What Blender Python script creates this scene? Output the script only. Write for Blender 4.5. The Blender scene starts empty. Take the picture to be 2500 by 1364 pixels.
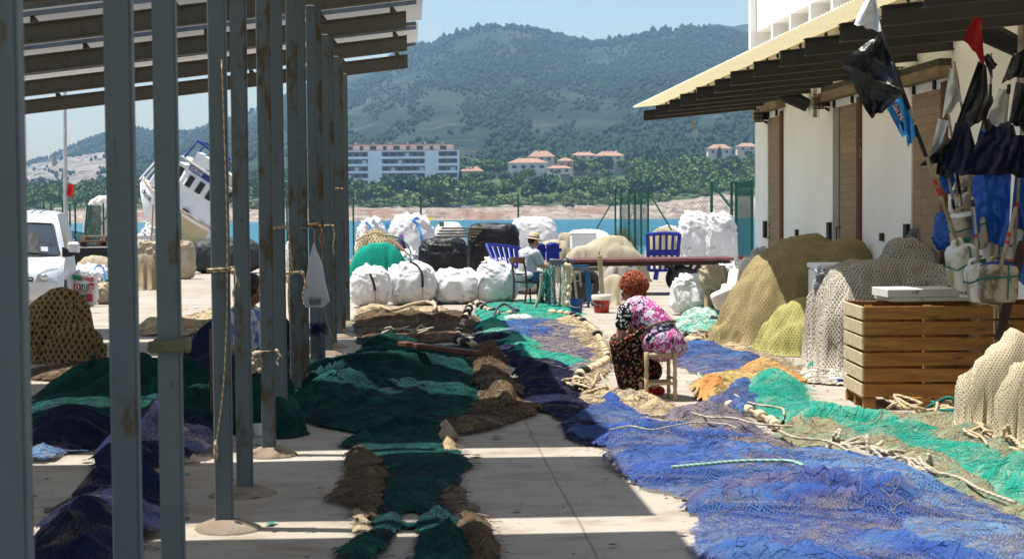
import bpy, math, random
import numpy as np
from mathutils import Vector, Matrix
S = bpy.context.scene
COL = S.collection
rad = math.radians
# ------------------------------------------------------------------ camera, light, exposure
F = 3800.0
CAMH = 1.75
PITCH, ROLL = rad(2.45), rad(-0.45)
cam_d = bpy.data.cameras.new("camera"); cam = bpy.data.objects.new("camera", cam_d); COL.objects.link(cam)
RM = Matrix.Rotation(rad(90) - PITCH, 3, 'X') @ Matrix.Rotation(ROLL, 3, 'Z')
cam.matrix_world = Matrix.Translation((0, 0, CAMH)) @ RM.to_4x4()
cam_d.sensor_width = 36.0; cam_d.lens = 36.0 * F / 2500.0
cam_d.clip_start = 0.1; cam_d.clip_end = 9000
cam_d.dof.use_dof = True; cam_d.dof.focus_distance = 20.0; cam_d.dof.aperture_fstop = 5.6
S.camera = cam
SUN = Vector((-0.30, 0.025, 1.0)).normalized()
sun_el = math.asin(SUN.z); sun_az = math.atan2(SUN.x, SUN.y)
wd = bpy.data.worlds.new("World"); S.world = wd; wd.use_nodes = True
_nt = wd.node_tree; _bg = _nt.nodes["Background"]
_sk = _nt.nodes.new("ShaderNodeTexSky"); _sk.sky_type = 'NISHITA'; _sk.sun_disc = False
_sk.sun_elevation = sun_el; _sk.sun_rotation = sun_az
_sk.air_density = 1.35; _sk.dust_density = 1.2; _sk.ozone_density = 2.6
_nt.links.new(_sk.outputs[0], _bg.inputs[0]); _bg.inputs[1].default_value = 0.078
sl = bpy.data.lights.new("sun", 'SUN'); sl.energy = 5.0; sl.angle = rad(0.5); sl.color = (1.0, 0.955, 0.88)
so = bpy.data.objects.new("sun", sl); COL.objects.link(so); so.rotation_euler = SUN.to_track_quat('Z', 'Y').to_euler()
S.view_settings.view_transform = 'Standard'; S.view_settings.look = 'None'
S.view_settings.exposure = 0.9; S.view_settings.gamma = 1.0
S.render.engine = 'CYCLES'
S.cycles.max_bounces = 8; S.cycles.diffuse_bounces = 3; S.cycles.transparent_max_bounces = 24; S.cycles.volume_bounces = 3
S.cycles.use_denoising = True
# ------------------------------------------------------------------ geometry of the view, used to lay the place out in metres
def ray(px, py):
    return RM @ Vector(((px - 1250) / F, -(py - 682) / F, -1.0))
def G(px, py, z=0.0):
    d = ray(px, py); t = (z - CAMH) / d.z
    return Vector((d.x * t, d.y * t, z))
def D(px, py, Y):
    d = ray(px, py); t = Y / d.y
    return Vector((d.x * t, Y, CAMH + d.z * t))
def hor(px):
    d0 = RM.col[0]; return 682 - F * math.tan(PITCH) - (px - 1250) * math.tan(-ROLL)
ROWD = Vector((-0.0632, 1.0, 0)).normalized(); ROWP = Vector((1.0, 0.0632, 0)).normalized()
ROWA = math.atan2(0.0632, 1.0)
def RF(l, s, z=0.0):
    p = ROWP * l + ROWD * s; return Vector((p.x, p.y, z))
# ------------------------------------------------------------------ noise
_rs = np.random.RandomState(7); _perm = _rs.permutation(256); _perm = np.concatenate([_perm, _perm, _perm])
_g3 = _rs.normal(size=(256, 3)); _g3 /= np.linalg.norm(_g3, axis=1)[:, None]
def pn(x, y, z=0.0):
    x, y, z = np.broadcast_arrays(np.asarray(x, float), np.asarray(y, float), np.asarray(z, float))
    xi, yi, zi = np.floor(x).astype(int), np.floor(y).astype(int), np.floor(z).astype(int)
    xf, yf, zf = x - xi, y - yi, z - zi
    f = lambda t: t * t * t * (t * (t * 6 - 15) + 10)
    u, v, w = f(xf), f(yf), f(zf); r = 0
    for dx in (0, 1):
        for dy in (0, 1):
            for dz in (0, 1):
                h = _perm[_perm[_perm[(xi + dx) & 255] + ((yi + dy) & 255)] + ((zi + dz) & 255)]
                g = _g3[h]
                dt = g[..., 0] * (xf - dx) + g[..., 1] * (yf - dy) + g[..., 2] * (zf - dz)
                r = r + dt * (u if dx else 1 - u) * (v if dy else 1 - v) * (w if dz else 1 - w)
    return r * 1.6
def fbm(x, y, z=0.0, o=4):
    r = 0; a = 1.0; k = 1.0
    for i in range(o):
        r = r + a * pn(x * k + 13.7 * i, y * k - 7.1 * i, z * k + 3.3 * i); a *= .5; k *= 2.03
    return r
# ------------------------------------------------------------------ objects
def link(o, parent=None):
    COL.objects.link(o)
    if parent is not None: o.parent = parent
    return o
def tag(o, label=None, cat=None, group=None, kind=None):
    if label: o["label"] = label
    if cat: o["category"] = cat
    if group: o["group"] = group
    if kind: o["kind"] = kind
    return o
def empty(name, loc=(0, 0, 0), rz=0.0, label=None, cat=None, group=None, rot=None):
    o = bpy.data.objects.new(name, None); COL.objects.link(o); o.empty_display_size = .1
    o.location = loc; o.rotation_euler = rot if rot is not None else (0, 0, rz)
    return tag(o, label, cat, group)
def copy_tree(o, parent=None):
    c = o.copy(); COL.objects.link(c); c.parent = parent
    for ch in [k for k in list(o.children)]: copy_tree(ch, c)
    return c
def mesh_obj(name, v, f, mats, parent=None, mi=None, smooth=False, uv=None):
    me = bpy.data.meshes.new(name)
    me.from_pydata([tuple(p) for p in v], [], f)
    for m in (mats if isinstance(mats, (list, tuple)) else [mats]): me.materials.append(m)
    if mi is not None: me.polygons.foreach_set("material_index", mi)
    if smooth: me.polygons.foreach_set("use_smooth", [True] * len(me.polygons))
    if uv is not None:
        l = me.uv_layers.new(name="UVMap"); idx = np.zeros(len(me.loops), int); me.loops.foreach_get("vertex_index", idx)
        l.data.foreach_set("uv", np.asarray(uv, np.float32)[idx].ravel())
    me.update()
    return link(bpy.data.objects.new(name, me), parent)
class MB:
    def __init__(s): s.v = []; s.f = []; s.mi = []
    def add(s, V, Fc, mi=0, T=None):
        o = len(s.v)
        s.v += [tuple(T @ Vector(p)) if T is not None else tuple(p) for p in V]
        s.f += [tuple(i + o for i in q) for q in Fc]; s.mi += [mi] * len(Fc)
        return s
    def box(s, c, d, T=None, mi=0, bev=0.0):
        x, y, z = d[0] / 2, d[1] / 2, d[2] / 2
        if bev <= 0:
            V = [(c[0] + i * x, c[1] + j * y, c[2] + k * z) for i in (-1, 1) for j in (-1, 1) for k in (-1, 1)]
            return s.add(V, [(0, 1, 3, 2), (4, 6, 7, 5), (0, 4, 5, 1), (2, 3, 7, 6), (0, 2, 6, 4), (1, 5, 7, 3)], mi, T)
        b = bev; V = []
        for i in (-1, 1):
            for j in (-1, 1):
                for k in (-1, 1):
                    V += [(c[0] + i * x, c[1] + j * (y - b), c[2] + k * (z - b)), (c[0] + i * (x - b), c[1] + j * y, c[2] + k * (z - b)), (c[0] + i * (x - b), c[1] + j * (y - b), c[2] + k * z)]
        o = lambda i, j, k, a: (i * 4 + j * 2 + k) * 3 + a
        Fc = []
        for i in (0, 1):
            Fc += [(o(i, 0, 0, 0), o(i, 1, 0, 0), o(i, 1, 1, 0), o(i, 0, 1, 0)), (o(0, i, 0, 1), o(1, i, 0, 1), o(1, i, 1, 1), o(0, i, 1, 1)), (o(0, 0, i, 2), o(1, 0, i, 2), o(1, 1, i, 2), o(0, 1, i, 2))]
        for i in (0, 1):
            for j in (0, 1):
                Fc += [(o(i, j, 0, 0), o(i, j, 1, 0), o(i, j, 1, 1), o(i, j, 0, 1)), (o(i, 0, j, 0), o(i, 1, j, 0), o(i, 1, j, 2), o(i, 0, j, 2)), (o(0, i, j, 1), o(1, i, j, 1), o(1, i, j, 2), o(0, i, j, 2))]
                for k in (0, 1): Fc.append((o(i, j, k, 0), o(i, j, k, 1), o(i, j, k, 2)))
        return s.add(V, Fc, mi, T)
    def tube(s, P, r, n=8, mi=0, T=None, closed=False, cap=True):
        P = [Vector(p) for p in P]; m = len(P); V = []; Fc = []
        R = r if isinstance(r, (list, tuple, np.ndarray)) else [r] * m
        ref = None
        for i in range(m):
            a = P[(i - 1) % m] if (i or closed) else P[0]; b = P[(i + 1) % m] if (i < m - 1 or closed) else P[-1]
            t = (b - a)
            t = t.normalized() if t.length > 1e-9 else Vector((0, 0, 1))
            if ref is None: ref = t.orthogonal().normalized()
            ref = (ref - t * ref.dot(t))
            ref = ref.normalized() if ref.length > 1e-6 else t.orthogonal().normalized()
            bt = t.cross(ref)
            for k in range(n):
                an = 2 * math.pi * k / n; V.append(P[i] + (ref * math.cos(an) + bt * math.sin(an)) * R[i])
        for i in range(m if closed else m - 1):
            j = (i + 1) % m
            for k in range(n): Fc.append((i * n + k, i * n + (k + 1) % n, j * n + (k + 1) % n, j * n + k))
        if cap and not closed: Fc += [tuple(range(n - 1, -1, -1)), tuple((m - 1) * n + k for k in range(n))]
        return s.add(V, Fc, mi, T)
    def lathe(s, prof, n=20, T=None, mi=0, cap=True):
        V = []; Fc = []; m = len(prof)
        for r, z in prof:
            for k in range(n): V.append((r * math.cos(2 * math.pi * k / n), r * math.sin(2 * math.pi * k / n), z))
        for i in range(m - 1):
            for k in range(n): Fc.append((i * n + k, i * n + (k + 1) % n, (i + 1) * n + (k + 1) % n, (i + 1) * n + k))
        if cap: Fc += [tuple(range(n - 1, -1, -1)), tuple((m - 1) * n + k for k in range(n))]
        return s.add(V, Fc, mi, T)
    def ell(s, c, r, n=14, m=9, T=None, mi=0):
        V = [(c[0], c[1], c[2] - r[2])]; Fc = []
        for i in range(1, m):
            ph = -math.pi / 2 + math.pi * i / m
            for k in range(n): V.append((c[0] + r[0] * math.cos(ph) * math.cos(2 * math.pi * k / n), c[1] + r[1] * math.cos(ph) * math.sin(2 * math.pi * k / n), c[2] + r[2] * math.sin(ph)))
        V.append((c[0], c[1], c[2] + r[2])); L = len(V) - 1
        for k in range(n):
            Fc.append((0, 1 + (k + 1) % n, 1 + k)); Fc.append((L, L - n + k, L - n + (k + 1) % n))
        for i in range(m - 2):
            for k in range(n): a = 1 + i * n; Fc.append((a + k, a + (k + 1) % n, a + n + (k + 1) % n, a + n + k))
        return s.add(V, Fc, mi, T)
    def prism(s, poly, y0, y1, T=None, mi=0):
        """poly in the XZ plane, extruded along Y"""
        n = len(poly); V = [(p[0], y0, p[1]) for p in poly] + [(p[0], y1, p[1]) for p in poly]
        Fc = [tuple(range(n)), tuple(range(2 * n - 1, n - 1, -1))] + [(i, n + i, n + (i + 1) % n, (i + 1) % n) for i in range(n)]
        return s.add(V, Fc, mi, T)
    def capsule(s, a, b, ra, rb, n=12, T=None, mi=0):
        a = Vector(a); b = Vector(b); d = (b - a); L = d.length; d = d / L if L > 1e-9 else Vector((0, 0, 1))
        P = []; R = []
        for k in range(4): q = math.pi / 2 * (k / 4); P.append(a - d * ra * math.cos(q)); R.append(max(ra * math.sin(q), 1e-4))
        P.append(a); R.append(ra)
        for k in range(1, 4): P.append(a.lerp(b, k / 4)); R.append(ra + (rb - ra) * k / 4)
        P.append(b); R.append(rb)
        for k in range(3, -1, -1): q = math.pi / 2 * (k / 4); P.append(b + d * rb * math.cos(q)); R.append(max(rb * math.sin(q), 1e-4))
        return s.tube(P, R, n, mi, T)
    def build(s, name, mats, parent=None, smooth=False, auto=None):
        o = mesh_obj(name, s.v, s.f, mats, parent, s.mi, smooth)
        import bmesh
        bm = bmesh.new(); bm.from_mesh(o.data); bmesh.ops.recalc_face_normals(bm, faces=bm.faces)
        if auto is not None:
            lim = rad(auto)
            for f in bm.faces: f.smooth = True
            for e in bm.edges:
                e.smooth = len(e.link_faces) == 2 and e.calc_face_angle(0) < lim
        bm.to_mesh(o.data); bm.free()
        return o
def frame(o, x, y=None):
    """Matrix with origin o, x axis along x, z near up"""
    x = Vector(x).normalized(); z = Vector((0, 0, 1)) if y is None else x.cross(Vector(y)).normalized()
    y = z.cross(x).normalized(); z = x.cross(y)
    return Matrix(((x.x, y.x, z.x, o[0]), (x.y, y.y, z.y, o[1]), (x.z, y.z, z.z, o[2]), (0, 0, 0, 1)))
def spline(P, n=8, closed=False):
    P = [Vector(p) for p in P]; m = len(P); out = []
    for i in range(m if closed else m - 1):
        a = P[(i - 1) % m] if (closed or i) else P[0]; b = P[i]; c = P[(i + 1) % m]; d = P[(i + 2) % m] if (closed or i < m - 2) else P[-1]
        for k in range(n):
            t = k / n
            out.append(.5 * ((2 * b) + (c - a) * t + (2 * a - 5 * b + 4 * c - d) * t * t + (3 * b - a - 3 * c + d) * t ** 3))
    if not closed: out.append(P[-1])
    return out
def grid_obj(name, P, mat, parent=None, mask=None, smooth=True, closed_u=False, uvoff=(0, 0), attr=None):
    """P: (n,m,3) array; mask (n,m) of vertices kept; UVs in metres along the surface"""
    n, m, _ = P.shape
    du = np.zeros((n, m)); du[1:] = np.linalg.norm(P[1:] - P[:-1], axis=2); u = np.cumsum(du, 0)
    dv = np.zeros((n, m)); dv[:, 1:] = np.linalg.norm(P[:, 1:] - P[:, :-1], axis=2); v = np.cumsum(dv, 1)
    uv = np.stack([u + uvoff[0], v + uvoff[1]], 2).reshape(-1, 2)
    idx = np.arange(n * m).reshape(n, m)
    if closed_u: idx = np.vstack([idx, idx[:1]])
    q = np.stack([idx[:-1, :-1], idx[1:, :-1], idx[1:, 1:], idx[:-1, 1:]], 2).reshape(-1, 4)
    V = P.reshape(-1, 3); av = None if attr is None else np.asarray(attr).reshape(-1)
    if mask is not None:
        mk = mask.reshape(-1); q = q[mk[q].sum(1) >= 4]
        used = np.unique(q); re = np.full(n * m, -1); re[used] = np.arange(len(used)); V = V[used]; uv = uv[used]; q = re[q]; av = None if av is None else av[used]
    o = mesh_obj(name, V.tolist(), q.tolist(), mat, parent, None, smooth, uv)
    if av is not None: a = o.data.attributes.new('gather', 'FLOAT', 'POINT'); a.data.foreach_set('value', av.astype(np.float32))
    return o
def fast_mesh(name, V, Q, mats, parent=None, mi=None, smooth=False):
    me = bpy.data.meshes.new(name); V = np.asarray(V, np.float32); Q = np.asarray(Q, np.int32); k = Q.shape[1]
    me.vertices.add(len(V)); me.vertices.foreach_set("co", V.ravel())
    me.loops.add(Q.size); me.loops.foreach_set("vertex_index", Q.ravel())
    me.polygons.add(len(Q)); me.polygons.foreach_set("loop_start", np.arange(0, Q.size, k, dtype=np.int32))
    for m in (mats if isinstance(mats, (list, tuple)) else [mats]): me.materials.append(m)
    if mi is not None: me.polygons.foreach_set("material_index", np.asarray(mi, np.int32))
    if smooth: me.polygons.foreach_set("use_smooth", np.ones(len(Q), bool))
    me.update(calc_edges=True); me.validate()
    return link(bpy.data.objects.new(name, me), parent)
# ------------------------------------------------------------------ materials
def srgb(r, g, b):
    f = lambda c: (c / 255 / 12.92) if c / 255 <= .04045 else ((c / 255 + .055) / 1.055) ** 2.4
    return (f(r), f(g), f(b), 1.0)
class NT:
    def __init__(s, name):
        s.m = bpy.data.materials.new(name); s.m.use_nodes = True; s.t = s.m.node_tree
        s.b = s.t.nodes["Principled BSDF"]; s.out = s.t.nodes["Material Output"]
        s.tc = s.t.nodes.new("ShaderNodeTexCoord")
    def n(s, typ, **k):
        nd = s.t.nodes.new("ShaderNode" + typ)
        for a, v in k.items(): setattr(nd, a, v)
        return nd
    def l(s, a, b): s.t.links.new(a, b)
    def math(s, op, a, b=None):
        nd = s.n("Math", operation=op)
        for i, x in enumerate((a, b)):
            if x is None: continue
            if isinstance(x, (int, float)): nd.inputs[i].default_value = x
            else: s.l(x, nd.inputs[i])
        return nd.outputs[0]
    def mapping(s, src, scale=(1, 1, 1), rot=(0, 0, 0), loc=(0, 0, 0)):
        nd = s.n("Mapping"); s.l(src, nd.inputs[0]); nd.inputs["Scale"].default_value = scale; nd.inputs["Rotation"].default_value = rot; nd.inputs["Location"].default_value = loc
        return nd.outputs[0]
    def noise(s, src, scale, detail=4, rough=.55, dist=0.0):
        nd = s.n("TexNoise"); s.l(src, nd.inputs["Vector"]); nd.inputs["Scale"].default_value = scale
        nd.inputs["Detail"].default_value = detail; nd.inputs["Roughness"].default_value = rough; nd.inputs["Distortion"].default_value = dist
        return nd.outputs["Fac"]
    def ramp(s, src, stops, interp='LINEAR'):
        nd = s.n("ValToRGB"); s.l(src, nd.inputs[0]); cr = nd.color_ramp; cr.interpolation = interp
        while len(cr.elements) < len(stops): cr.elements.new(.5)
        for e, (p, c) in zip(cr.elements, stops):
            e.position = p; e.color = c if isinstance(c, (tuple, list)) else (c, c, c, 1)
        return nd.outputs[0]
    def mix(s, fac, a, b):
        nd = s.n("Mix", data_type='RGBA')
        for i, x in ((0, fac), (6, a), (7, b)):
            if isinstance(x, (int, float)): nd.inputs[i].default_value = x
            elif isinstance(x, tuple): nd.inputs[i].default_value = x
            else: s.l(x, nd.inputs[i])
        return nd.outputs[2]
    def bump(s, h, strength=.5, dist=.02):
        nd = s.n("Bump"); nd.inputs["Strength"].default_value = strength; nd.inputs["Distance"].default_value = dist
        s.l(h, nd.inputs["Height"]); s.l(nd.outputs[0], s.b.inputs["Normal"])
    def col(s, c):
        if isinstance(c, tuple): s.b.inputs["Base Color"].default_value = c
        else: s.l(c, s.b.inputs["Base Color"])
    def setp(s, rough=None, metal=None, spec=None, alpha=None, trans=None):
        for k, v in (("Roughness", rough), ("Metallic", metal), ("Specular IOR Level", spec), ("Transmission Weight", trans)):
            if v is not None: s.b.inputs[k].default_value = v
        if alpha is not None: s.l(alpha, s.b.inputs["Alpha"])
_mc = {}
def M(name, c1, c2=None, scale=6, rough=.75, metal=0.0, spec=.3, bump=0.0, bscale=40, lo=.35, hi=.65, stretch=(1, 1, 1), c3=None, s3=20, t3=.62, detail=5):
    """plain procedural material: two tones mixed by noise, an optional third as spots"""
    if name in _mc: return _mc[name]
    t = NT(name); co = t.tc.outputs["Object"]
    if stretch != (1, 1, 1): co = t.mapping(co, stretch)
    if c2 is None: c2 = tuple(x * .78 for x in c1[:3]) + (1,)
    c = t.mix(t.ramp(t.noise(co, scale, detail), [(lo, 0.0), (hi, 1.0)]), c1, c2)
    if c3 is not None: c = t.mix(t.ramp(t.noise(co, s3, 6, .65), [(t3 - .03, 0.0), (t3 + .05, 1.0)]), c, c3)
    t.col(c); t.setp(rough, metal, spec)
    if bump: t.bump(t.noise(co, bscale, 4), bump)
    _mc[name] = t.m; return t.m
def net_mat(name, c1, c2, cell=.03, w=.22, alpha=False, c3=None, big=1.2, gap=None, rough=.9, floor=.25, bump=.8, t3=.55, dens=.5, tri=False):
    """knotted netting: diamond mesh of twine along the surface; open (alpha) or closed, with the shade inside the holes painted in (gap colour)"""
    if name in _mc: return _mc[name]
    t = NT(name); uv = t.tc.outputs["UV"]
    if tri:      # heaps: mesh pattern laid by the facing plane, in metres
        ge = t.n("NewGeometry"); ns = t.n("SeparateXYZ"); t.l(ge.outputs["True Normal"], ns.inputs[0]); os_ = t.n("SeparateXYZ"); t.l(t.tc.outputs["Object"], os_.inputs[0])
        up = t.math('GREATER_THAN', t.math('ABSOLUTE', ns.outputs[2]), .72); sx = t.math('GREATER_THAN', t.math('ABSOLUTE', ns.outputs[0]), t.math('ABSOLUTE', ns.outputs[1]))
        def sel(f, a, b):
            nd = t.n("Mix"); t.l(f, nd.inputs[0]); t.l(a, nd.inputs[2]); t.l(b, nd.inputs[3]); return nd.outputs[0]
        cb = t.n("CombineXYZ"); t.l(sel(up, sel(sx, os_.outputs[0], os_.outputs[1]), os_.outputs[0]), cb.inputs[0]); t.l(sel(up, os_.outputs[2], os_.outputs[1]), cb.inputs[1]); uv = cb.outputs[0]
    wob = t.n("TexNoise"); t.l(uv, wob.inputs["Vector"]); wob.inputs["Scale"].default_value = 2.5 / (cell * 10 + .3); wob.inputs["Detail"].default_value = 3
    add = t.n("VectorMath", operation='MULTIPLY_ADD'); t.l(wob.outputs["Color"], add.inputs[0]); add.inputs[1].default_value = (cell * 2.2,) * 3; t.l(uv, add.inputs[2])
    mp = t.mapping(add.outputs[0], (1 / cell, 1 / cell * .62, 1), (0, 0, rad(45)))
    sp = t.n("SeparateXYZ"); t.l(mp, sp.inputs[0])
    ax = t.math('ABSOLUTE', t.math('SUBTRACT', t.math('FRACT', sp.outputs[0]), .5))
    ay = t.math('ABSOLUTE', t.math('SUBTRACT', t.math('FRACT', sp.outputs[1]), .5))
    mx = t.math('MAXIMUM', ax, ay)                       # .5 on a thread, small inside a mesh
    thr = t.n("MapRange"); t.l(mx, thr.inputs[0]); thr.inputs[1].default_value = .5 - w; thr.inputs[2].default_value = .5 - w * .55
    thread = thr.outputs[0]
    ob = t.tc.outputs["Object"]
    c = t.mix(t.ramp(t.noise(ob, big, 4, .6, .6), [(.38, 0.0), (.6, 1.0)]), c1, c2)
    if c3 is not None: c = t.mix(t.ramp(t.noise(ob, big * 1.7, 4, .6, 1.2), [(t3 - .05, 0.0), (t3 + .08, 1.0)]), c, c3)
    if alpha:
        stv = t.noise(t.mapping(ob, (1.2, 4.2, 1), (0, 0, rad(24))), 1.6, 6, .65, .8)
        c = t.mix(t.ramp(stv, [(.56, 0.0), (.70, .55)]), c, (.30, .255, .20, 1)); c = t.mix(t.ramp(stv, [(.30, .6), (.43, 0.0)]), c, tuple(x * .4 for x in c1[:3]) + (1,))
    c = t.mix(t.ramp(t.noise(ob, 60, 3), [(.3, 0.0), (.8, .35)]), c, tuple(min(1, x * 1.6 + .02) for x in c1[:3]) + (1,))
    if alpha:
        at = t.n("Attribute"); at.attribute_name = "gather"
        gk = t.math('ADD', t.math('MULTIPLY', at.outputs["Fac"], .55), t.math('MULTIPLY', t.noise(ob, big * 2.2, 5, .65, .8), .62))
        a = t.math('MAXIMUM', thread, t.ramp(gk, [(dens - .10, floor), (dens + .12, 1.0)]))
        t.setp(alpha=a); t.col(c)
    else:
        g = gap if gap is not None else tuple(x * .22 for x in c1[:3]) + (1,)  # mesh holes painted dark, standing in for the shaded depth of the heap
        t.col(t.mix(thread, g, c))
    t.setp(rough, 0, .12); t.bump(thread, bump, cell * .35)
    _mc[name] = t.m; return t.m
concrete = None
def make_concrete():
    t = NT("concrete"); co = t.tc.outputs["Object"]
    base = t.mix(t.ramp(t.noise(co, .35, 6, .6), [(.35, 0.0), (.65, 1.0)]), (.29, .252, .205, 1), (.365, .33, .282, 1))
    st = t.mapping(co, (.9, 1.7, 1))
    base = t.mix(t.ramp(t.noise(st, 2.2, 6, .62, .4), [(.48, 0.0), (.72, .8)]), base, (.20, .15, .105, 1))
    base = t.mix(t.ramp(t.noise(co, 14, 5, .7), [(.60, 0.0), (.72, .8)]), base, (.13, .10, .075, 1))
    sp = t.n("SeparateXYZ"); t.l(t.mapping(co, (1, 1, 1), (0, 0, -ROWA)), sp.inputs[0])
    wv = t.math('MULTIPLY', t.math('SUBTRACT', t.noise(co, 2, 3), .5), .025)
    jx = t.math('LESS_THAN', t.math('PINGPONG', t.math('ADD', t.math('ADD', sp.outputs[0], -.92), wv), 2.6), .008)
    jy = t.math('LESS_THAN', t.math('PINGPONG', t.math('ADD', t.math('ADD', sp.outputs[1], 1.0), wv), 4.0), .008)
    base = t.mix(t.math('MULTIPLY', t.math('MAXIMUM', jx, jy), .7), base, (.17, .12, .09, 1))
    t.col(base); t.setp(.9, 0, .2)
    t.bump(t.math('ADD', t.noise(co, 30, 6, .7), t.math('MULTIPLY', t.noise(co, 3, 4), 2.0)), .35, .008)
    return t.m
concrete = make_concrete()
def rusty(name, paint, rustfac=.55, sc=2.2):
    if name in _mc: return _mc[name]
    t = NT(name); co = t.tc.outputs["Object"]
    st = t.mapping(co, (3.4, 3.4, 1.3))
    f = t.ramp(t.noise(st, sc, 7, .68), [(rustfac - .03, 0.0), (rustfac + .06, 1.0)])
    p = t.mix(t.noise(co, 5, 4), paint, tuple(x * .8 for x in paint[:3]) + (1,))
    r = t.mix(t.noise(co, 22, 5), (.11, .078, .034, 1), (.058, .040, .018, 1))
    t.col(t.mix(f, p, r)); t.setp(.65, 0, .35); t.bump(t.noise(co, 60, 5), .2, .004)
    _mc[name] = t.m; return t.m
def rope_mat(name, c1, c2, pitch=.03):
    if name in _mc: return _mc[name]
    t = NT(name); co = t.tc.outputs["Object"]
    w = t.n("TexWave"); t.l(co, w.inputs["Vector"]); w.inputs["Scale"].default_value = .35 / pitch; w.inputs["Distortion"].default_value = 3; w.bands_direction = 'DIAGONAL'
    t.col(t.mix(w.outputs["Fac"], c2, c1)); t.setp(.9, 0, .1); t.bump(w.outputs["Fac"], .6, .006)
    _mc[name] = t.m; return t.m
white_bag = M("white_woven_plastic", (.70, .70, .71, 1), (.58, .57, .56, 1), 1.6, .6, 0, .3, .55, 7, c3=(.40, .35, .28, 1), s3=2.6, t3=.60)
cream_bag = M("cream_woven_plastic", (.78, .75, .68, 1), (.66, .60, .50, 1), 2.0, .6, 0, .3, .25, 25)
black_film = M("black_stretch_film", (.004, .004, .005, 1), (.008, .008, .010, 1), 3, .30, 0, .35, .9, 14, stretch=(1, 1, 4))
black_strap = M("black_webbing", (.012, .012, .014, 1), None, 20, .7)
blue_strap = M("blue_webbing", (.04, .22, .62, 1), (.06, .30, .70, 1), 20, .6)
rope_tan = rope_mat("tan_rope", (.52, .42, .28, 1), (.28, .20, .12, 1))
rope_pale = rope_mat("pale_rope", (.46, .42, .34, 1), (.26, .23, .17, 1))
rope_green = rope_mat("green_rope", (.34, .52, .44, 1), (.16, .30, .26, 1))
rope_teal = rope_mat("teal_rope", (.02, .20, .17, 1), (.01, .10, .09, 1))
black_rubber = M("black_rubber", (.012, .012, .013, 1), (.03, .028, .026, 1), 18, .5, 0, .4)
green_paint = M("green_fence_paint", (.008, .085, .055, 1), (.006, .06, .042, 1), 12, .5, 0, .4)
blue_paint = M("blue_plastic", (.006, .020, .27, 1), (.005, .014, .19, 1), 8, .4, 0, .4)
white_paint = M("white_paint", (.80, .80, .79, 1), (.72, .72, .70, 1), 3, .5, 0, .4)
dark_steel = M("dark_brown_steel", (.030, .027, .022, 1), (.017, .015, .012, 1), 4, .6, 0, .4)
weathered_wood = M("weathered_wood", (.36, .28, .19, 1), (.22, .16, .10, 1), 5, .8, 0, .2, .4, 30, stretch=(1, 8, 8))
# ------------------------------------------------------------------ ground, sea, land across the bay
SEA = -0.9
def quay():
    b = MB()
    nx, ny = 120, 140
    xs = np.linspace(-45, 40, nx); ys = np.linspace(-12, 60, ny)
    X, Y = np.meshgrid(xs, ys, indexing='ij'); Z = .012 * pn(X * .5, Y * .5, 2.0) - .006
    P = np.stack([X, Y, Z], 2)
    o = grid_obj("quay_ground", P, concrete); tag(o, kind="structure")
    b.box((-2.5, 60.15, -1.6), (85, .3, 3.2)); b.box((-45.15, 24, -1.6), (.3, 72.6, 3.2)); b.box((40.15, 24, -1.6), (.3, 72.6, 3.2))
    tag(b.build("quay_edge", M("quay_stone", (.36, .33, .29, 1), None, 3)), kind="structure")
quay()
def sea():
    t = NT("sea_water"); co = t.tc.outputs["Object"]
    t.col(t.mix(t.ramp(t.noise(t.mapping(co, (.04, .25, 1)), 1.0, 5), [(.4, 0.0), (.62, 1.0)]), (.002, .10, .16, 1), (.006, .16, .22, 1)))
    t.setp(.22, 0, .35)
    h = t.math('ADD', t.noise(t.mapping(co, (.25, .8, 1)), 1.0, 6, .65), t.math('MULTIPLY', t.noise(co, .12, 3), 1.5)); t.bump(h, 1.0, .5)
    x, y0, y1 = 2600, -60, 3000
    o = mesh_obj("sea", [(-x, y0, SEA), (x, y0, SEA), (x, y1, SEA), (-x, y1, SEA)], [(0, 1, 2, 3)], t.m); tag(o, kind="structure")
    # white crests
    rs = random.Random(5); V = []; Fc = []
sea()
RIDGE = [(-700, 470), (-200, 440), (0, 415), (65, 404), (100, 392), (130, 386), (200, 352), (250, 335), (320, 322), (400, 330), (480, 326), (520, 312), (560, 300), (600, 282), (640, 268), (700, 238), (800, 198), (900, 168), (1000, 122), (1040, 113), (1060, 114), (1100, 95), (1150, 80), (1200, 70), (1240, 68), (1280, 70), (1330, 82), (1400, 100), (1450, 108), (1500, 104), (1560, 92), (1620, 82), (1690, 74), (1760, 78), (1840, 92), (2000, 110), (2300, 150), (2600, 190), (3200, 260)]
_rx = np.array([p[0] for p in RIDGE], float); _ry = np.array([p[1] for p in RIDGE], float)
_hor = lambda px: hor(px)
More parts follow.
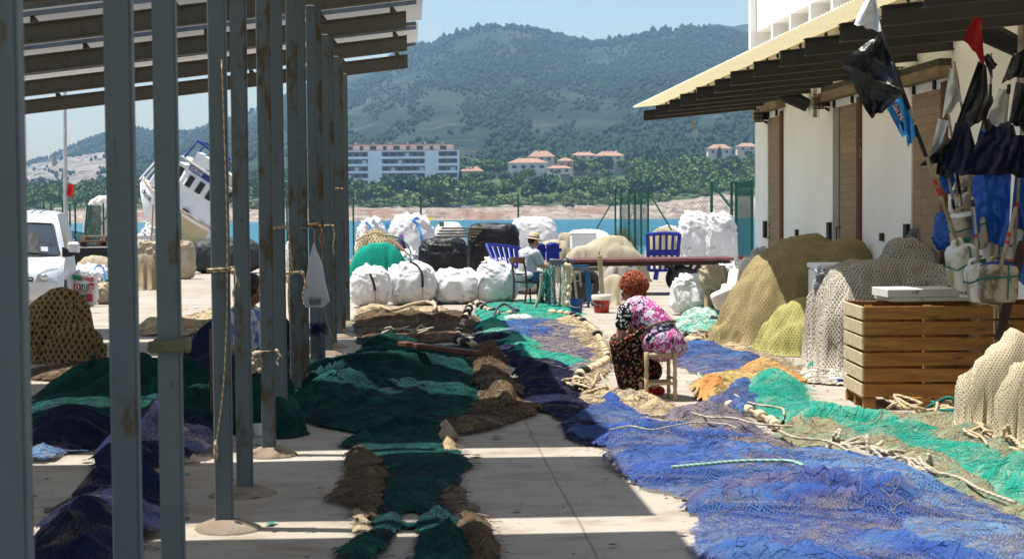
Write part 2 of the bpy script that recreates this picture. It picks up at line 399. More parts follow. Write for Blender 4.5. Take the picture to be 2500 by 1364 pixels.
def land_e(px, Y):
    """elevation of the land in picture units above eye level, as a function of bearing and distance"""
    er = (682 - F * math.tan(PITCH) - (px - 1250) * math.tan(-ROLL)) - np.interp(px, _rx, _ry)
    bl = np.interp(px, [-700, 60, 500, 900, 1300, 3200], [.42, .42, .6, .92, 1.0, 1.0])
    cl = np.interp(px, [0, 1500, 1660, 1745, 2500], [1.0, 1.0, 1.9, 2.6, 2.6])
    shore_j = 9 * pn(px * .012, 3.3) + 5 * pn(px * .05, 9.1)
    Yj = Y + shore_j
    base = np.interp(Yj, [560, 596, 603, 612, 640, 690, 800, 1000, 1200], [-40, -17.6, -6, 9, 14, 36, 82, 118, 128])
    base = np.where((Yj > 603) & (Yj < 660), base * np.where(base > 0, cl, 1), base) * np.where(Yj > 640, bl, 1)
    s = np.clip((Y - 950) / (2600 - 950), 0, 1); s = s ** .92
    top = np.maximum(er - 128 * bl, 4)
    e = base + top * s
    e = e + (14 * fbm(px * .0042, Y * .0016, 1.7, 4) * top / 300 + 9 * np.abs(fbm(px * .009, Y * .003, 4.2, 3))) * np.sin(np.pi * np.clip((Y - 950) / 1650, 0, 1)) * 1.6
    e = np.where(Y > 2600, e - (Y - 2600) * .25, e)
    rk = np.exp(-((Yj - 610) / 14.0) ** 2)
    e = e + rk * (5 * fbm(px * .06, Y * .2, 5.0, 4) * np.where(px > 1600, 1.7, 1))
    return e
def land_z(px, Y): return CAMH + land_e(px, Y) * Y / F
def land_pt(px, Y):
    e = float(land_e(np.array([float(px)]), np.array([float(Y)]))[0]); return Vector(((px - 1250) / F * Y, Y, CAMH + e * Y / F))
def land():
    pxs = np.linspace(-700, 3200, 520)
    Ys = np.concatenate([np.linspace(560, 680, 60), np.linspace(690, 1000, 30), np.linspace(1030, 2600, 80), np.linspace(2650, 3100, 6)])
    PX, YY = np.meshgrid(pxs, Ys, indexing='ij'); Z = land_z(PX, YY)
    P = np.stack([(PX - 1250) / F * YY, YY, Z], 2)
    t = NT("hillside"); co = t.tc.outputs["Object"]; sp = t.n("SeparateXYZ"); t.l(co, sp.inputs[0])
    sc = t.noise(co, .012, 8, .62); fine = t.noise(co, .09, 6, .7)
    veg = t.mix(t.ramp(t.math('ADD', t.math('MULTIPLY', sc, .6), t.math('MULTIPLY', fine, .4)), [(.44, 0.0), (.56, 1.0)]), (.011, .028, .020, 1), (.036, .050, .036, 1))
    st = t.noise(t.mapping(co, (.006, .02, .05)), 1.0, 8, .7)
    veg = t.mix(t.ramp(t.math('ADD', t.math('MULTIPLY', st, .7), t.math('MULTIPLY', fine, .3)), [(.56, 0.0), (.68, .5)]), veg, (.30, .26, .19, 1))
    # bare limestone headland on the left, real outcrops
    lm = t.math('MULTIPLY', t.math('LESS_THAN', t.math('DIVIDE', sp.outputs[0], sp.outputs[1]), -.255), t.math('LESS_THAN', sp.outputs[2], 85.0))
    veg = t.mix(t.math('MULTIPLY', lm, t.ramp(t.noise(co, .05, 7, .7), [(.42, 0.0), (.52, 1.0)])), veg, (.27, .235, .20, 1))
    rock = t.mix(t.ramp(t.noise(t.mapping(co, (1, 1, 5)), .16, 8, .7), [(.35, 0.0), (.5, .5), (.66, 1.0)]), (.16, .12, .10, 1), (.55, .46, .38, 1))
    rock = t.mix(t.ramp(t.noise(co, .035, 5), [(.52, 0.0), (.6, .8)]), rock, (.30, .17, .12, 1))
    rm = t.ramp(t.math('ADD', t.math('MULTIPLY', sp.outputs[2], .1), t.math('MULTIPLY', t.math('SUBTRACT', t.noise(co, .1, 5), .5), .5)), [(.42, 1.0), (.50, 0.0)])
    rr = t.math('MULTIPLY', t.math('GREATER_THAN', t.math('DIVIDE', sp.outputs[0], sp.outputs[1]), .092), t.math('LESS_THAN', sp.outputs[1], 640.0))
    nr = t.math('LESS_THAN', sp.outputs[1], 830.0)
    veg = t.mix(nr, veg, t.mix(t.ramp(t.noise(co, .12, 6, .7), [(.4, 0.0), (.6, 1.0)]), (.045, .085, .032, 1), (.12, .15, .065, 1)))
    t.col(t.mix(t.math('MAXIMUM', rm, rr), veg, rock)); t.setp(.95, 0, .05); t.bump(t.noise(co, .2, 8, .75), 1.0, 2.5)
    tag(grid_obj("hills", P, t.m), kind="structure")
    # farther ridge
    X = np.linspace(1500, 2700, 120); prof = np.interp(X, [1500, 1640, 1700, 1745, 1790, 1840, 2000, 2700], [130, 100, 78, 66, 72, 64, 90, 180])
    rows = []
    for k, (dy, fz) in enumerate([(0, 0), (150, .6), (300, 1.0), (350, .8)]):
        Y = 3150 + dy; rows.append(np.stack([(X - 1250) / F * Y, np.full_like(X, Y), -20 + (CAMH + 20 + (519 - prof + 4 * pn(X * .05, k)) * 3450 / F) * fz], 1))
    tag(grid_obj("far_ridge", np.stack(rows, 1), t.m), kind="structure")
land()
def leaf_mat(name, c1, c2):
    t = NT(name); co = t.tc.outputs["Object"]
    oi = t.n("ObjectInfo")
    v = t.n("VectorMath", operation='ADD'); t.l(co, v.inputs[0]); t.l(oi.outputs["Location"], v.inputs[1])
    t.col(t.mix(t.ramp(t.noise(v.outputs[0], .45, 4, .6), [(.35, 0.0), (.65, 1.0)]), c1, c2)); t.setp(.85, 0, .1)
    return t.m
LEAF = [leaf_mat("pine_leaves", (.062, .120, .028, 1), (.12, .18, .045, 1)), leaf_mat("olive_leaves", (.11, .165, .045, 1), (.18, .22, .075, 1)), leaf_mat("dark_leaves", (.026, .068, .030, 1), (.05, .10, .04, 1))]
BARK = M("bark", (.10, .075, .055, 1), None, 3, .9)
def crown_mesh(name, lobes, n, sz, mat, seed):
    rs = np.random.RandomState(seed); V = []; Q = []
    tot = sum(l[3] * l[4] for l in lobes)
    for (cx, cy, cz, rh, rv) in lobes:
        k = int(n * rh * rv / tot)
        d = rs.normal(size=(k, 3)); d /= np.linalg.norm(d, axis=1)[:, None]; rr = (.55 + .5 * rs.rand(k))[:, None]
        c = d * rr * np.array([rh, rh, rv]) + np.array([cx, cy, cz])
        a = rs.normal(size=(k, 3)); a /= np.linalg.norm(a, axis=1)[:, None]; b = np.cross(a, rs.normal(size=(k, 3))); b /= np.linalg.norm(b, axis=1)[:, None]
        s = sz * (.6 + .8 * rs.rand(k))[:, None]
        o = len(V) * 1
        for i in range(k):
            j = len(V); V += [c[i] - a[i] * s[i] - b[i] * s[i] * .6, c[i] + a[i] * s[i] - b[i] * s[i] * .6, c[i] + a[i] * s[i] * .7 + b[i] * s[i] * .7, c[i] - a[i] * s[i] * .7 + b[i] * s[i] * .7]; Q.append((j, j + 1, j + 2, j + 3))
    me = bpy.data.meshes.new(name); me.from_pydata([tuple(p) for p in V], [], Q); me.materials.append(mat); me.update(); return me
def trunk_mesh(h, r, seed):
    rs = random.Random(seed); b = MB()
    P = [(0, 0, -1.5), (rs.uniform(-.2, .2), rs.uniform(-.2, .2), h * .5), (rs.uniform(-.4, .4), rs.uniform(-.4, .4), h)]
    b.tube(spline(P, 4), [r * (1 - .07 * i) for i in range(9)], 6)
    for k in range(4):
        a = rs.uniform(0, 6.3); b.tube([(0, 0, h * (.5 + .1 * k)), (math.cos(a) * 1.2, math.sin(a) * 1.2, h * (.8 + .1 * k))], [r * .5, r * .2], 5)
    o = b.build("trunk_src", BARK); me = o.data; bpy.data.objects.remove(o); return me
def lobed(seed, h, w, k, flat):
    rs = random.Random(seed); L = [(0, 0, h * .68, w * .36, h * .24 * flat)]
    for i in range(k):
        a = rs.uniform(0, 6.28); q = rs.uniform(.2, .38) * w
        L.append((math.cos(a) * q, math.sin(a) * q, h * rs.uniform(.42, .82), w * rs.uniform(.18, .28), h * rs.uniform(.12, .2) * flat))
    return L
CROWNS = []
for s in range(4): CROWNS.append(("pine", crown_mesh("pine_crown", lobed(s + 1, 7.5, 8.5, 7, .95), 620, .52, LEAF[0], s), trunk_mesh(4.2, .22, s)))
for s in range(2): CROWNS.append(("bush", crown_mesh("bush_crown", [(x, y, z * .72, a, b) for x, y, z, a, b in lobed(s + 20, 5.0, 9.0, 7, 1.3)], 560, .5, LEAF[1], s + 9), trunk_mesh(1.6, .16, s + 9)))
for s in range(2): CROWNS.append(("dark", crown_mesh("dark_crown", lobed(s + 40, 8.5, 7.5, 8, 1.1), 640, .5, LEAF[2], s + 20), trunk_mesh(4.0, .24, s + 20)))
CROWNS.append(("cypress", crown_mesh("cypress_crown", [(0, 0, 2.5, .9, 2.4), (0, 0, 5, .8, 2.6), (0, 0, 7.2, .5, 2.2)], 420, .38, LEAF[2], 77), trunk_mesh(3, .16, 77)))
TREE_INFO = {"pine": ("pine_tree", "round crowned green pine in the coastal wood across the water", "pines in the coastal wood"),
             "bush": ("shore_bush", "low olive green bush on the slope above the far shore rocks", "bushes along the far shore"),
             "dark": ("dark_tree", "tall dark green broadleaf tree in the wood across the water", "dark trees across the water"),
             "cypress": ("cypress_tree", "thin dark cypress standing among the houses across the bay", "cypresses across the bay")}
_ct = [0]
def tree(px, Y, k, sc, rz, label=None):
    kind, cm, tm = CROWNS[k]; nm, lb, gp = TREE_INFO[kind]
    p = land_pt(px, Y)
    e = empty(nm, (p.x, p.y, p.z - .3), rz, label or lb, "bush" if kind == "bush" else "tree", None if label else gp); e.scale = (sc, sc, sc * (.9 + .2 * ((k * 37 + int(px)) % 10) / 10))
    link(bpy.data.objects.new("crown", cm), e); link(bpy.data.objects.new("trunk", tm), e)
def woods():
    rs = random.Random(11); n = 0
    placed = []
    # the front of the wood: individual trees where the photo shows them one by one
    for i in range(4200):
        px = rs.uniform(40, 1880); Y = 640 + 250 * rs.random() ** 1.25
        if 560 < px < 860 and rs.random() < .5: continue
        dmin = 15 if px < 860 else (7 if Y < 672 else 12)
        q = ((px - 1250) / F * Y, Y)
        if any((q[0] - a) ** 2 + (q[1] - b) ** 2 * .35 < dmin ** 2 * .45 for a, b in placed): continue
        if 1180 < px < 1540 and 765 < Y < 880 and rs.random() < .75: continue     # gardens round the houses
        if 830 < px < 1130 and 692 < Y < 760: continue                              # apartment block
        placed.append(q)
        k = rs.choice([0, 1, 2, 3, 0, 1, 2, 3, 6, 7]) if Y > 668 else rs.choice([4, 5, 4, 5, 0, 2])
        hot = 840 < px < 1130 and Y < 690
        tree(px, Y, k, rs.uniform(.75, 1.15) * (.8 if 1180 < px < 1560 and 690 < Y < 800 else 1.55 if hot and Y > 648 else (.75 if k in (4, 5) else .6) if Y < 662 else 1.3), rs.uniform(0, 6.3)); n += 1
        if n >= 400: break
    for i, (px, Y, s, lb) in enumerate([(1126, 690, 1.5, "dark cypress at the right corner of the apartment block"), (1581, 860, 1.5, "cypress left of the big round tree above the wood"), (1757, 900, 1.6, "tall cypress behind the hip roofed house by the white wall")]):
        tree(px, Y, 8, s, i, lb)
    tree(1648, 850, 6, 1.6, 1.0, "big dark round tree rising highest above the wood at right"); tree(100, 660, 2, 1.5, .4, "large umbrella pine behind the van at the far shore")
woods()
def forest():
    """the far pine forest that reads as one mass"""
    rs = np.random.RandomState(3); N = 70000
    px = rs.uniform(-300, 2300, N); Y = 900 + 1720 * rs.rand(N) ** .8
    d = fbm(px * .006, Y * .0022, 8.8, 4) + .35 * (px > 1000) * (Y > 1500) + .25 * (Y < 1050) + .25 * (np.abs(Y - 2590) < 60) + .0
    k = (d > rs.uniform(-.25, .55, N)) & ~((px < 281) & (land_z(px, Y) < 85) & (rs.rand(N) < .75)); px = px[k]; Y = Y[k]
    ico = np.array([(0, 0, 1)] + [(.9 * math.cos(a), .9 * math.sin(a), .25) for a in np.arange(5) * 2 * math.pi / 5] + [(.8 * math.cos(a), .8 * math.sin(a), -.35) for a in (np.arange(5) + .5) * 2 * math.pi / 5] + [(0, 0, -.9)])
    T = [(0, 1 + i, 1 + (i + 1) % 5) for i in range(5)] + [(1 + i, 6 + i, 1 + (i + 1) % 5) for i in range(5)] + [(1 + (i + 1) % 5, 6 + i, 6 + (i + 1) % 5) for i in range(5)] + [(11, 6 + (i + 1) % 5, 6 + i) for i in range(5)]
    n = len(px); z = land_z(px, Y); s = rs.uniform(.9, 2.6, n) * np.where(Y > 2480, 1.5, 1.0) * np.where(rs.rand(n) < .12, 1.5, 1.0)
    V = ico[None] * (s[:, None, None] * np.array([1.0, 1.0, 1.25])) * rs.uniform(.7, 1.3, (n, 12, 3)) + np.stack([(px - 1250) / F * Y, Y, z + s * 1.0], 1)[:, None]
    Q = (np.array(T)[None] + (np.arange(n) * 12)[:, None, None]).reshape(-1, 3)
    t = NT("far_pines"); t.col(t.mix(t.noise(t.tc.outputs["Object"], .03, 4), (.011, .030, .021, 1), (.025, .047, .027, 1))); t.setp(.95, 0, .05)
    o = fast_mesh("pine_forest", V.reshape(-1, 3), Q, t.m); tag(o, "pine forest and scrub covering the far hills", "forest", kind="stuff")
forest()
# ------------------------------------------------------------------ buildings across the bay
villa_wall = M("villa_wall", (.85, .68, .52, 1), (.75, .58, .45, 1), .3, .9); villa_pink = M("villa_pink", (.75, .42, .33, 1), (.66, .38, .29, 1), .3, .9)
villa_white = M("villa_white", (.75, .72, .66, 1), None, .3, .9)
roof_tile = M("roof_tile", (.34, .20, .145, 1), (.27, .155, .11, 1), .8, .9, bump=.4, bscale=6)
pane_dark = M("dark_pane", (.02, .028, .035, 1), (.03, .04, .05, 1), .4, .2, 0, .5)
def villa(l, r, yt, ye, yb, Y, wall, label, chim=1, wins=2, name="villa"):
    a = D(l, yb, Y); b = D(r, yb, Y); w = b.x - a.x; h = (yb - ye) * Y / F; rh = (ye - yt) * Y / F; dp = max(7.0, w * .6)
    e = empty(name, (a.x, Y, a.z), 0, label, "house")
    mb = MB().box((w / 2, dp / 2, h / 2 - 4), (w, dp, h + 8)); mb.build("wall", wall, e)
    o = .5; rb = MB(); rd = min(w, dp) * .45
    V = [(-o, -o, h), (w + o, -o, h), (w + o, dp + o, h), (-o, dp + o, h), (rd, dp / 2, h + rh), (w - rd, dp / 2, h + rh)]
    rb.add(V, [(0, 1, 5, 4), (1, 2, 5), (2, 3, 4, 5), (3, 0, 4), (3, 2, 1, 0)]); rf = rb.build("roof", roof_tile, e)
    for k in range(chim):
        MB().box((w * (.3 + .45 * k / max(1, chim - 1) if chim > 1 else .4), dp * .45, h + rh * .9), (.8, .8, 1.6)).build("chimney", villa_white, rf)
    for k in range(wins):
        MB().box((w * (k + .7) / (wins + .4), -.02, h * .55), (w * .11, .12, min(1.5, h * .5))).build("window", pane_dark, e)
villa(1290, 1354, 368, 383, 395, 850, villa_wall, "hip roofed villa at the top of the hillside cluster of houses", 1, 3)
villa(1240, 1338, 386, 398, 419, 800, villa_white, "long cream villa with stepped orange roof below the top villa", 2, 4)
villa(1360, 1400, 385, 393, 412, 800, villa_pink, "pink square villa with small pyramid roof right of the long villa", 0, 2)
villa(1334, 1396, 404, 411, 424, 780, villa_wall, "low cream house with flat orange roof below the pink villa", 1, 3)
villa(1394, 1456, 371, 380, 392, 870, villa_wall, "left half of the row of orange roofed terrace houses", 3, 3, "terrace_house")
villa(1452, 1524, 369, 381, 393, 866, villa_wall, "right half of the row of orange roofed terrace houses", 4, 3, "terrace_house")
villa(1124, 1180, 407, 418, 442, 760, villa_pink, "pink house with chimneys just right of the apartment block", 2, 2)
villa(1729, 1786, 352, 363, 380, 900, villa_wall, "hip roofed house left of the white wall on the skyline of trees", 0, 3)
villa(1800, 1850, 349, 358, 370, 920, villa_wall, "orange roofed house half hidden by the white wall", 0, 2)
villa(1588, 1625, 385, 389, 404, 840, villa_white, "small white house among trees below the big round tree", 1, 2)
villa(1640, 1672, 388, 393, 402, 845, villa_wall, "small cream house right of the small white house", 0, 1)
villa(1370, 1391, 424, 425, 450, 760, M("grey_tank_wall", (.25, .23, .22, 1), None, .5, .9), "grey box shaped water tank building in the wood", 0, 0, "tank_building")
villa(386, 420, 496, 498, 506, 650, villa_wall, "low shed on the far shore behind the tilted boat", 0, 1, "shed")
def apartments():
    Y = 700.0; a = D(836, 460, Y); b = D(1122, 460, Y); w = b.x - a.x; top = D(1122, 367, Y).z; z0 = a.z - 5; fl = 17.4 * Y / F
    e = empty("apartment_block", (a.x, Y, 0), 0, "long white apartment block with balconies and pink top storey across the bay", "building")
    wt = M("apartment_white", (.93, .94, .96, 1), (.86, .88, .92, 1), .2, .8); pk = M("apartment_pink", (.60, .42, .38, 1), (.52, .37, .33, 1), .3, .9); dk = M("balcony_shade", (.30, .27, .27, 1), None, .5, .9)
    sx = w / 286.0
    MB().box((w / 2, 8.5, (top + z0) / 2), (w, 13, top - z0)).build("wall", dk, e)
    px0 = 836
    for (l, r) in ((836, 842), (899, 933), (1038, 1071), (1117, 1122)):
        MB().box((((l + r) / 2 - px0) * sx, 1.0, (top + z0) / 2), ((r - l) * sx, 2.2, top - z0 - .1)).build("pier", wt, e)
    for k in range(6):
        z = top - k * fl
        for (l, r) in ((842, 899), (933, 1038), (1071, 1117)):
            MB().box((((l + r) / 2 - px0) * sx, .9, z - .2), ((r - l) * sx - .05, 2.3, .45)).build("floor_slab", wt, e)
            if k: MB().box((((l + r) / 2 - px0) * sx, -.1, z + .35), ((r - l) * sx - .05, .12, .65)).build("balcony_rail", wt, e)
            n = max(2, int((r - l) / 17)); ww = (r - l) * sx / n
            for i in range(n if k else 0):
                MB().box((((l - px0) * sx) + ww * (i + .5), 1.98, z + 1.25), (ww * .55, .1, 2.1)).build("window", pane_dark if (i * 7 + k * 3) % 4 else wt, e)
    z1 = top; hp = 15 * Y / F
    MB().box((w * .48, 9, z1 + hp / 2), (w * .94, 11, hp - .05)).build("top_storey", pk, e)
    rf = MB().box((w * .48, 8.6, z1 + hp + .15), (w * .96, 12.4, .3)).build("roof", M("apartment_roof", (.42, .22, .17, 1), None, .5, .9), e)
    for i in range(9): MB().box((w * (.06 + .1 * i), 3.44, z1 + hp * .5), (w * (.03 if i % 2 else .055), .12, hp * .62)).build("window", pane_dark, e)
    for i in range(6): MB().box((w * (.1 + .15 * i), 9, z1 + hp + .9), (1.0, 1.0, 1.3)).build("chimney", pk, rf)
apartments()
def watchtower():
    p = D(132, 390, 1500); b = MB().lathe([(2.3, -6), (2.1, 5.2), (2.4, 5.4), (2.4, 6.2)], 12)
    o = b.build("watchtower", M("tower_stone", (.30, .25, .22, 1), None, .3, .9)); o.location = p; tag(o, "old round stone watchtower on the left headland", "tower")
watchtower()
def far_car(px, py, Y, mat, label, L=4.2):
    p = land_pt(px, Y); e = empty("parked_car", (p.x - L / 2, p.y - .8, p.z - .1), .1, label, "car", "cars parked on the far shore")
    prof = [(0, .35), (0, .8), (.25, .95), (.9, 1.02), (1.4, 1.45), (3.0, 1.5), (3.7, 1.05), (4.15, .9), (4.2, .4)]
    MB().prism(prof, 0, 1.7).build("body", mat, e)
    MB().prism([(1.15, 1.04), (1.5, 1.38), (2.9, 1.42), (3.4, 1.06)], -.02, 1.72).build("window", pane_dark, e)
    for x in (.85, 3.35):
        for y in (0, 1.55): MB().lathe([(.3, -.1), (.32, 0), (.3, .18)], 14, Matrix.Translation((x, y, .32)) @ Matrix.Rotation(rad(90), 4, 'X')).build("wheel", black_rubber, e)
far_car(1392, 507, 625, M("car_navy", (.02, .03, .07, 1), None, 1, .3), "dark blue car parked alone on the far shore rocks")
far_car(1118, 508, 632, M("car_blue", (.10, .17, .33, 1), None, 1, .3), "blue grey car beside a white car on the far shore")
far_car(1143, 508, 628, white_paint, "white car beside a blue grey car on the far shore")
# ------------------------------------------------------------------ left: open shelter on paired steel posts
BAY = 2.69; A0 = 8.73; PL = -1.07; POSTW = 0.096
def shelter():
    root = empty("steel_shelter", (0, 0, 0), 0, "open shelter of rusty blue grey steel posts and sloping rafters on the left", "shelter")
    post_m = rusty("blue_grey_rusty_paint", (.118, .152, .162, 1), .62); post_r = rusty("heavily_rusted_paint", (.118, .15, .158, 1), .535)
    raft_m = rusty("olive_rusty_steel", (.115, .098, .062, 1), .60, 3.0)
    foot_m = M("cement_footing", (.24, .195, .15, 1), (.18, .14, .10, 1), 5, .9, bump=.4, c3=(.12, .06, .025, 1), s3=3, t3=.6)
    z0, sl = 3.97, .118
    zb = lambda l: z0 + (l - PL) * sl                     # underside of a rafter
    rot = Matrix.Rotation(ROWA, 4, 'Z')
    for k in range(-3, 7):
        for q, s in enumerate((A0 + BAY * k, A0 + 1.07 + BAY * k)):
            if k == 6 and q == 1: continue
            s -= .0 if k >= 0 else .22 if k == -1 else .25
            p = RF(PL, s); T = Matrix.Translation(p) @ rot
            top = zb(PL) if q == 0 else zb(PL) + .26
            b = MB()
            # welded channel box: web, two flanges with a lip
            b.box((0, 0, top / 2), (POSTW, .094, top), T, 0, .006)
            b.box((POSTW / 2 + .0035, -.040, top / 2), (.007, .012, top - .02), T)
            po = b.build("post", post_r if (k * 2 + q) in (1, 2, 4, 5, 7, 9, 11) else post_m, root)
            if k >= -1:
                f = MB().lathe([(.20 + .04 * ((k * 3 + q) % 3), -.02), (.185, .010), (.13, .034), (.08, .055), (.06, .058)], 26, T)
                V = [Vector(v) for v in f.v]; f.v = [(v.x + .03 * math.sin(v.y * 9 + k), v.y, v.z) for v in V]
                f.build("footing", foot_m, root, True)
    for k in range(-3, 7):
        s = A0 + BAY * k + .30 - (.22 if k < 0 else 0)
        s = A0 + BAY * k + .40
        l0, l1 = -9.5, -.06
        b = MB(); h = .22
        for (dz0, dz1, wy) in ((0, .014, .10), (h - .014, h, .10), (.014, h - .014, .012)):
            V = []
            for l in (l0, l1):
                for y in (-wy / 2, wy / 2):
                    for z in (dz0, dz1):
                        p = RF(l, s + y, zb(l) + z); V.append(p)
            b.add(V, [(0, 1, 3, 2), (4, 6, 7, 5), (0, 4, 5, 1), (2, 3, 7, 6), (0, 2, 6, 4), (1, 5, 7, 3)])
        rf = b.build("rafter", raft_m, root)
        for l in (-8.6, -7.1, -5.6, -4.05, -2.55, -1.1, -.22):   # angle cleats that carry the purlins
            b = MB(); T = Matrix.Translation(RF(l, s, zb(l) + h)) @ rot
            b.box((-.04, 0, .06), (.008, .09, .12), T); b.box((0, 0, .004), (.09, .09, .008), T); b.prism([(-.04, .0), (.05, .0), (-.04, .12)], -.004, .004, T)
            b.build("cleat", raft_m, rf)
    edge_m = M("sheet_edge_channel", (.16, .18, .20, 1), (.11, .12, .13, 1), 5, .6)
    for k in range(-4, 6):
        for s in (A0 + BAY * k + .37, A0 + BAY * (k + 1) - .13):
            a = RF(-9.6, s, zb(-9.6) + .315); c = RF(.07, s, zb(.07) + .315); d = c - a; T = frame(a, d)
            MB().box((d.length / 2, 0, 0), (d.length, .035, .05), T).build("sheet_channel", edge_m, root)
    # corrugated white sheets between open slots, one per bay
    t = NT("white_roof_sheet"); t.col(t.mix(t.noise(t.tc.outputs["Object"], 1.2, 4), (.86, .87, .88, 1), (.80, .81, .82, 1))); t.setp(.2, 0, .9)
    tr = t.n("BsdfTranslucent"); tr.inputs[0].default_value = (.85, .88, .92, 1); ms = t.n("MixShader"); ms.inputs[0].default_value = .04
    t.l(t.b.outputs[0], ms.inputs[1]); t.l(tr.outputs[0], ms.inputs[2]); t.l(ms.outputs[0], t.out.inputs[0])
    for k in range(-4, 6):
        s0 = A0 + BAY * k + .34; s1 = A0 + BAY * (k + 1) - .10
        n = 150; ss = np.linspace(s0, s1, n); ls = np.linspace(-9.7, .10 + .05 * ((k * 5) % 3 - 1), 12)
        P = np.zeros((n, 12, 3))
        for i, s in enumerate(ss):
            for j, l in enumerate(ls):
                p = RF(l, s, zb(l) + .366 + .016 * math.sin(s * 2 * math.pi / .076)); P[i, j] = p
        grid_obj("roof_sheet", P, t.m, root)
    return root
shelter()
# things tied to the posts
def post_pt(k, q, z, dl=0.0, ds=0.0):
    s = A0 + BAY * k + (1.07 if q else 0); s -= 0 if k >= 0 else .22 if k == -1 else .25
    return RF(PL + dl, s + ds, z)
def tie(k, q, z, mat, label, tail=.3, turns=2, r=.006, tuft=False, cat="rope"):
    b = MB(); hw = POSTW / 2 + r + .012; P = []
    for t in range(turns):
        for dx, dy in ((-1, -1), (1, -1), (1, 1), (-1, 1)):
            P.append(post_pt(k, q, z + .013 * t + .004 * dx, dx * hw, dy * (.05 + r)))
    P.append(P[0] + Vector((0, 0, .005))); b.tube(P, r, 6)
    c = post_pt(k, q, z, hw + .01, -.06)
    b.ell(c, (.016, .016, .02), 8, 6)
    if tail: b.tube(spline([c, c + Vector((.02, -.02, -tail * .3)), c + Vector((.0, -.02, -tail * .7)), c + Vector((.012, -.03, -tail))], 5), r * .9, 6); 
    if tail: b.tube([c, c + Vector((.03, -.01, -tail * .35)), c + Vector((.035, -.015, -tail * .5))], r * .8, 6)
    o = b.build("tied_rope", mat, None, True); tag(o, label, cat)
    return o
tie(-1, 1, 1.17, M("olive_cloth_band", (.14, .14, .08, 1), None, 20, .9), "olive rope band wound round the wide post third from left, loose end trailing left", 0, 3, .015)
o = tie(0, 0, 1.44, rope_tan, "thin tan rope round the fourth post with a short frayed tail", .17, 2, .006)
tie(1, 0, .76, rope_tan, "thin cord round the post just left of the green net heap, holding a woolly tuft", .1, 1, .004)
tie(1, 1, 1.64, rope_tan, "tan rope hanging long down a post left of the white hanging bag", .75, 2, .008)
tie(2, 0, 1.22, rope_tan, "short knotted tan rope on the rusty post directly left of the white bag", .28, 2, .008)
tie(3, 0, 1.62, M("rusty_cord", (.24, .12, .05, 1), (.16, .08, .03, 1), 20, .9), "rust brown cord round a post right of the white hanging bag", .2, 3, .009)
tie(4, 0, 1.60, rope_tan, "tan rope with a tail round the farther post beyond the brown cord", .35, 2, .007)
tie(5, 0, 2.1, rope_tan, "thin brown tie high on one of the farthest posts", .0, 2, .007)
def long_cords():
    b = MB(); a = post_pt(0, 0, 2.6, .03, -.06); P = [a, post_pt(0, 0, 1.6, .045, -.06), post_pt(0, 0, .9, .02, -.06), post_pt(0, 0, .5, -.03, -.06)]
    b.tube(spline(P, 8), .004, 5); b.ell(P[-1] + Vector((-.004, -.004, -.05)), (.014, .014, .06), 8, 6)
    tag(b.build("wrapped_rope", rope_tan, None, True), "long thin cord with a wrapped end hanging on the post with rusty foot", "cord")
    b = MB(); c = post_pt(1, 0, .70, -.085, -.06); rs = random.Random(3)
    for i in range(60):
        d = Vector((rs.gauss(0, .02), rs.gauss(0, .015), rs.uniform(-.085, .05))); b.ell(c + d, (.018, .016, .02), 6, 5)
    o = b.build("wool_tuft", M("raw_wool", (.46, .40, .31, 1), (.34, .28, .2, 1), 40, .95, bump=.8, bscale=90), None, True); tag(o, "ragged cream tuft hanging left of the cord tied post", "tuft")
long_cords()
def hanging_bag():
    Y = post_pt(2, 1, 0).y - .12
    e = empty("plastic_bag", D(770, 660, Y), 0, "white plastic carrier bag hanging by its neck from a post", "bag")
    o0 = Vector(e.location)
    # outline of the bag from neck to base, swollen front to back
    out = [(590, 766, 768), (610, 760, 772), (632, 754, 782), (650, 751, 789), (680, 747, 793), (710, 743, 800), (735, 742, 806), (750, 745, 790)]
    n = 22; P = np.zeros((n, len(out) * 4 - 3, 3)); ys = np.linspace(0, len(out) - 1, len(out) * 4 - 3)
    for j, t in enumerate(ys):
        y = np.interp(t, range(len(out)), [q[0] for q in out]); l = np.interp(t, range(len(out)), [q[1] for q in out]); r = np.interp(t, range(len(out)), [q[2] for q in out])
        a = D(l, y, Y) - o0; b = D(r, y, Y) - o0; c = (a + b) / 2; w = (b - a).length / 2; dp = min(.05, w * .6) * (1 if t < len(out) - 2 else .5)
        for i in range(n):
            an = 2 * math.pi * i / n; k = 1 + .12 * math.sin(an * 5 + t * .7) * (w > .02)
            P[i, j] = (c.x + w * math.cos(an), c.y + dp * math.sin(an) * k, c.z)
    t = NT("thin_white_plastic"); t.col((.55, .56, .60, 1)); t.setp(.4, 0, .3)
    tr = t.n("BsdfTranslucent"); tr.inputs[0].default_value = (.8, .8, .82, 1); ms = t.n("MixShader"); ms.inputs[0].default_value = .5
    t.l(t.b.outputs[0], ms.inputs[1]); t.l(tr.outputs[0], ms.inputs[2]); t.l(ms.outputs[0], t.out.inputs[0])
    grid_obj("bag_body", P, t.m, e, closed_u=True)
    b = MB(); a0 = D(757, 742, Y) - o0; a1 = D(784, 744, Y) - o0
    b.box(((a0 + a1) / 2 + Vector((0, -.034, .04))), ((a1 - a0).length, .012, .085)); b.build("dark_contents", M("grey_packet", (.13, .15, .18, 1), None, 6, .6), e)
    b = MB(); b.tube(spline([D(767, 590, Y) - o0, D(766, 560, Y) - o0, post_pt(2, 1, 1.62, .02, -.06) - o0], 5), .005, 5); b.tube([post_pt(2, 1, 1.62, -.07, -.06) - o0, post_pt(2, 1, 1.62, .07, -.06) - o0], .005, 5)
    b.build("string", rope_pale, e)
hanging_bag()
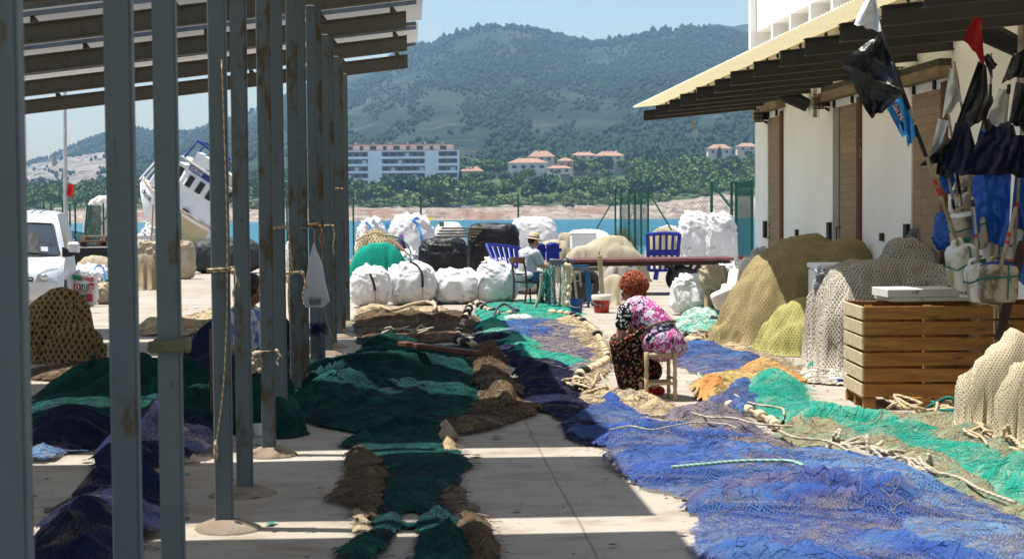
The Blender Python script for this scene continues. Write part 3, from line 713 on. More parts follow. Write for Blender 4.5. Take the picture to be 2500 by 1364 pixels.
def blue_twine():
    rs = random.Random(8); b = MB(); c = post_pt(3, 0, .55, .02, -.08)
    for i in range(22):
        P = [c + Vector((rs.uniform(-.09, .12), rs.uniform(-.02, .02), rs.uniform(-.1, .06))) for _ in range(4)]; b.tube(spline(P, 4), .004, 4)
    for i in range(5): b.tube(spline([c, c + Vector((rs.uniform(-.05, .1), 0, -.2)), c + Vector((rs.uniform(-.03, .1), 0, -.42))], 4), .003, 4)
    tag(b.build("twine_tangle", M("navy_twine", (.008, .012, .06, 1), None, 10, .9)), "tangle of dark blue twine caught on a post below the white bag", "twine")
    b = MB(); P = [post_pt(3, 1, 1.5, .05, -.07), post_pt(3, 1, .9, .03, -.07), post_pt(3, 1, .4, .12, -.1), post_pt(3, 1, .12, .3, -.2)]
    b.tube(spline(P, 6), .004, 5); tag(b.build("drooping_rope", rope_tan), "thin pale cord drooping from a middle post to the ground", "cord")
blue_twine()
# ------------------------------------------------------------------ right: whitewashed fishermen's stores with a canopy
WL = 5.9; WS = 26.6                                   # lateral of the wall, end of the building along the row
def wpx(px, s=None): return WL * F / (px - 1010)      # distance along the wall seen at a bearing
def stores():
    root = empty("fishermens_stores", (0, 0, 0), 0, "long whitewashed store building with wooden doors, brown beams and a canopy on the right", "building")
    lime = M("limewash", (.90, .89, .87, 1), (.84, .82, .79, 1), .9, .85, 0, .2, .15, 30, c3=(.55, .48, .40, 1), s3=1.2, t3=.74)
    rot = Matrix.Rotation(ROWA, 4, 'Z'); T = rot
    def lb(b, l0, l1, s0, s1, z0, z1, mi=0): return b.box(((l0 + l1) / 2, (s0 + s1) / 2, (z0 + z1) / 2), (abs(l1 - l0), abs(s1 - s0), z1 - z0), T, mi)
    doors = [(24.55, 25.65), (20.2, 21.62), (16.9, 18.15), (12.9, 14.2)]
    DT = [3.28, 3.18, 3.10, 3.10]
    # ground-floor wall with real openings
    b = MB(); s = WS
    for (d0, d1), dt in zip(doors, DT):
        lb(b, WL, WL + .3, d1, s, 0, 3.9); lb(b, WL, WL + .3, d0, d1, dt, 3.9); s = d0
    lb(b, WL, WL + .3, 4, s, 0, 3.9); lb(b, WL + .3, WL + 9, WS - .3, WS, 0, 3.9)
    b.build("wall", lime, root)
    # upper storey with a row of deep square window bays
    b = MB(); z0, z1 = 4.33, 4.80
    lb(b, WL, WL + .3, 4, WS, 3.9, z0); lb(b, WL + .002, WL + 9, 4, WS, z1, 8.5); lb(b, WL + .3, WL + 9, WS - .25, WS, 3.9, z1)
    s = WS; k = 0
    while s > 6:
        lb(b, WL - .004, WL + .55, s - .12, s, z0, z1); s -= 1.22
    lb(b, WL - .10, WL - .006, WS - .12, WS + .05, 4.0, 8.5)
    b.build("upper_wall", M("upper_white_wall", (.84, .82, .78, 1), (.78, .75, .70, 1), .5, .85), root)
    s = WS - .12
    while s > 7:
        w = MB(); lb(w, WL + .50, WL + .53, s - 1.09, s - .01, z0 + .01, z1 - .01); f = w.build("window", pane_dark, root)
        w = MB()
        for q in (s - .05, s - .55, s - 1.05): lb(w, WL + .46, WL + .499, q - .02, q + .02, z0 + .02, z1 - .02)
        w.build("frame", M("window_frame", (.16, .13, .10, 1)), f); s -= 1.22
    # sliding plank doors on rails
    t = NT("door_boards"); co = t.mapping(t.tc.outputs["Object"], (1, 1, 1), (0, 0, -ROWA)); sp = t.n("SeparateXYZ"); t.l(co, sp.inputs[0]); cb = t.n("CombineXYZ"); t.l(sp.outputs[1], cb.inputs[0]); t.l(sp.outputs[2], cb.inputs[1])
    bk = t.n("TexBrick"); t.l(cb.outputs[0], bk.inputs["Vector"]); bk.inputs["Scale"].default_value = 1.0
    for nm, v in (("Brick Width", .42), ("Row Height", .105), ("Mortar Size", .006), ("Bias", 0.0)): bk.inputs[nm].default_value = v
    bk.inputs["Color1"].default_value = (.27, .185, .115, 1); bk.inputs["Color2"].default_value = (.35, .25, .165, 1); bk.inputs["Mortar"].default_value = (.20, .13, .075, 1)
    gr = t.noise(t.mapping(co, (1, 3, 40)), 2.0, 5)
    t.col(t.mix(t.ramp(gr, [(.35, 0.0), (.75, .55)]), t.mix(t.ramp(t.noise(co, 1.1, 4), [(.35, 0.0), (.7, .6)]), bk.outputs["Color"], (.34, .24, .16, 1)), (.20, .13, .075, 1))); t.setp(.75, 0, .2)
    t.bump(bk.outputs["Fac"], -.4, .01)
    jamb = M("dark_red_jamb", (.13, .055, .02, 1), (.09, .035, .012, 1), 3, .8, c3=(.5, .46, .38, 1), s3=1.5, t3=.66); grey = M("grey_jamb", (.30, .29, .25, 1), None, 3, .9)
    rail_m = M("rail_box_wood", (.26, .19, .11, 1), (.16, .11, .06, 1), 3, .85, stretch=(4, .6, 4)); iron = M("dark_iron", (.02, .018, .016, 1), None, 10, .6)
    for i, ((d0, d1), dt) in enumerate(zip(doors, DT)):
        d = MB(); lb(d, WL + .02, WL + .07, d0 + .16, d1 - (.3 if i == 1 else .01), .03, dt + .03); dr = d.build("door", t.m, root)
        h = MB(); q = d1 - (.35 if i == 1 else .08); P = [RF(WL + .018, q, 1.30), RF(WL - .04, q, 1.30), RF(WL - .04, q, 1.52), RF(WL + .018, q, 1.52)]; h.tube(P, .012, 6); h.build("handle", iron, dr)
        j = MB(); lb(j, WL - .03, WL + .10, d0 - .02, d0 + .15, 0, dt + .06); j.build("jamb", jamb, root)
        if i in (1,): j = MB(); lb(j, WL + .004, WL + .05, d1 - .29, d1 - .004, 0, dt); j.build("jamb", grey, root)
        r = MB(); lb(r, WL - .16, WL - .003, d0 - .15, d1 + .14, dt + .10, dt + .22); rl = r.build("door_rail", rail_m, root)
        r = MB(); lb(r, WL - .14, WL - .004, d0 - .12, d1 + .12, dt + .223, dt + .30); r.build("rail_cover", M("mossy_cover", (.10, .085, .05, 1), (.03, .028, .02, 1), 20, .9), rl)
        for q in (d1 - .12, d0 + .4): r = MB(); lb(r, WL - .03, WL + .015, q - .03, q + .03, dt + .0, dt + .098); r.build("hanger", iron, rl)
        sw = MB(); lb(sw, WL - .05, WL - .002, d1 + .03, d1 + .16, 1.30, 1.58); sw.build("switch_box", iron, root)
        sw = MB(); lb(sw, WL - .04, WL - .002, d0 - 1.0, d0 - .90, 1.36, 1.46); sw.build("junction_box", M("brown_box", (.06, .03, .02, 1)), root)
    # bulkhead lamps with wire cages
    lamp_g = M("dusty_lamp_glass", (.26, .22, .14, 1), (.20, .17, .10, 1), 8, .35, 0, .5); 
    for px, z in ((1866, 3.32), (2020, 3.28), (2221, 3.33)):
        s = WL * F / (px + 18 - 1010) 
        p = RF(WL - .16, s, z); l = MB().box((0, 0, 0), (.18, .14, .20), Matrix.Translation(p) @ rot, 0, .03); lo = l.build("wall_lamp", lamp_g, root)
        c = MB()
        for dx in (-.06, 0, .06): c.tube([p + Vector((dx, -.085, -.11)), p + Vector((dx, -.085, .11))], .006, 5)
        for dz in (-.1, -.035, .035, .1): c.tube([p + Vector((-.1, -.085, dz)), p + Vector((.1, -.085, dz))], .006, 5)
        c.build("cage", iron, lo)
        a = MB(); a.box((0, 0, 0), (.07, .10, .12), Matrix.Translation(p + ROWP * .125) @ rot); a.tube([p + ROWP * .1 + Vector((0, 0, -.08)), p + ROWP * .16 + Vector((0, 0, -.12))], .02, 6); a.build("bracket", iron, lo)
    # steel beams of the canopy
    EL, zE, sl = 3.95, 3.30, .095                     # tip lateral, underside at the tip, slope
    zu = lambda l: zE + (l - EL) * sl
    k = 0; s = WS - .1
    while s > 4:
        b = MB(); h = .175; tip = EL + .02 * ((k * 7) % 3)
        for (dz0, dz1, wy) in ((0, .014, .11), (h - .014, h, .11), (.014, h - .014, .014)):
            V = []
            for l in (tip, WL + .0):
                for y in (-wy / 2, wy / 2):
                    for z in (dz0, dz1): V.append(RF(l, s + y, zu(l) + z))
            b.add(V, [(0, 1, 3, 2), (4, 6, 7, 5), (0, 4, 5, 1), (2, 3, 7, 6), (0, 2, 6, 4), (1, 5, 7, 3)])
        b.build("canopy_beam", dark_steel, root); s -= 1.22; k += 1
    b = MB(); fas = M("cream_fascia", (.62, .56, .42, 1), (.50, .44, .32, 1), 3, .7, c3=(.16, .09, .04, 1), s3=5, t3=.68)
    for l in (EL + .30, EL + 1.15, EL + 1.95):
        b = MB(); z = zu(l) + .175
        b.add([RF(l + dl, s, z + dz) for s in (4, WS + .15) for dl in (0, .06) for dz in (.001, .078)], [(0, 1, 3, 2), (4, 6, 7, 5), (0, 4, 5, 1), (2, 3, 7, 6), (0, 2, 6, 4), (1, 5, 7, 3)])
        pu = b.build("canopy_purlin", fas, root)
        if l < EL + .5:
            s = WS - .2
            while s > 6:
                c = MB(); c.lathe([(.0, .0), (.03, .0), (.03, .012), (.0, .03)], 8, Matrix.Translation(RF(l - .001, s, z + .04)) @ Matrix.Rotation(rad(-90), 4, 'Y')); c.build("bolt", iron, pu); s -= .53
    t = NT("ribbed_fibreglass"); co = t.tc.outputs["Object"]
    t.col(t.mix(t.ramp(t.noise(t.mapping(co, (14, 3, 3)), 3.0, 5, .6), [(.35, 0.0), (.62, 1.0)]), (.84, .81, .71, 1), (.70, .64, .50, 1))); t.setp(.6, 0, .3); t.bump(t.noise(co, 30, 4), .4, .01)
    tr = t.n("BsdfTranslucent"); tr.inputs[0].default_value = (.70, .62, .38, 1); ms = t.n("MixShader"); ms.inputs[0].default_value = .30
    t.l(t.b.outputs[0], ms.inputs[1]); t.l(tr.outputs[0], ms.inputs[2]); t.l(ms.outputs[0], t.out.inputs[0])
    n = 1100; m = 10; ss = np.linspace(4, WS + .35, n); ls = np.linspace(EL - .12, WL - .01, m); P = np.zeros((n, m, 3))
    for i, s in enumerate(ss):
        w = .013 * math.sin(s * 2 * math.pi / .095)
        for j, l in enumerate(ls): P[i, j] = RF(l, s, zu(l) + .277 + w)
    grid_obj("canopy_sheet", P, t.m, root)
    # stub gutters and drain pipe
    for s in (23.0, 14.9):
        b = MB(); b.tube([RF(WL - .62, s, 3.62), RF(WL - .02, s - .1, 3.30)], [.13, .10], 10); b.build("gutter_spout", iron, root)
    b = MB(); b.tube([RF(WL - .05, 22.4, 3.1), RF(WL - .05, 22.4, 3.7)], .03, 8); b.tube([RF(WL - .05, 14.7, 2.9), RF(WL - .05, 14.7, 3.7)], .035, 8); b.build("drain_pipe", M("pale_pipe", (.5, .46, .4, 1), (.2, .17, .14, 1), 5), root)
    return root
stores()
def dangling_rope():
    p = RF(3.95 + .85, WS - .15, 3.375); b = MB(); b.tube([p, p + Vector((.0, 0, -.10))], .006, 5)
    for k in range(3): b.tube(spline([p + Vector((0, 0, -.08)), p + Vector((-.03 + .03 * k, -.02, -.16)), p + Vector((-.02 + .02 * k, 0, -.24))], 4), .008, 5)
    tag(b.build("dangling_rope", rope_tan), "short knotted rope dangling from the first canopy beam", "rope")
dangling_rope()
# ------------------------------------------------------------------ nets spread and heaped on the quay
def poly_sd(px, py, poly):
    """signed distance, positive inside"""
    d = np.full(px.shape, 1e9); ins = np.zeros(px.shape, bool); n = len(poly)
    for i in range(n):
        ax, ay = poly[i]; bx, by = poly[(i + 1) % n]; ex, ey = bx - ax, by - ay
        L = ex * ex + ey * ey + 1e-12; t = np.clip(((px - ax) * ex + (py - ay) * ey) / L, 0, 1)
        d = np.minimum(d, np.hypot(px - ax - t * ex, py - ay - t * ey))
        c = ((ay > py) != (by > py)) & (px < (bx - ax) * (py - ay) / (by - ay + 1e-12) + ax); ins ^= c
    return np.where(ins, d, -d)
NETS = []
TW = {}
def twine_mats(key):
    if key not in TW:
        c = lambda n, a, b: M("twine_" + n, a, b, 14, .9, 0, .1)
        blue = c("blue", (.034, .072, .25, 1), (.022, .046, .19, 1)); lblue = c("light_blue", (.085, .15, .29, 1), (.06, .115, .25, 1)); viol = c("violet", (.09, .065, .17, 1), (.05, .04, .12, 1)); sand = c("sand", (.26, .215, .155, 1), (.19, .15, .105, 1)); teal = c("teal", (.02, .30, .22, 1), (.012, .21, .16, 1)); lteal = c("light_teal", (.06, .28, .21, 1), (.04, .23, .17, 1)); ol = c("olive", (.25, .23, .14, 1), (.16, .15, .10, 1)); dk = c("dark", (.02, .018, .022, 1), (.035, .03, .028, 1)); navy = c("navy", (.004, .006, .026, 1), (.008, .012, .045, 1)); dg = c("deep_green", (.005, .075, .056, 1), (.002, .024, .020, 1)); br = c("brown", (.115, .075, .04, 1), (.065, .042, .025, 1)); och = c("ochre", (.46, .20, .06, 1), (.40, .28, .10, 1)); grey = c("grey", (.18, .17, .18, 1), (.12, .11, .13, 1))
        TW.update(blue=[blue, lblue, blue, blue, lblue, viol, sand], bluegrey=[lblue, blue, grey, sand, lblue], teal=[teal, teal, lteal, teal, lteal, ol], olive=[ol, sand, ol, lteal, br], navy=[navy, navy, dk, navy, dk], green=[dg, dg, dg, navy, dk, dg], brown=[br, br, dk, sand], tan=[sand, sand, br, grey], ochre=[och, och, sand, ol], slate=[grey, viol, grey, sand, dk])
    return TW[key]
TKEY = {"blue_net": "blue", "blue_grey_net": "bluegrey", "teal_net": "teal", "olive_net": "olive", "navy_net": "navy", "dark_teal_net": "green", "brown_net": "brown", "tan_net": "tan", "ochre_net": "ochre", "slate_purple_net": "slate", "pale_grey_net": "tan", "pale_green_mono": "teal"}
def twine(o, X, Y, Z, sd, res, fa, seed, key, dens=420, wd=.0045, cap=16000):
    """loose twine and gathered mesh lying on a net: thin ribbons that follow its surface"""
    rs = np.random.RandomState(seed + 900); inside = np.argwhere(sd > -.015); area = len(inside) * res * res; n = int(min(cap, area * dens))
    if n < 5: return
    pk = inside[rs.randint(0, len(inside), n)]; x = X[pk[:, 0], pk[:, 1]] + rs.uniform(-res, res, n); y = Y[pk[:, 0], pk[:, 1]] + rs.uniform(-res, res, n)
    k = 6; L = rs.uniform(.03, .10, n) * (1 + 1.5 * (rs.rand(n) < .06)); a = fa + rs.normal(0, .75, n); cv = rs.normal(0, 9.0, n)
    P = np.zeros((n, k, 3)); A = np.zeros((n, k)); px, py = x.copy(), y.copy()
    for j in range(k):
        gi = np.clip((px - X[0, 0]) / res, 0, X.shape[0] - 1.001); gj = np.clip((py - Y[0, 0]) / res, 0, X.shape[1] - 1.001); i0 = gi.astype(int); j0 = gj.astype(int); u = gi - i0; v = gj - j0
        z = Z[i0, j0] * (1 - u) * (1 - v) + Z[i0 + 1, j0] * u * (1 - v) + Z[i0, j0 + 1] * (1 - u) * v + Z[i0 + 1, j0 + 1] * u * v
        P[:, j, 0], P[:, j, 1], P[:, j, 2] = px, py, z + .003 + .006 * rs.rand(n) * (j not in (0, k - 1)); aa = a + cv * L * j / k + rs.normal(0, .12, n); A[:, j] = aa
        px = px + np.cos(aa) * L / (k - 1); py = py + np.sin(aa) * L / (k - 1)
    w = wd * rs.uniform(.6, 1.5, n)[:, None]; ox, oy = -np.sin(A) * w * .5, np.cos(A) * w * .5; tl = (rs.uniform(-.6, .9, n)[:, None] * w) * np.ones((1, k))
    Lf = P + np.stack([ox, oy, tl * .5], 2); Rt = P - np.stack([ox, oy, tl * .5], 2); V = np.stack([Lf, Rt], 2).reshape(-1, 3)
    b = (np.arange(n) * k * 2)[:, None] + (np.arange(k - 1) * 2)[None]; Q = np.stack([b, b + 1, b + 3, b + 2], 2).reshape(-1, 4)
    ms = twine_mats(key); g = pn(x * 1.6 + seed, y * 1.6, 3.3) * 1.6 + rs.uniform(-1, 1, n); mi = np.clip(((g + 1.6) / 3.2 * len(ms)).astype(int), 0, len(ms) - 1)
    t = fast_mesh("loose_twine", V, Q, ms, o, np.repeat(mi, k - 1)); t["kind"] = "stuff"
def net(name, label, px, mat, h=.12, off=.008, res=.04, seed=0, edge=.15, fa=0.3, fs=1.0, rag=.06, lumps=(), cat="fishing net", group=None, foldamp=.7):
    """a net spread on the ground: outline given as ground points, gathered into folds h high"""
    pts = [G(x, y) for x, y in px]; poly = [(p.x, p.y) for p in spline(pts, 4, True)]
    a = np.array(poly); x0, y0 = a.min(0) - .1; x1, y1 = a.max(0) + .1
    X, Y = np.meshgrid(np.arange(x0, x1, res), np.arange(y0, y1, res), indexing='ij')
    sd = poly_sd(X, Y, poly) + rag * fbm(X * 2.3 + seed * 7.3, Y * 2.3, seed, 4)
    c, s = math.cos(fa), math.sin(fa); U = (X * c + Y * s); V = (-X * s + Y * c)
    wx = .35 * pn(X * 1.1, Y * 1.1, seed + 5.5)
    wy = .6 * pn(X * .55, Y * .55, seed + 15.5)
    f1 = np.clip(1 - np.abs(pn(U * .55 * fs + wx * 1.6, V * 1.9 * fs + wy * 1.5, seed * 3.1)) * 2.6, 0, 1) ** 1.5
    f2 = np.clip(1 - np.abs(pn(U * 1.3 * fs + wx, V * 4.6 * fs + wy * 3, seed * 1.7 + 40)) * 2.4, 0, 1) ** 1.6
    f3 = fbm(X * 5, Y * 5, seed, 3)
    zone = np.clip(.5 + 1.3 * pn(X * .75, Y * .75, seed + 21.0), 0, 1)
    fold = .95 * f1 * (.35 + .65 * zone) + .42 * f2 * zone + .09 * f3 + .16 * zone
    fold = np.clip(fold, .0, 1.5)
    e = 1 - np.exp(-np.clip(sd, 0, None) / edge)
    big = .75 + .5 * np.clip(pn(X * .8, Y * .8, seed + 9.0) + .2, 0, 1)
    Z = h * e * ((1 - foldamp) * .6 + foldamp * fold * 1.15) * big
    gather = np.clip(fold * .9 + .25 * np.exp(-np.clip(sd, 0, None) / .08), 0, 1)
    for (lx, ly, lr, lh) in lumps:
        p = G(lx, ly); q = ((X - p.x) ** 2 + ((Y - p.y) * .8) ** 2) / lr ** 2
        Z = Z + lh * np.exp(-q * (1 + .35 * pn(X * 3, Y * 3, seed + 2.2))) * (.75 + .35 * fold)
    Z = Z + off
    P = np.stack([X + .04 * f3 * h * 3, Y, Z], 2)
    o = grid_obj(name, P, mat, mask=sd > -.01, attr=gather); tag(o, label, cat, group); NETS.append(o)
    dist = float(np.mean(a[:, 1])); kf = min(1.0, (13.0 / max(dist, 8)) ** 1.6)
    if mat.name in TKEY: twine(o, X, Y, Z, sd, res, fa, seed, TKEY[mat.name], (620 if mat.name == 'blue_net' else 950) * kf + 60, .0026 * max(1, dist / 10))
    return o
def mound(name, label, comps, mat, res=.05, seed=0, fold=.06, off=0.0, cat="fishing net", group=None, rough=.16, lo=.012, tag_it=True, fscale=1.0, drape=.55):
    """heaped net or tarpaulin: comps are (x, y, rx, ry, height, rotation, flatness)"""
    x0 = min(c[0] - max(c[2], c[3], c[7] if len(c) > 7 else 0) * 1.4 for c in comps); x1 = max(c[0] + max(c[2], c[3]) * 1.4 for c in comps)
    y0 = min(c[1] - max(c[2], c[3]) * 1.4 for c in comps); y1 = max(c[1] + max(c[2], c[3]) * 1.4 for c in comps)
    X, Y = np.meshgrid(np.arange(x0, x1, res), np.arange(y0, y1, res), indexing='ij'); Z = np.zeros_like(X); D0 = np.full(X.shape, 9.0); XF, YF = X, Y
    for i, c in enumerate(comps):
        cx, cy, rx, ry, hh, rt, p = (list(c) + [0, 2.4])[:7] if len(c) < 7 else c[:7]; rl, q_ = (c[7], c[8]) if len(c) > 7 else (rx, 1.7)
        ca, sa = math.cos(rt), math.sin(rt); U = ((X - cx) * ca + (Y - cy) * sa) / rx; V = (-(X - cx) * sa + (Y - cy) * ca) / ry; U = np.where(U < 0, U * rx / rl, U)
        an = np.arctan2(V * ry, U * rx); per = (rx + ry) * .5; hang = np.abs(pn(np.cos(an) * per * 4.2 + seed, np.sin(an) * per * 4.2, seed + i)) * np.clip(np.hypot(U, V) - .35, 0, 1)
        d = (np.abs(U) ** p + np.abs(V) ** p) ** (1 / p) * (1 + drape * hang) * (1 + rough * fbm(X * 1.3 / max(rx, .3), Y * 1.3 / max(ry, .3), seed + i * 1.7, 3)); D0 = np.minimum(D0, d)
        z = hh * np.clip(1 - np.clip(d, 0, 1) ** p, 0, 1) ** (1 / q_)
        k = .08 * hh; Z = np.where(Z > 0, np.maximum(Z, z) + k * np.exp(-np.abs(Z - z) / (.15 * hh)) * (np.minimum(Z, z) > 0) * .3, z)
    w = .3 * pn(X * 1.5 * fscale, Y * 1.5 * fscale, seed + 3.0)
    r = 1 - 1.6 * np.abs(pn(X * 1.8 * fscale + w * 3, Y * 1.8 * fscale + Z * 1.6 * fscale + w, seed * 2.3)); r2 = 1 - 1.6 * np.abs(pn(X * 4.5 * fscale + w, Y * 4.5 * fscale + Z * 4 * fscale, seed + 8.0))
    Z2 = Z + fold * (r - .5 + .5 * (r2 - .5)) * np.clip(Z / .2, 0, 1)
    Z2 = np.clip(Z2, .003, None) + off
    gx = np.gradient(Z, res, axis=0); gy = np.gradient(Z, res, axis=1); gl = np.sqrt(1 + gx ** 2 + gy ** 2)
    dn = fold * .9 * (r2 - .5) + fold * .7 * (r - .5)
    P = np.stack([X - gx / gl * dn, Y - gy / gl * dn, Z2], 2)
    rm = min(min(c[2], c[3]) for c in comps); m = D0 < 1.0 + 2.2 * res / rm
    P[..., 0] = np.where(D0 < .97, P[..., 0], X); P[..., 1] = np.where(D0 < .97, P[..., 1], Y)
    o = grid_obj(name, P, mat, mask=m)
    if tag_it: tag(o, label, cat, group)
    return o
def pc(l, r, t, b, dr=.6, p=2.4, rt=0.0, h=None):
    """a heap seen between columns l and r, its top at row t and its foot at row b"""
    m = (l + r) / 2; q = G(m, b); rx0 = (r - l) / 2 * q.y / F; ry = rx0 * dr; Yc = q.y + ry; rx = (r - l) / 2 * Yc / F
    top = D(m, t, Yc).z if h is None else h; c = D(m, b, Yc)
    return (c.x, Yc, rx * 1.02, ry, top, rt, p)
def rope(name, label, px, r, mat, z=.02, wob=.0, seed=0, cat="rope", n=6, group=None):
    rs = random.Random(seed); P = []
    for q in px:
        zz = q[2] if len(q) > 2 else z; p = G(q[0], q[1], 0); p.z = zz + r; P.append(p + Vector((rs.uniform(-wob, wob), rs.uniform(-wob, wob), 0)))
    b = MB().tube(spline(P, 8), r, n); o = b.build(name, mat, None, True); return tag(o, label, cat, group)
cork = M("float_cork", (.60, .48, .31, 1), (.44, .33, .20, 1), 30, .8, bump=.4)
def floatline(label, px, r=.012, every=.3, seed=0, discs=.15, z=.03, scale=1.0, name="float_line", group="float lines"):
    rs = random.Random(seed); P = []
    for q in px:
        p = G(q[0], q[1]); p.z = (q[2] if len(q) > 2 else z) + .02; P.append(p)
    S_ = spline(P, 14); e = empty(name, S_[0], 0, label, "float line", group); o0 = S_[0]
    MB().tube([p - o0 for p in S_], r, 6).build("rope", rope_tan, e, True)
    acc = 0; nxt = .05
    for i in range(1, len(S_)):
        a, b = S_[i - 1], S_[i]; acc += (b - a).length
        if acc > nxt:
            nxt = acc + every * rs.uniform(.6, 1.3); T = frame(a - o0, (b - a)) @ Matrix.Rotation(rad(90), 4, 'Y'); k = scale
            if rs.random() < discs:
                MB().lathe([(.015, -.05 * k), (.06 * k, -.05 * k), (.072 * k, -.03 * k), (.05 * k, -.012 * k), (.075 * k, .012 * k), (.06 * k, .04 * k), (.015, .045 * k)], 16, T).build("rubber_disc", black_rubber, e, False, 40)
            else:
                MB().lathe([(.012, -.075 * k), (.036 * k, -.07 * k), (.045 * k, -.03 * k), (.045 * k, .03 * k), (.036 * k, .07 * k), (.012, .075 * k)], 12, T).build("cork_float", cork, e, False, 40)
    return e
N_blue = net_mat("blue_net", (.026, .060, .225, 1), (.055, .130, .26, 1), .017, .22, True, (.075, .070, .125, 1), .9, floor=.06, dens=.57, t3=.53)
N_bluegrey = net_mat("blue_grey_net", (.085, .17, .30, 1), (.05, .10, .26, 1), .019, .24, True, (.12, .12, .16, 1), 1.2, floor=.38, dens=.52)
N_slate = net_mat("slate_purple_net", (.13, .115, .145, 1), (.20, .17, .14, 1), .019, .24, True, (.05, .045, .11, 1), 1.4, floor=.4, dens=.5)
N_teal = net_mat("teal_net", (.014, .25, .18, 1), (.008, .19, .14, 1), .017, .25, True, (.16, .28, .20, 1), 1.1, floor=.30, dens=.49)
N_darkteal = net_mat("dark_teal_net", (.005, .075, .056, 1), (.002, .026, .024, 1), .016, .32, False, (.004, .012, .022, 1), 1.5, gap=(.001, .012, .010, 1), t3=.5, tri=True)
N_olive = net_mat("olive_net", (.235, .21, .13, 1), (.17, .16, .10, 1), .017, .25, True, (.12, .22, .15, 1), 1.3, floor=.5, dens=.45)
N_tan = net_mat("tan_net", (.42, .33, .20, 1), (.33, .25, .145, 1), .019, .25, True, (.24, .20, .15, 1), 1.6, floor=.45, dens=.48)
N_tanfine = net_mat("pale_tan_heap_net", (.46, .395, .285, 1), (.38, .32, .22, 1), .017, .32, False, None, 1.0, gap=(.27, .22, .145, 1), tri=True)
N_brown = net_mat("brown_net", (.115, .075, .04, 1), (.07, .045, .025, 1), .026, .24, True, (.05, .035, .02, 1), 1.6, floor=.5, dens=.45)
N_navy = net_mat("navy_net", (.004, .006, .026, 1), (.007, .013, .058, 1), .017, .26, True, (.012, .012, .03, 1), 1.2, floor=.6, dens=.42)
N_ochre = net_mat("ochre_net", (.46, .19, .055, 1), (.40, .27, .10, 1), .017, .25, True, (.42, .36, .13, 1), 1.5, floor=.5, dens=.45, t3=.5)
N_yel = net_mat("yellow_heap_net", (.34, .315, .12, 1), (.26, .24, .085, 1), .026, .32, False, None, 1.2, gap=(.24, .21, .07, 1), tri=True)
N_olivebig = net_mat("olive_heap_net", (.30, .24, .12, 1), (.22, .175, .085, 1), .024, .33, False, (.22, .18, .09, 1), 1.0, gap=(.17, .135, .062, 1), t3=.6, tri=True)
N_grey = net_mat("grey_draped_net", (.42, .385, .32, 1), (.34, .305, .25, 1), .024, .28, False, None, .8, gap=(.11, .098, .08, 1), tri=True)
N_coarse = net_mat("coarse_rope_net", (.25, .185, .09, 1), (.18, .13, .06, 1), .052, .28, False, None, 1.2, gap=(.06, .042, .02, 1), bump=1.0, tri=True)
N_green = net_mat("bright_green_net", (.010, .32, .22, 1), (.008, .27, .19, 1), .03, .30, False, None, 1.0, gap=(.003, .12, .085, 1), tri=True)
# --- sunlit side
net("blue_net", "large bright blue net spread across the foreground from shade into sun", [(1470, 985), (1520, 990), (1600, 1035), (1650, 1030), (1730, 1050), (1830, 1065), (1890, 1100), (2000, 1115), (2120, 1125), (2250, 1160), (2330, 1195), (2430, 1250), (2540, 1300), (2600, 1400), (2400, 1470), (1730, 1470), (1700, 1400), (1692, 1340), (1700, 1290), (1655, 1215), (1560, 1188), (1490, 1140), (1462, 1095), (1400, 1070), (1380, 1030)], N_blue, .19, .010, .028, 1, .10, -.35, 1.0, lumps=[(1500, 1120, .3, .08)])
net("blue_grey_net", "pale grey blue net lying over the blue net at the lower right corner", [(1960, 1130), (2100, 1140), (2230, 1170), (2330, 1215), (2450, 1270), (2560, 1330), (2560, 1440), (2350, 1440), (2230, 1330), (2160, 1260), (2060, 1210), (1900, 1190), (1880, 1150)], N_bluegrey, .16, .035, .030, 2, .12, -.5, 1.1)
net("slate_net", "slate purple net bunched between the stool and the green strip", [(1640, 1015), (1720, 998), (1790, 1015), (1850, 1050), (1900, 1085), (1960, 1120), (1880, 1130), (1800, 1110), (1720, 1085), (1650, 1060), (1610, 1035)], N_slate, .17, .03, .032, 3, .12, .6, 1.3)
net("navy_net", "dark blue net in the shade left of the red haired woman", [(1270, 905), (1330, 885), (1400, 900), (1430, 950), (1445, 1000), (1480, 1040), (1470, 1085), (1390, 1075), (1350, 1020), (1290, 995), (1255, 950)], N_navy, .22, .012, .035, 4, .16, .4, 1.0, lumps=[(1340, 930, .5, .08)])
net("teal_net", "long sea green net strip winding from the ochre net to the right edge", [(1825, 935), (1870, 915), (1930, 925), (1965, 955), (1990, 992), (2070, 1030), (2160, 1046), (2260, 1062), (2350, 1072), (2440, 1098), (2560, 1150), (2560, 1260), (2470, 1235), (2380, 1180), (2290, 1130), (2200, 1098), (2110, 1085), (2010, 1070), (1930, 1045), (1860, 1015), (1820, 975)], N_teal, .22, .012, .030, 5, .12, -.4, 1.2, lumps=[(1890, 965, .3, .07), (2230, 1062, .3, .05)])
net("olive_net", "olive khaki net edged with knotted rope below the green strip", [(1890, 1072), (1960, 1052), (2060, 1062), (2160, 1085), (2270, 1115), (2360, 1160), (2460, 1215), (2540, 1260), (2500, 1290), (2400, 1245), (2290, 1195), (2170, 1150), (2060, 1125), (1950, 1105)], N_olive, .20, .02, .030, 6, .12, -.4, 1.3)
net("olive_net", "olive green net gathered under the slatted crate", [(2080, 1055), (2140, 1040), (2240, 1038), (2330, 1045), (2420, 1066), (2500, 1110), (2520, 1150), (2400, 1120), (2280, 1085), (2170, 1065)], N_olive, .22, .04, .032, 17, .12, .3, 1.3)
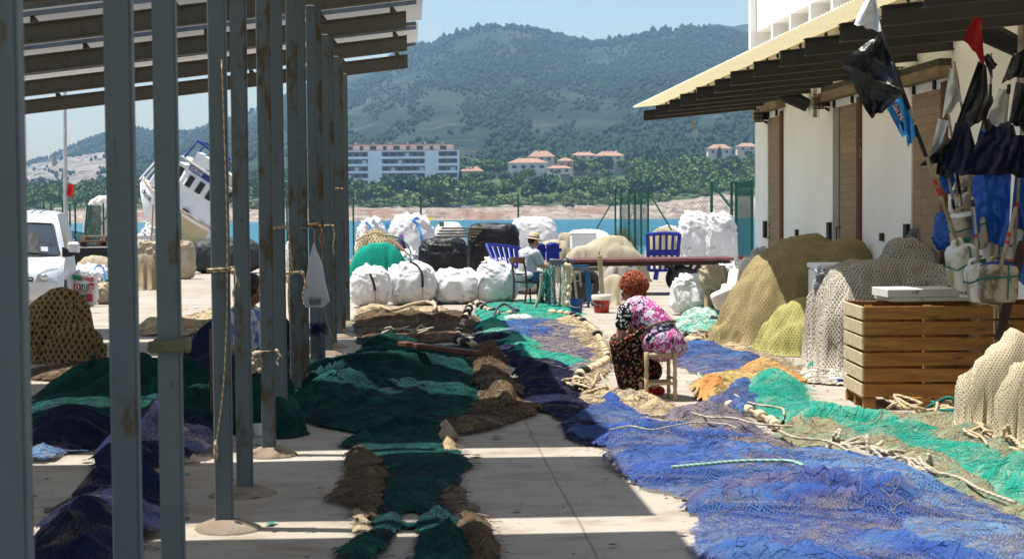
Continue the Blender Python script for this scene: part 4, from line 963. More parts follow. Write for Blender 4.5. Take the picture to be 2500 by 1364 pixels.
net("ochre_net", "orange and yellow net beside the stool", [(1685, 940), (1720, 925), (1790, 908), (1840, 890), (1900, 892), (1955, 915), (1960, 940), (1900, 935), (1850, 945), (1810, 965), (1750, 985), (1700, 975)], N_ochre, .16, .012, .035, 7, .12, .4, 1.2)
net("indigo_net", "small indigo net fold tucked between ochre and green nets", [(1735, 985), (1790, 955), (1835, 945), (1850, 975), (1830, 1010), (1790, 1012)], N_blue, .16, .035, .03, 8, .1, .8, 1.4)
net("blue_net", "rumpled bright blue net behind the stool", [(1645, 885), (1665, 845), (1720, 838), (1790, 860), (1870, 880), (1830, 905), (1770, 915), (1700, 915)], N_blue, .14, .012, .04, 9, .12, .2, 1.3)
net("tan_net", "tan net spread behind the blue net and beside the big olive heap", [(1660, 830), (1720, 815), (1800, 832), (1880, 862), (1950, 900), (1930, 915), (1860, 885), (1790, 862), (1720, 842)], N_tan, .08, .01, .045, 10, .12, .2, 1.3)
net("tan_net", "knotted tan rope net under the front of the stool", [(1400, 975), (1470, 955), (1540, 965), (1590, 975), (1650, 995), (1672, 1012), (1610, 1022), (1530, 1000), (1460, 1000)], N_tan, .14, .014, .035, 11, .1, .2, 1.6)
net("slate_net", "grey purple net spread on the sunny quay left of the woman", [(1290, 800), (1370, 785), (1430, 800), (1465, 840), (1480, 880), (1450, 925), (1400, 950), (1340, 890), (1290, 855), (1270, 825)], N_slate, .10, .012, .042, 12, .14, .3, 1.4)
net("tan_net", "sandy brown net along the inside of the float line", [(1350, 790), (1420, 785), (1470, 830), (1495, 885), (1470, 925), (1430, 960), (1395, 945), (1440, 890), (1400, 835)], N_tan, .10, .03, .042, 13, .12, .2, 1.4)
net("blue_net", "light blue and violet net by the man's feet", [(1175, 800), (1260, 785), (1350, 785), (1400, 800), (1370, 825), (1300, 835), (1220, 830)], N_blue, .12, .02, .045, 14, .14, .1, 1.3)
net("teal_net", "sea green net spread round the man's chair", [(1165, 752), (1230, 735), (1330, 738), (1400, 752), (1405, 782), (1320, 788), (1220, 790), (1165, 775)], N_teal, .08, .008, .055, 15, .14, .1, 1.3)
net("teal_net", "green net band running diagonally through the shaded blue nets", [(1160, 800), (1220, 790), (1290, 830), (1330, 870), (1420, 885), (1430, 905), (1350, 905), (1270, 880), (1210, 850)], N_teal, .15, .04, .042, 16, .14, .3, 1.3)
net("navy_net", "dark navy net between the two float lines", [(1160, 790), (1230, 800), (1290, 850), (1340, 900), (1290, 915), (1220, 880), (1160, 840)], N_navy, .12, .015, .042, 18, .14, .3, 1.3)
# --- shaded side
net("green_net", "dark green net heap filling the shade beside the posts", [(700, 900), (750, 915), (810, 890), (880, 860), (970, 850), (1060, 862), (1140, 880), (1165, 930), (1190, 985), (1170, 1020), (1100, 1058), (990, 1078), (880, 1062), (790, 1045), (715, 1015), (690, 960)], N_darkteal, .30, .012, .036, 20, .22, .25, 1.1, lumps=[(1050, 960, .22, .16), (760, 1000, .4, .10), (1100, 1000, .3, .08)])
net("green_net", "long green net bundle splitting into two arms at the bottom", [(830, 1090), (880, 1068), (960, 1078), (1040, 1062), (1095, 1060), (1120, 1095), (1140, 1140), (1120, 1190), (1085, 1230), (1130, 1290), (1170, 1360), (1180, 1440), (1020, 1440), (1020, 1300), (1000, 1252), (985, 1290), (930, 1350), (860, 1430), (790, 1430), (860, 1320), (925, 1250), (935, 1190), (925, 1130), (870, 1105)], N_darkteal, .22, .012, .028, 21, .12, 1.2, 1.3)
for i, (poly, lb) in enumerate([([(850, 1110), (890, 1105), (935, 1140), (940, 1200), (930, 1260), (890, 1275), (850, 1240), (800, 1225), (830, 1180)], "brown rope and float fringe at the left edge of the green bundle"),
                 ([(1085, 1190), (1130, 1200), (1170, 1260), (1200, 1310), (1215, 1380), (1200, 1440), (1160, 1440), (1150, 1350), (1110, 1270), (1080, 1230)], "brown fringe along the right arm of the green bundle"),
                 ([(1060, 1062), (1090, 1050), (1115, 1065), (1118, 1100), (1085, 1105)], "frayed pale knot at the top right of the green bundle"),
                 ([(858, 1240), (885, 1228), (900, 1262), (890, 1310), (862, 1300)], "pale knotted tuft on the left arm of the green bundle")]):
    net("brown_net", lb, poly, N_brown if i < 2 else N_tan, .20, .02, .028, 30 + i, .08, 1.0, 1.6)
net("brown_net", "dark brown net carpet in the shade before the white bags", [(865, 775), (930, 762), (1010, 768), (1100, 765), (1160, 775), (1170, 800), (1120, 830), (1030, 838), (930, 835), (870, 820)], N_brown, .16, .012, .05, 22, .2, .1, 1.2)
net("tan_net", "pale tan net with a thick rope edge in front of the white bags", [(870, 765), (900, 745), (960, 755), (1060, 758), (1120, 770), (1080, 785), (980, 780), (890, 785)], N_tan, .16, .02, .05, 23, .2, .1, 1.2)
net("brown_net", "brown net upended in a tall fold in the shade", [(1150, 880), (1180, 862), (1220, 880), (1250, 930), (1275, 985), (1240, 1010), (1190, 1000), (1160, 950)], N_brown, .30, .02, .04, 24, .1, 1.3, 1.0, lumps=[(1185, 905, .22, .34), (1210, 960, .3, .14)])
net("brown_net", "dark brown net trailing below the green heap", [(1100, 1010), (1170, 980), (1260, 985), (1330, 1005), (1250, 1035), (1190, 1055), (1110, 1065), (1060, 1050)], N_brown, .24, .02, .04, 25, .14, .3, 1.1)
net("green_net", "dark green net trailing between the shade stripes behind the heap", [(880, 825), (980, 835), (1060, 845), (1150, 850), (1170, 868), (1060, 868), (960, 850), (880, 842)], N_darkteal, .08, .01, .05, 26, .14, .2, 1.2)
# --- behind the posts on the left
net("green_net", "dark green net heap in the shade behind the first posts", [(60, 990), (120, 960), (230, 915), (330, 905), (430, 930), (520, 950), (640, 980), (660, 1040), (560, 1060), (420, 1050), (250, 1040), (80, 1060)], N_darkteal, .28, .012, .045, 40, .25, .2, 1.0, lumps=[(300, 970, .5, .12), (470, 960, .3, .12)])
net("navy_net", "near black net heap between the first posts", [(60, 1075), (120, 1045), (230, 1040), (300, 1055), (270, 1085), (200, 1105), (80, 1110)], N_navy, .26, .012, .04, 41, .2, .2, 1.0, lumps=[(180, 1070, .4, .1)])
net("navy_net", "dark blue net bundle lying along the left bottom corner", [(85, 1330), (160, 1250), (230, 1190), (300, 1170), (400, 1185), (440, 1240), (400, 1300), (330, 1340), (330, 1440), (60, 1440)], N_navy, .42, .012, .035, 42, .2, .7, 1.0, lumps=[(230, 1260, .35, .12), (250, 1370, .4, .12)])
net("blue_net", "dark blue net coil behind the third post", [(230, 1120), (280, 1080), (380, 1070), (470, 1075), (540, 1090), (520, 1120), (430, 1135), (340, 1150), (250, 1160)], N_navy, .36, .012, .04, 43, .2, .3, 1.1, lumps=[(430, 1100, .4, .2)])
net("blue_net", "pale blue net scrap lit at the far left beside the shade stripe", [(60, 1085), (120, 1075), (175, 1095), (150, 1120), (70, 1130)], N_bluegrey, .14, .03, .035, 44, .1, .3, 1.3)
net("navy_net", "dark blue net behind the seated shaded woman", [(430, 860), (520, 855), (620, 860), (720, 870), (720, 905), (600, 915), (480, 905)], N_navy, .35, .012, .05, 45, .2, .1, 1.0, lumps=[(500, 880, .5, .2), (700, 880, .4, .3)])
net("brown_net", "flat brown net in the shade behind the dark mound", [(70, 905), (180, 895), (320, 880), (430, 885), (500, 905), (420, 930), (250, 935), (80, 930)], N_brown, .16, .012, .05, 46, .2, .1, 1.2)
net("tan_net", "long tan net ridge lying in the sun behind the posts", [(330, 800), (400, 785), (480, 778), (560, 775), (620, 785), (610, 812), (500, 820), (400, 822), (330, 818)], N_tan, .22, .012, .055, 47, .2, .05, 1.0)
net("teal_net", "small bright green net bump catching a strip of sun", [(345, 905), (370, 893), (395, 905), (380, 922), (350, 920)], N_teal, .2, .05, .035, 48, .1, .2, 1.3)
# --- heaps
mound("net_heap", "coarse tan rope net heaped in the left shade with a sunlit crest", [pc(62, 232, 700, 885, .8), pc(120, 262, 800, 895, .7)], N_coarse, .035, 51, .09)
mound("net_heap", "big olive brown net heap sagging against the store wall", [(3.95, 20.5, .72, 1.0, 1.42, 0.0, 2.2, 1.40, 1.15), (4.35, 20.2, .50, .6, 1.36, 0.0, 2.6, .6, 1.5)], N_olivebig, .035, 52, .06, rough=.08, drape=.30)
mound("net_heap", "yellow green net heap at the foot of the olive heap", [(3.62, 19.25, .45, .62, .66, 0.0, 2.0, .62, 1.2)], N_yel, .03, 53, .06)
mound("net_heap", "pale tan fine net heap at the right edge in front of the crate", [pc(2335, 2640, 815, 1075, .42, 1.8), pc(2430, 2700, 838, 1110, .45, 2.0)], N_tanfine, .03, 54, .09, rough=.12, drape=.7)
rope("thick_rope", "thick tan rope along the foot of the olive net heap", [(1750, 812), (1800, 823), (1860, 815), (1885, 795, .12), (1905, 780, .3)], .028, rope_tan, .03)
rope("thick_rope", "thick tan rope loop along the edge of the pale tan net", [(930, 768), (960, 778), (1000, 765), (1040, 757), (1062, 765), (1060, 778)], .03, rope_tan, .12)
rope("green_rope", "pale green rope with frayed ends lying across the blue net", [(1640, 1216), (1720, 1208), (1800, 1200), (1870, 1198), (1930, 1200), (1962, 1212)], .012, rope_green, .18)
rope("white_rope", "thin white rope line snaking across the blue net", [(1490, 1115), (1540, 1105), (1590, 1115), (1640, 1105), (1700, 1095), (1770, 1100), (1800, 1112)], .006, rope_pale, .19)
rope("pale_rope", "greyish rope running over the blue net toward the olive net", [(1690, 1050), (1730, 1062), (1790, 1064), (1850, 1078), (1930, 1086)], .009, rope_pale, .13, .02, 5)
for i, (pts, lb) in enumerate([([(1700, 925), (1715, 938), (1745, 942), (1770, 935), (1800, 925)], "pale green rope looped across the ochre net"), ([(1800, 985), (1815, 1000), (1850, 1010), (1905, 1020), (1920, 1035)], "cream rope along the left edge of the green strip"), ([(1895, 1085), (1950, 1100), (2000, 1108), (2040, 1120), (2075, 1140)], "knotted cream rope along the edge of the olive net"), ([(2090, 1140), (2140, 1130), (2200, 1150), (2240, 1162), (2290, 1180)], "tangled thick cream rope at the middle of the olive net edge"), ([(2280, 1180), (2340, 1195), (2400, 1225), (2470, 1262)], "pale rope along the lowest part of the olive net edge"), ([(2320, 1062), (2350, 1080), (2390, 1098), (2420, 1120)], "dark cream rope at the foot of the pale tan heap")]):
    rope("edge_rope", lb, pts, .011 if i != 3 else .016, rope_green if i == 0 else rope_pale if i != 5 else rope_tan, .05 + .02 * (i % 3), .03, i)
def knots(label, pts, n, mat, seed, r=.03, z=.05, spread=.12, name="knotted_rope"):
    """coils of rope lumps along an edge: one tangled rope"""
    rs = random.Random(seed); P = []; base = spline([G(x, y) for x, y in pts], 10)
    for i in range(n):
        c = base[int(i / n * (len(base) - 1))]; P.append(c + Vector((rs.gauss(0, spread * .6), rs.gauss(0, spread), z + abs(rs.gauss(0, .05)))))
    return tag(MB().tube(spline(P, 5), r * .45, 6).build(name, mat, None, True), label, "rope")
knots("tangle of cream rope loops lying on the olive net", [(2030, 1105), (2110, 1118), (2230, 1160)], 42, rope_pale, 1)
knots("loops of cream rope between olive net and blue net", [(2090, 1145), (2180, 1155), (2290, 1185)], 40, rope_pale, 2)
knots("tan rope tangle under the front right of the crate", [(2180, 1010), (2260, 1022), (2330, 1025)], 40, rope_tan, 3)
knots("rope tangle at the foot of the pale tan heap", [(2330, 1050), (2400, 1085), (2480, 1130)], 46, rope_tan, 4)
knots("orange tan rope tangle at the foot of the yellow heap", [(1730, 835), (1800, 832), (1900, 815)], 44, rope_tan, 5)
knots("knotted chain and rope by the woman's feet", [(1400, 955), (1450, 970), (1500, 975)], 40, rope_tan, 6)
knots("pale rope edge along the back of the dark green heap", [(940, 862), (1000, 855), (1060, 862)], 26, rope_pale, 7, .03, .25)
knots("grey ropes tangled at the right corner beside the tan heap", [(2290, 1020), (2330, 1040), (2350, 1055)], 26, rope_teal, 8)
floatline("line of cork floats and black rubber discs curving through the sunny nets", [(1345, 768), (1385, 772), (1420, 792), (1450, 815), (1470, 850), (1482, 885), (1450, 910), (1410, 925), (1420, 950)], .016, .26, 1, .16)
floatline("line of cork floats and black discs in the shade edge", [(1148, 772, .16), (1128, 800), (1118, 835), (1150, 848), (1180, 855), (1205, 870), (1235, 880)], .016, .26, 2, .35)
floatline("short float line lying on the green net by the chair", [(1165, 748), (1190, 762), (1225, 772), (1262, 768)], .014, .3, 3, .4)
floatline("cork float line lying left of the woman's feet", [(1490, 885), (1450, 905), (1412, 930), (1405, 955), (1425, 965)], .016, .24, 4, .15)
floatline("cream float line along the left end of the green strip", [(1782, 1002), (1830, 1015), (1880, 1040), (1900, 1060)], .018, .3, 5, .2)
floatline("floats half hidden at the foot of the blue net behind the woman", [(1655, 828), (1690, 838), (1700, 850)], .014, .22, 6, .6)
def board():
    a = G(980, 915); b = G(1170, 945); a.z = .34; b.z = .34; T = frame(a, b - a); L = (b - a).length
    tag(MB().box((L / 2, 0, 0), (L, .10, .055), T, 0, .01).build("wooden_board", M("red_brown_board", (.13, .05, .025, 1), (.08, .03, .015, 1), 3, .7), None), "red brown wooden board lying across the dark green net heap", "board")
board()
# ------------------------------------------------------------------ bags, bales, heaps and gear in the middle of the quay
def sack(name, label, l, r, t, b, mat, dr=.8, seed=0, e1=.55, e2=.6, wr=.05, cat="bag", group=None, sag=.18, peak=0.0, rt=0.0, z0=0.0, Y=None):
    """soft filled sack: superellipsoid with creases, flattened on the ground; returns its object (origin on the ground)"""
    m = (l + r) / 2
    if Y is None: q = G(m, b); Yf = q.y
    else: Yf = Y
    w = (r - l) / 2 * Yf / F; dp = w * dr; Yc = Yf + dp; w = (r - l) / 2 * Yc / F; base = D(m, b, Yc)
    h = D(m, t, Yc).z - z0; n, k = 104, 60
    an = np.linspace(0, 2 * np.pi, n, endpoint=False); ph = np.linspace(-np.pi / 2, np.pi / 2, k)
    A, B = np.meshgrid(an, ph, indexing='ij'); sp = lambda x, p: np.sign(x) * np.abs(x) ** p
    x = sp(np.cos(B), e1) * sp(np.cos(A), e2); y = sp(np.cos(B), e1) * sp(np.sin(A), e2); z = sp(np.sin(B), e1)
    zz = (z + 1) / 2
    bul = 1 + sag * (np.sin(np.pi * np.clip(zz, 0, 1) ** .75) - .6)
    X = x * w * bul * .93; Yy = y * dp * bul * .93; Z = zz * h
    Z = Z + peak * h * np.clip(zz - .8, 0, 1) * 5 * pn(X * 3 / w + seed, Yy * 3 / w, seed)
    s = 1 / max(w, .2)
    tw = X * 1.1 * s + Z * 1.6 * s + seed
    rg = lambda q, m: np.clip(1 - np.abs(q) * m, 0, 1) ** 2
    d = .75 * rg(pn(tw * 2.2, Yy * 1.2 * s, (Z - X) * .8 * s + seed), 3.0) + .8 * rg(pn(X * 1.5 * s + seed * 3, Yy * 1.5 * s, Z * 1.2 * s + seed), 2.6) + .45 * rg(pn(X * 3.6 * s + Z * s, Yy * 3.6 * s + seed, Z * 2.6 * s), 2.8) + .16 * fbm(X * 9 * s, Yy * 9 * s, Z * 9 * s + seed, 3) - .55
    d = d * .52
    nl = np.sqrt(x * x + y * y + .6 * (z * .6) ** 2) + 1e-6
    X = X + x / nl * d * wr; Yy = Yy + y / nl * d * wr; Z = Z + z * d * wr * .8
    Z = np.maximum(Z, 0)
    P = np.stack([X * math.cos(rt) - Yy * math.sin(rt), X * math.sin(rt) + Yy * math.cos(rt), Z], 2)
    o = grid_obj(name, P, mat, closed_u=True); o.location = (base.x, Yc, z0); tag(o, label, cat, group); o["w"] = w; o["d"] = dp; o["h"] = h
    return o
def strap(o, mat, pts, wd=.045, name="strap", off=.02, lift=.0):
    """a webbing strap laid on the face of a sack: pts are picture points, projected on the front of the sack"""
    Yc, dp, w, h = o.location.y, o["d"], o["w"], o["h"]; P = []
    me = o.data; n = len(me.vertices); co = np.zeros(n * 3); me.vertices.foreach_get("co", co); co = co.reshape(-1, 3)
    for (x, y) in pts:
        best = None
        # nearest front vertex to the viewing ray
        d = ray(x, y); c = Vector((0, 0, CAMH)) - Vector(o.location); dd = np.array(d); dd /= np.linalg.norm(dd); q = co - np.array(c); tt = q @ dd
        dist = np.linalg.norm(q - tt[:, None] * dd, axis=1); cand = np.where(dist < dist.min() + .06)[0]; i = cand[np.argmin(tt[cand])]
        pt = np.array(c) + dd * (tt[i] - off); P.append(Vector(pt))
    P = spline(P, 5); V = []; Fc = []
    for i, p in enumerate(P):
        t = (P[min(i + 1, len(P) - 1)] - P[max(i - 1, 0)]).normalized(); s = t.cross(Vector((0, -1, 0))).normalized() * wd / 2
        for q in (p - s, p + s): V += [q + Vector((0, -.004, 0)), q + Vector((0, .004, 0))]
        if i: a = 4 * (i - 1); b = 4 * i; Fc += [(a, a + 2, b + 2, b), (a + 1, b + 1, b + 3, a + 3), (a, b, b + 1, a + 1), (a + 2, a + 3, b + 3, b + 2)]
    for k in ("w",): pass
    del k
    return mesh_obj(name, V, Fc, mat, o)
big = "white big bags in a row on the quay"
b1 = sack("big_bag", "white big bag with a black strap standing half behind the last post", 855, 956, 650, 752, white_bag, .9, 1, wr=.05, group=big, peak=.1)
b2 = sack("big_bag", "largest full white big bag, tied at the top, with a long black strap", 940, 1068, 641, 746, white_bag, .8, 2, wr=.075, group=big, peak=.12)
b3 = sack("big_bag", "low white big bag with grey seams right of the largest bag", 1046, 1178, 658, 743, white_bag, .75, 3, wr=.07, group=big, peak=.12)
b4 = sack("big_bag", "white big bag directly left of the man's chair", 1158, 1266, 642, 742, white_bag, .8, 4, wr=.07, group=big, peak=.12)
strap(b2, black_strap, [(1000, 638), (1018, 648), (1030, 668), (1032, 702)]); strap(b2, M("grey_stitching", (.30, .29, .28, 1), None, 60), [(1032, 704), (1032, 725), (1028, 744)], .02, "seam")
strap(b1, black_strap, [(903, 668), (912, 690), (916, 710)]); strap(b1, M("grey_stitching", (.30, .29, .28, 1)), [(916, 712), (917, 745)], .02, "seam")
strap(b3, M("grey_stitching", (.30, .29, .28, 1)), [(1078, 686), (1068, 700), (1068, 738)], .025, "seam"); strap(b4, M("grey_webbing", (.33, .33, .34, 1)), [(1170, 735), (1168, 700), (1180, 680)], .03, "seam")
for i, (l, r, t, b, lb) in enumerate([(1045, 1125, 630, 716, "crumpled white bag behind the low big bag, left of two"), (1105, 1185, 640, 716, "crumpled white bag behind the low big bag, right of two"), (1170, 1255, 630, 718, "crumpled white bag behind the bag by the chair")]):
    sack("crumpled_bag", lb, l, r, t, b, white_bag if i % 2 else cream_bag, .7, 20 + i, wr=.08, peak=.12)
c = sack("tied_bag", "white bag knotted with black cord just behind the largest big bag", 965, 1035, 614, 722, white_bag, .7, 30, wr=.07, peak=.15)
sack("crumpled_bag", "crumpled cream bag squeezed between the first and the largest big bag", 905, 985, 636, 720, cream_bag, .7, 23, wr=.08, peak=.12)
sack("crumpled_bag", "grey white bag lying behind the man's chair", 1236, 1330, 650, 716, white_bag, .7, 24, wr=.08, peak=.1)
# nets and bags behind the first row
mound("green_net_bundle", "bright green knotless net folded over the bags beside the last post", [pc(850, 1004, 594, 728, .45, 3.2), pc(850, 960, 600, 724, .45, 3.0)], N_green, .045, 61, .04, rough=.06)
mound("net_roll", "tan net roll with rope edges behind the bright green net", [pc(855, 1002, 556, 716, .5, 2.2)], net_mat("tan_roll_net", (.46, .38, .24, 1), (.33, .26, .15, 1), .05, .28, False, (.16, .12, .08, 1), 1.4, gap=(.14, .10, .06, 1), tri=True), .05, 62, .10)
mound("purple_net", "small purple net bunched against the tan net roll", [pc(955, 1002, 572, 714, .5, 2.4)], net_mat("purple_net_mat", (.13, .07, .24, 1), (.09, .045, .18, 1), .05, .28, False, None, 1.4, gap=(.03, .015, .06, 1), tri=True), .05, 63, .06)
def curved_rope(name, label, pts, Y, r, mat):
    return tag(MB().tube(spline([D(x, y, Y) for x, y in pts], 8), r, 6).build(name, mat, None, True), label, "rope")
curved_rope("net_rope", "thick tan rope arching over the tan net roll", [(868, 588), (900, 572), (925, 568), (950, 582), (985, 610), (1004, 628)], 31.0, .022, rope_tan)
curved_rope("net_rope", "dark green rope following the right end of the purple net", [(940, 574), (970, 580), (993, 596), (1004, 620)], 30.9, .015, rope_teal)
sb = sack("strapped_bag", "tall white big bag with long blue straps and a yellow tag behind the net roll", 945, 1066, 524, 690, white_bag, .7, 31, wr=.07, peak=.10)
strap(sb, blue_strap, [(1008, 540), (1020, 550), (1028, 575), (1034, 600)], .06); strap(sb, blue_strap, [(1008, 540), (1014, 534), (1022, 532)], .07); strap(sb, M("yellow_tag_mat", (.70, .55, .03, 1)), [(1050, 530), (1054, 536)], .10, "tag"); strap(sb, blue_strap, [(944, 558), (947, 545), (952, 541)], .06)
sb2 = sack("strapped_bag", "crumpled white bag with a blue strap next to the last post", 868, 948, 538, 690, white_bag, .7, 32, wr=.08, peak=.14)
strap(sb2, blue_strap, [(893, 542), (903, 553), (911, 568)], .06)
sack("white_sheet_heap", "smooth white tarpaulin heap behind the low black bale", 1055, 1140, 542, 672, white_bag, .7, 33, wr=.03, cat="tarpaulin")
sack("white_sheet_heap", "big white tarpaulin covered load behind the tall black bale and the man", 1240, 1366, 529, 676, white_bag, .8, 34, .45, .5, wr=.05, cat="tarpaulin")
film_low = sack("black_bale", "low bale wrapped in glossy black film on the bags", 1020, 1148, 582, 726, black_film, .6, 35, .35, .4, wr=.06, cat="bale", sag=.06)
film_high = sack("black_bale", "tall bale wrapped in black film behind the seated man", 1138, 1274, 545, 716, black_film, .6, 36, .30, .35, wr=.05, cat="bale", sag=.05)
def stacked_slats():
    e = empty("timber_stack", D(1130, 600, 33.5), 0, "small pale planks stacked between the two black bales", "planks")
    for k in range(4):
        MB().box((-.05 * k, 0, .38 - .06 * k), (.9, .4, .035)).build("plank", weathered_wood, e)
    MB().box((-.45, 0, .47), (.09, .3, .10)).build("block", M("grey_block", (.25, .23, .2, 1)), e)
stacked_slats()
# blue plastic pieces
def slat_frame(name, label, corners, Y, n, horiz, mat, thick=.035, band=None, holes=False):
    """slatted panel: four corners as picture points at depth Y (top-left, top-right, bottom-right, bottom-left)"""
    TL, TR, BR, BL = [D(x, y, Y) if len(cn) == 2 else D(x, y, cn[2]) for cn in corners for x, y in [cn[:2]]]
    e = empty(name, BL, 0, label, "barrier"); o0 = Vector(BL)
    def P(u, v): return TL.lerp(TR, u).lerp(BL.lerp(BR, u), v) - o0
    MB().tube([P(0, 0), P(.35, -.03), P(.65, -.03), P(1, 0)], thick * .9, 8).build("top_rail", mat, e)
    MB().tube([P(0, 1), P(1, 1)], thick * .7, 8).build("bottom_rail", mat, e)
    for u in (0, 1): MB().tube([P(u, -.02), P(u, 1.0)], thick, 8).build("side_rail", mat, e)
    for i in range(n):
        u = (i + 1) / (n + 1); b = MB(); a = P(u, .0); c = P(u, 1); w = (TR - TL).length / (n + 1) * .42; T = frame((a + c) / 2, c - a, (TR - TL)); b.box((0, 0, 0), ((c - a).length, w, .03), T, 0, .006); b.build("slat", mat, e)
    if band is not None:
        b = MB(); a = P(0, band); c = P(1, band); T = frame((a + c) / 2 + Vector((0, -.03, 0)), c - a); b.box((0, 0, 0), ((c - a).length, .03, .14), T, 0, .01); b.build("middle_band", mat, e)
    return e
sf = slat_frame("slatted_barrier", "upright blue slatted plastic barrier behind the right end of the flat cart", [(1581, 573), (1659, 572), (1652, 660), (1584, 660)], 37.0, 4, 0, blue_paint, .05, .5)
o0 = Vector(sf.location); MB().tube([D(1604, 660, 37) - o0, D(1600, 683, 37) - o0], .06, 8).build("leg", blue_paint, sf); MB().tube([D(1640, 660, 37.2) - o0, D(1640, 672, 37.2) - o0], .05, 8).build("leg", blue_paint, sf)
slat_frame("slatted_barrier", "tilted blue slatted plastic barrier leaning left of the man's back", [(1188, 597, 30.6), (1268, 606, 31.2), (1270, 650, 30.8), (1210, 650, 30.2)], 30.6, 5, 0, blue_paint, .035)
def blue_bin(l, r, t, b, Y, label):
    a = D(l, b, Y); c = D(r, b, Y); h = D(l, t, Y).z - a.z; w = (c - a).length
    bm = MB(); pr = [(0, .02), (.02, 0), (w - .02, 0), (w, .02), (w, h * .9), (w * .86, h * .95), (w * .7, h), (w * .3, h), (w * .14, h * .95), (0, h * .9)]
    e = empty("moulded_crate", (a.x, Y, a.z), .06, label, "crate"); bm.prism(pr, 0, .28).build("shell", blue_paint, e)
    b2 = MB(); b2.tube(spline([(w * .12, -.012, h * .86), (w * .35, -.012, h * .93), (w * .65, -.012, h * .93), (w * .88, -.012, h * .86)], 5), .012, 6); b2.build("moulded_rib", M("blue_rib", (.02, .05, .42, 1), None, 8, .4), e)
    MB().box((w + .02, -.0, h * .62), (.05, .06, .07)).build("hinge", blue_paint, e)
    for q in (.3, .45, .6): MB().ell((w * q, -.01, .05), (.02, .012, .02), 8, 6).build("bolt", white_paint, e)
blue_bin(1312, 1332, 594, 636, 31.5, "left of two dark blue moulded panels right of the man")
blue_bin(1336, 1366, 592, 640, 31.2, "wider of two dark blue moulded panels right of the man")
# heaps behind the cart
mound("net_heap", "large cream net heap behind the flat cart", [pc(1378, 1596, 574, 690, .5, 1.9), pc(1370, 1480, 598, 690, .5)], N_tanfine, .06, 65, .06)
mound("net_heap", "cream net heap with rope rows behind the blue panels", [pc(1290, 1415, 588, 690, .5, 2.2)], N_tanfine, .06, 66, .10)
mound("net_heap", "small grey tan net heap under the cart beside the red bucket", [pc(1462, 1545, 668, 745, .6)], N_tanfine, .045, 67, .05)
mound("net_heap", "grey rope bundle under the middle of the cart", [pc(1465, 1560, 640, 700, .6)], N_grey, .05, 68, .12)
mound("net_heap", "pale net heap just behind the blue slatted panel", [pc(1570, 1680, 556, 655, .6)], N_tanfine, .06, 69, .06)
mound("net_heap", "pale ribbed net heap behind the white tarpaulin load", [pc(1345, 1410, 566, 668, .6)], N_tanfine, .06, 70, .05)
sack("white_sheet_heap", "low white tarpaulin heap beyond the cream net heap", 1370, 1500, 560, 664, white_bag, .6, 37, wr=.04, cat="tarpaulin")
def box_white():
    a = D(1396, 600, 43); b = D(1456, 600, 43); w = b.x - a.x; h = D(1396, 571, 43).z
    e = empty("white_box", (a.x, 43, 0), .05, "plain white box standing among the cream net heaps", "box"); MB().box((w / 2, .3, h / 2), (w, .6, h), None, 0, .02).build("body", white_paint, e); MB().box((w / 2, .3, h + .015), (w + .03, .63, .04), None, 0, .01).build("lid", white_paint, e)
box_white()
for i, (l, r, t, b, lb) in enumerate([(1652, 1745, 518, 668, "tall stack of white plastic sacks behind the green mesh gate post"), (1600, 1672, 552, 650, "smaller white covered pile left of the tall white sack stack"), (1715, 1800, 520, 668, "white plastic sacks seen through the green mesh")]):
    sack("sack_pile", lb, l, r, t, b, white_bag, .7, 40 + i, wr=.10, peak=.06, cat="sacks")
# flat cart
def cart():
    e = empty("flat_cart", G(1600, 718), 0, "long flat dark red cart with two tyres standing behind the woman", "cart"); o0 = Vector(e.location)
    Yf = 32.6; wood = M("cart_boards", (.11, .035, .03, 1), (.07, .022, .02, 1), 3, .6); edge = M("cart_edge", (.26, .10, .10, 1), (.16, .05, .05, 1), 4, .5)
    a = D(1340, 634, Yf + .1) - o0; b = D(1790, 628, Yf - .1) - o0; T = frame(a, b - a); L = (b - a).length
    d = MB().box((L / 2, .65, -.035), (L, 1.3, .05), T); d.build("deck", wood, e)
    MB().box((L / 2, -.02, -.03), (L + .02, .05, .065), T, 0, .008).build("deck_edge", edge, e); MB().box((L / 2, .1, -.11), (L * .97, .07, .09), T).build("side_beam", M("cart_beam", (.035, .02, .015, 1), None, 5, .7), e)
    MB().box((L / 2, 1.2, -.11), (L * .97, .07, .09), T).build("side_beam", M("cart_beam", (.035, .02, .015, 1)), e)
    wx = D(1673, 690, Yf) - o0; r = .30
    for y in (0.05, 1.15):
        c = Vector((wx.x, wx.y + y, r)); Tw = Matrix.Translation(c) @ Matrix.Rotation(rad(90), 4, 'X')
        w = MB().lathe([(.17, -.075), (.24, -.085), (.28, -.06), (.30, -.02), (.30, .02), (.28, .06), (.24, .085), (.17, .075)], 30, Tw, 0, False).build("wheel", black_rubber, e, False, 40)
        MB().lathe([(.18, -.06), (.17, -.07), (.10, -.05), (.06, -.07), (.0, -.07)], 24, Tw).build("rim", M("rusty_rim", (.10, .06, .04, 1), (.05, .03, .02, 1), 8, .7, .2), w, False, 40)
        s = MB()
        for dx in (-.34, .34): s.tube([c + Vector((dx, .0, a.z - .06 - r)), c + Vector((dx * .25, 0, .02))], .035, 6)
        s.build("strut", M("cart_beam", (.035, .02, .015, 1)), e)
    MB().tube([Vector((wx.x, wx.y, r)), Vector((wx.x, wx.y + 1.2, r))], .03, 8).build("axle", M("cart_beam", (.035, .02, .015, 1)), e)
    s = MB(); q = D(1760, 632, Yf) - o0; s.tube([q, q + Vector((-.12, .1, -.18))], .03, 6); s.tube([q + Vector((-.5, 0, 0)), q + Vector((-.42, .1, -.2))], .03, 6); s.build("tail_support", M("cart_beam", (.035, .02, .015, 1)), e)
cart()
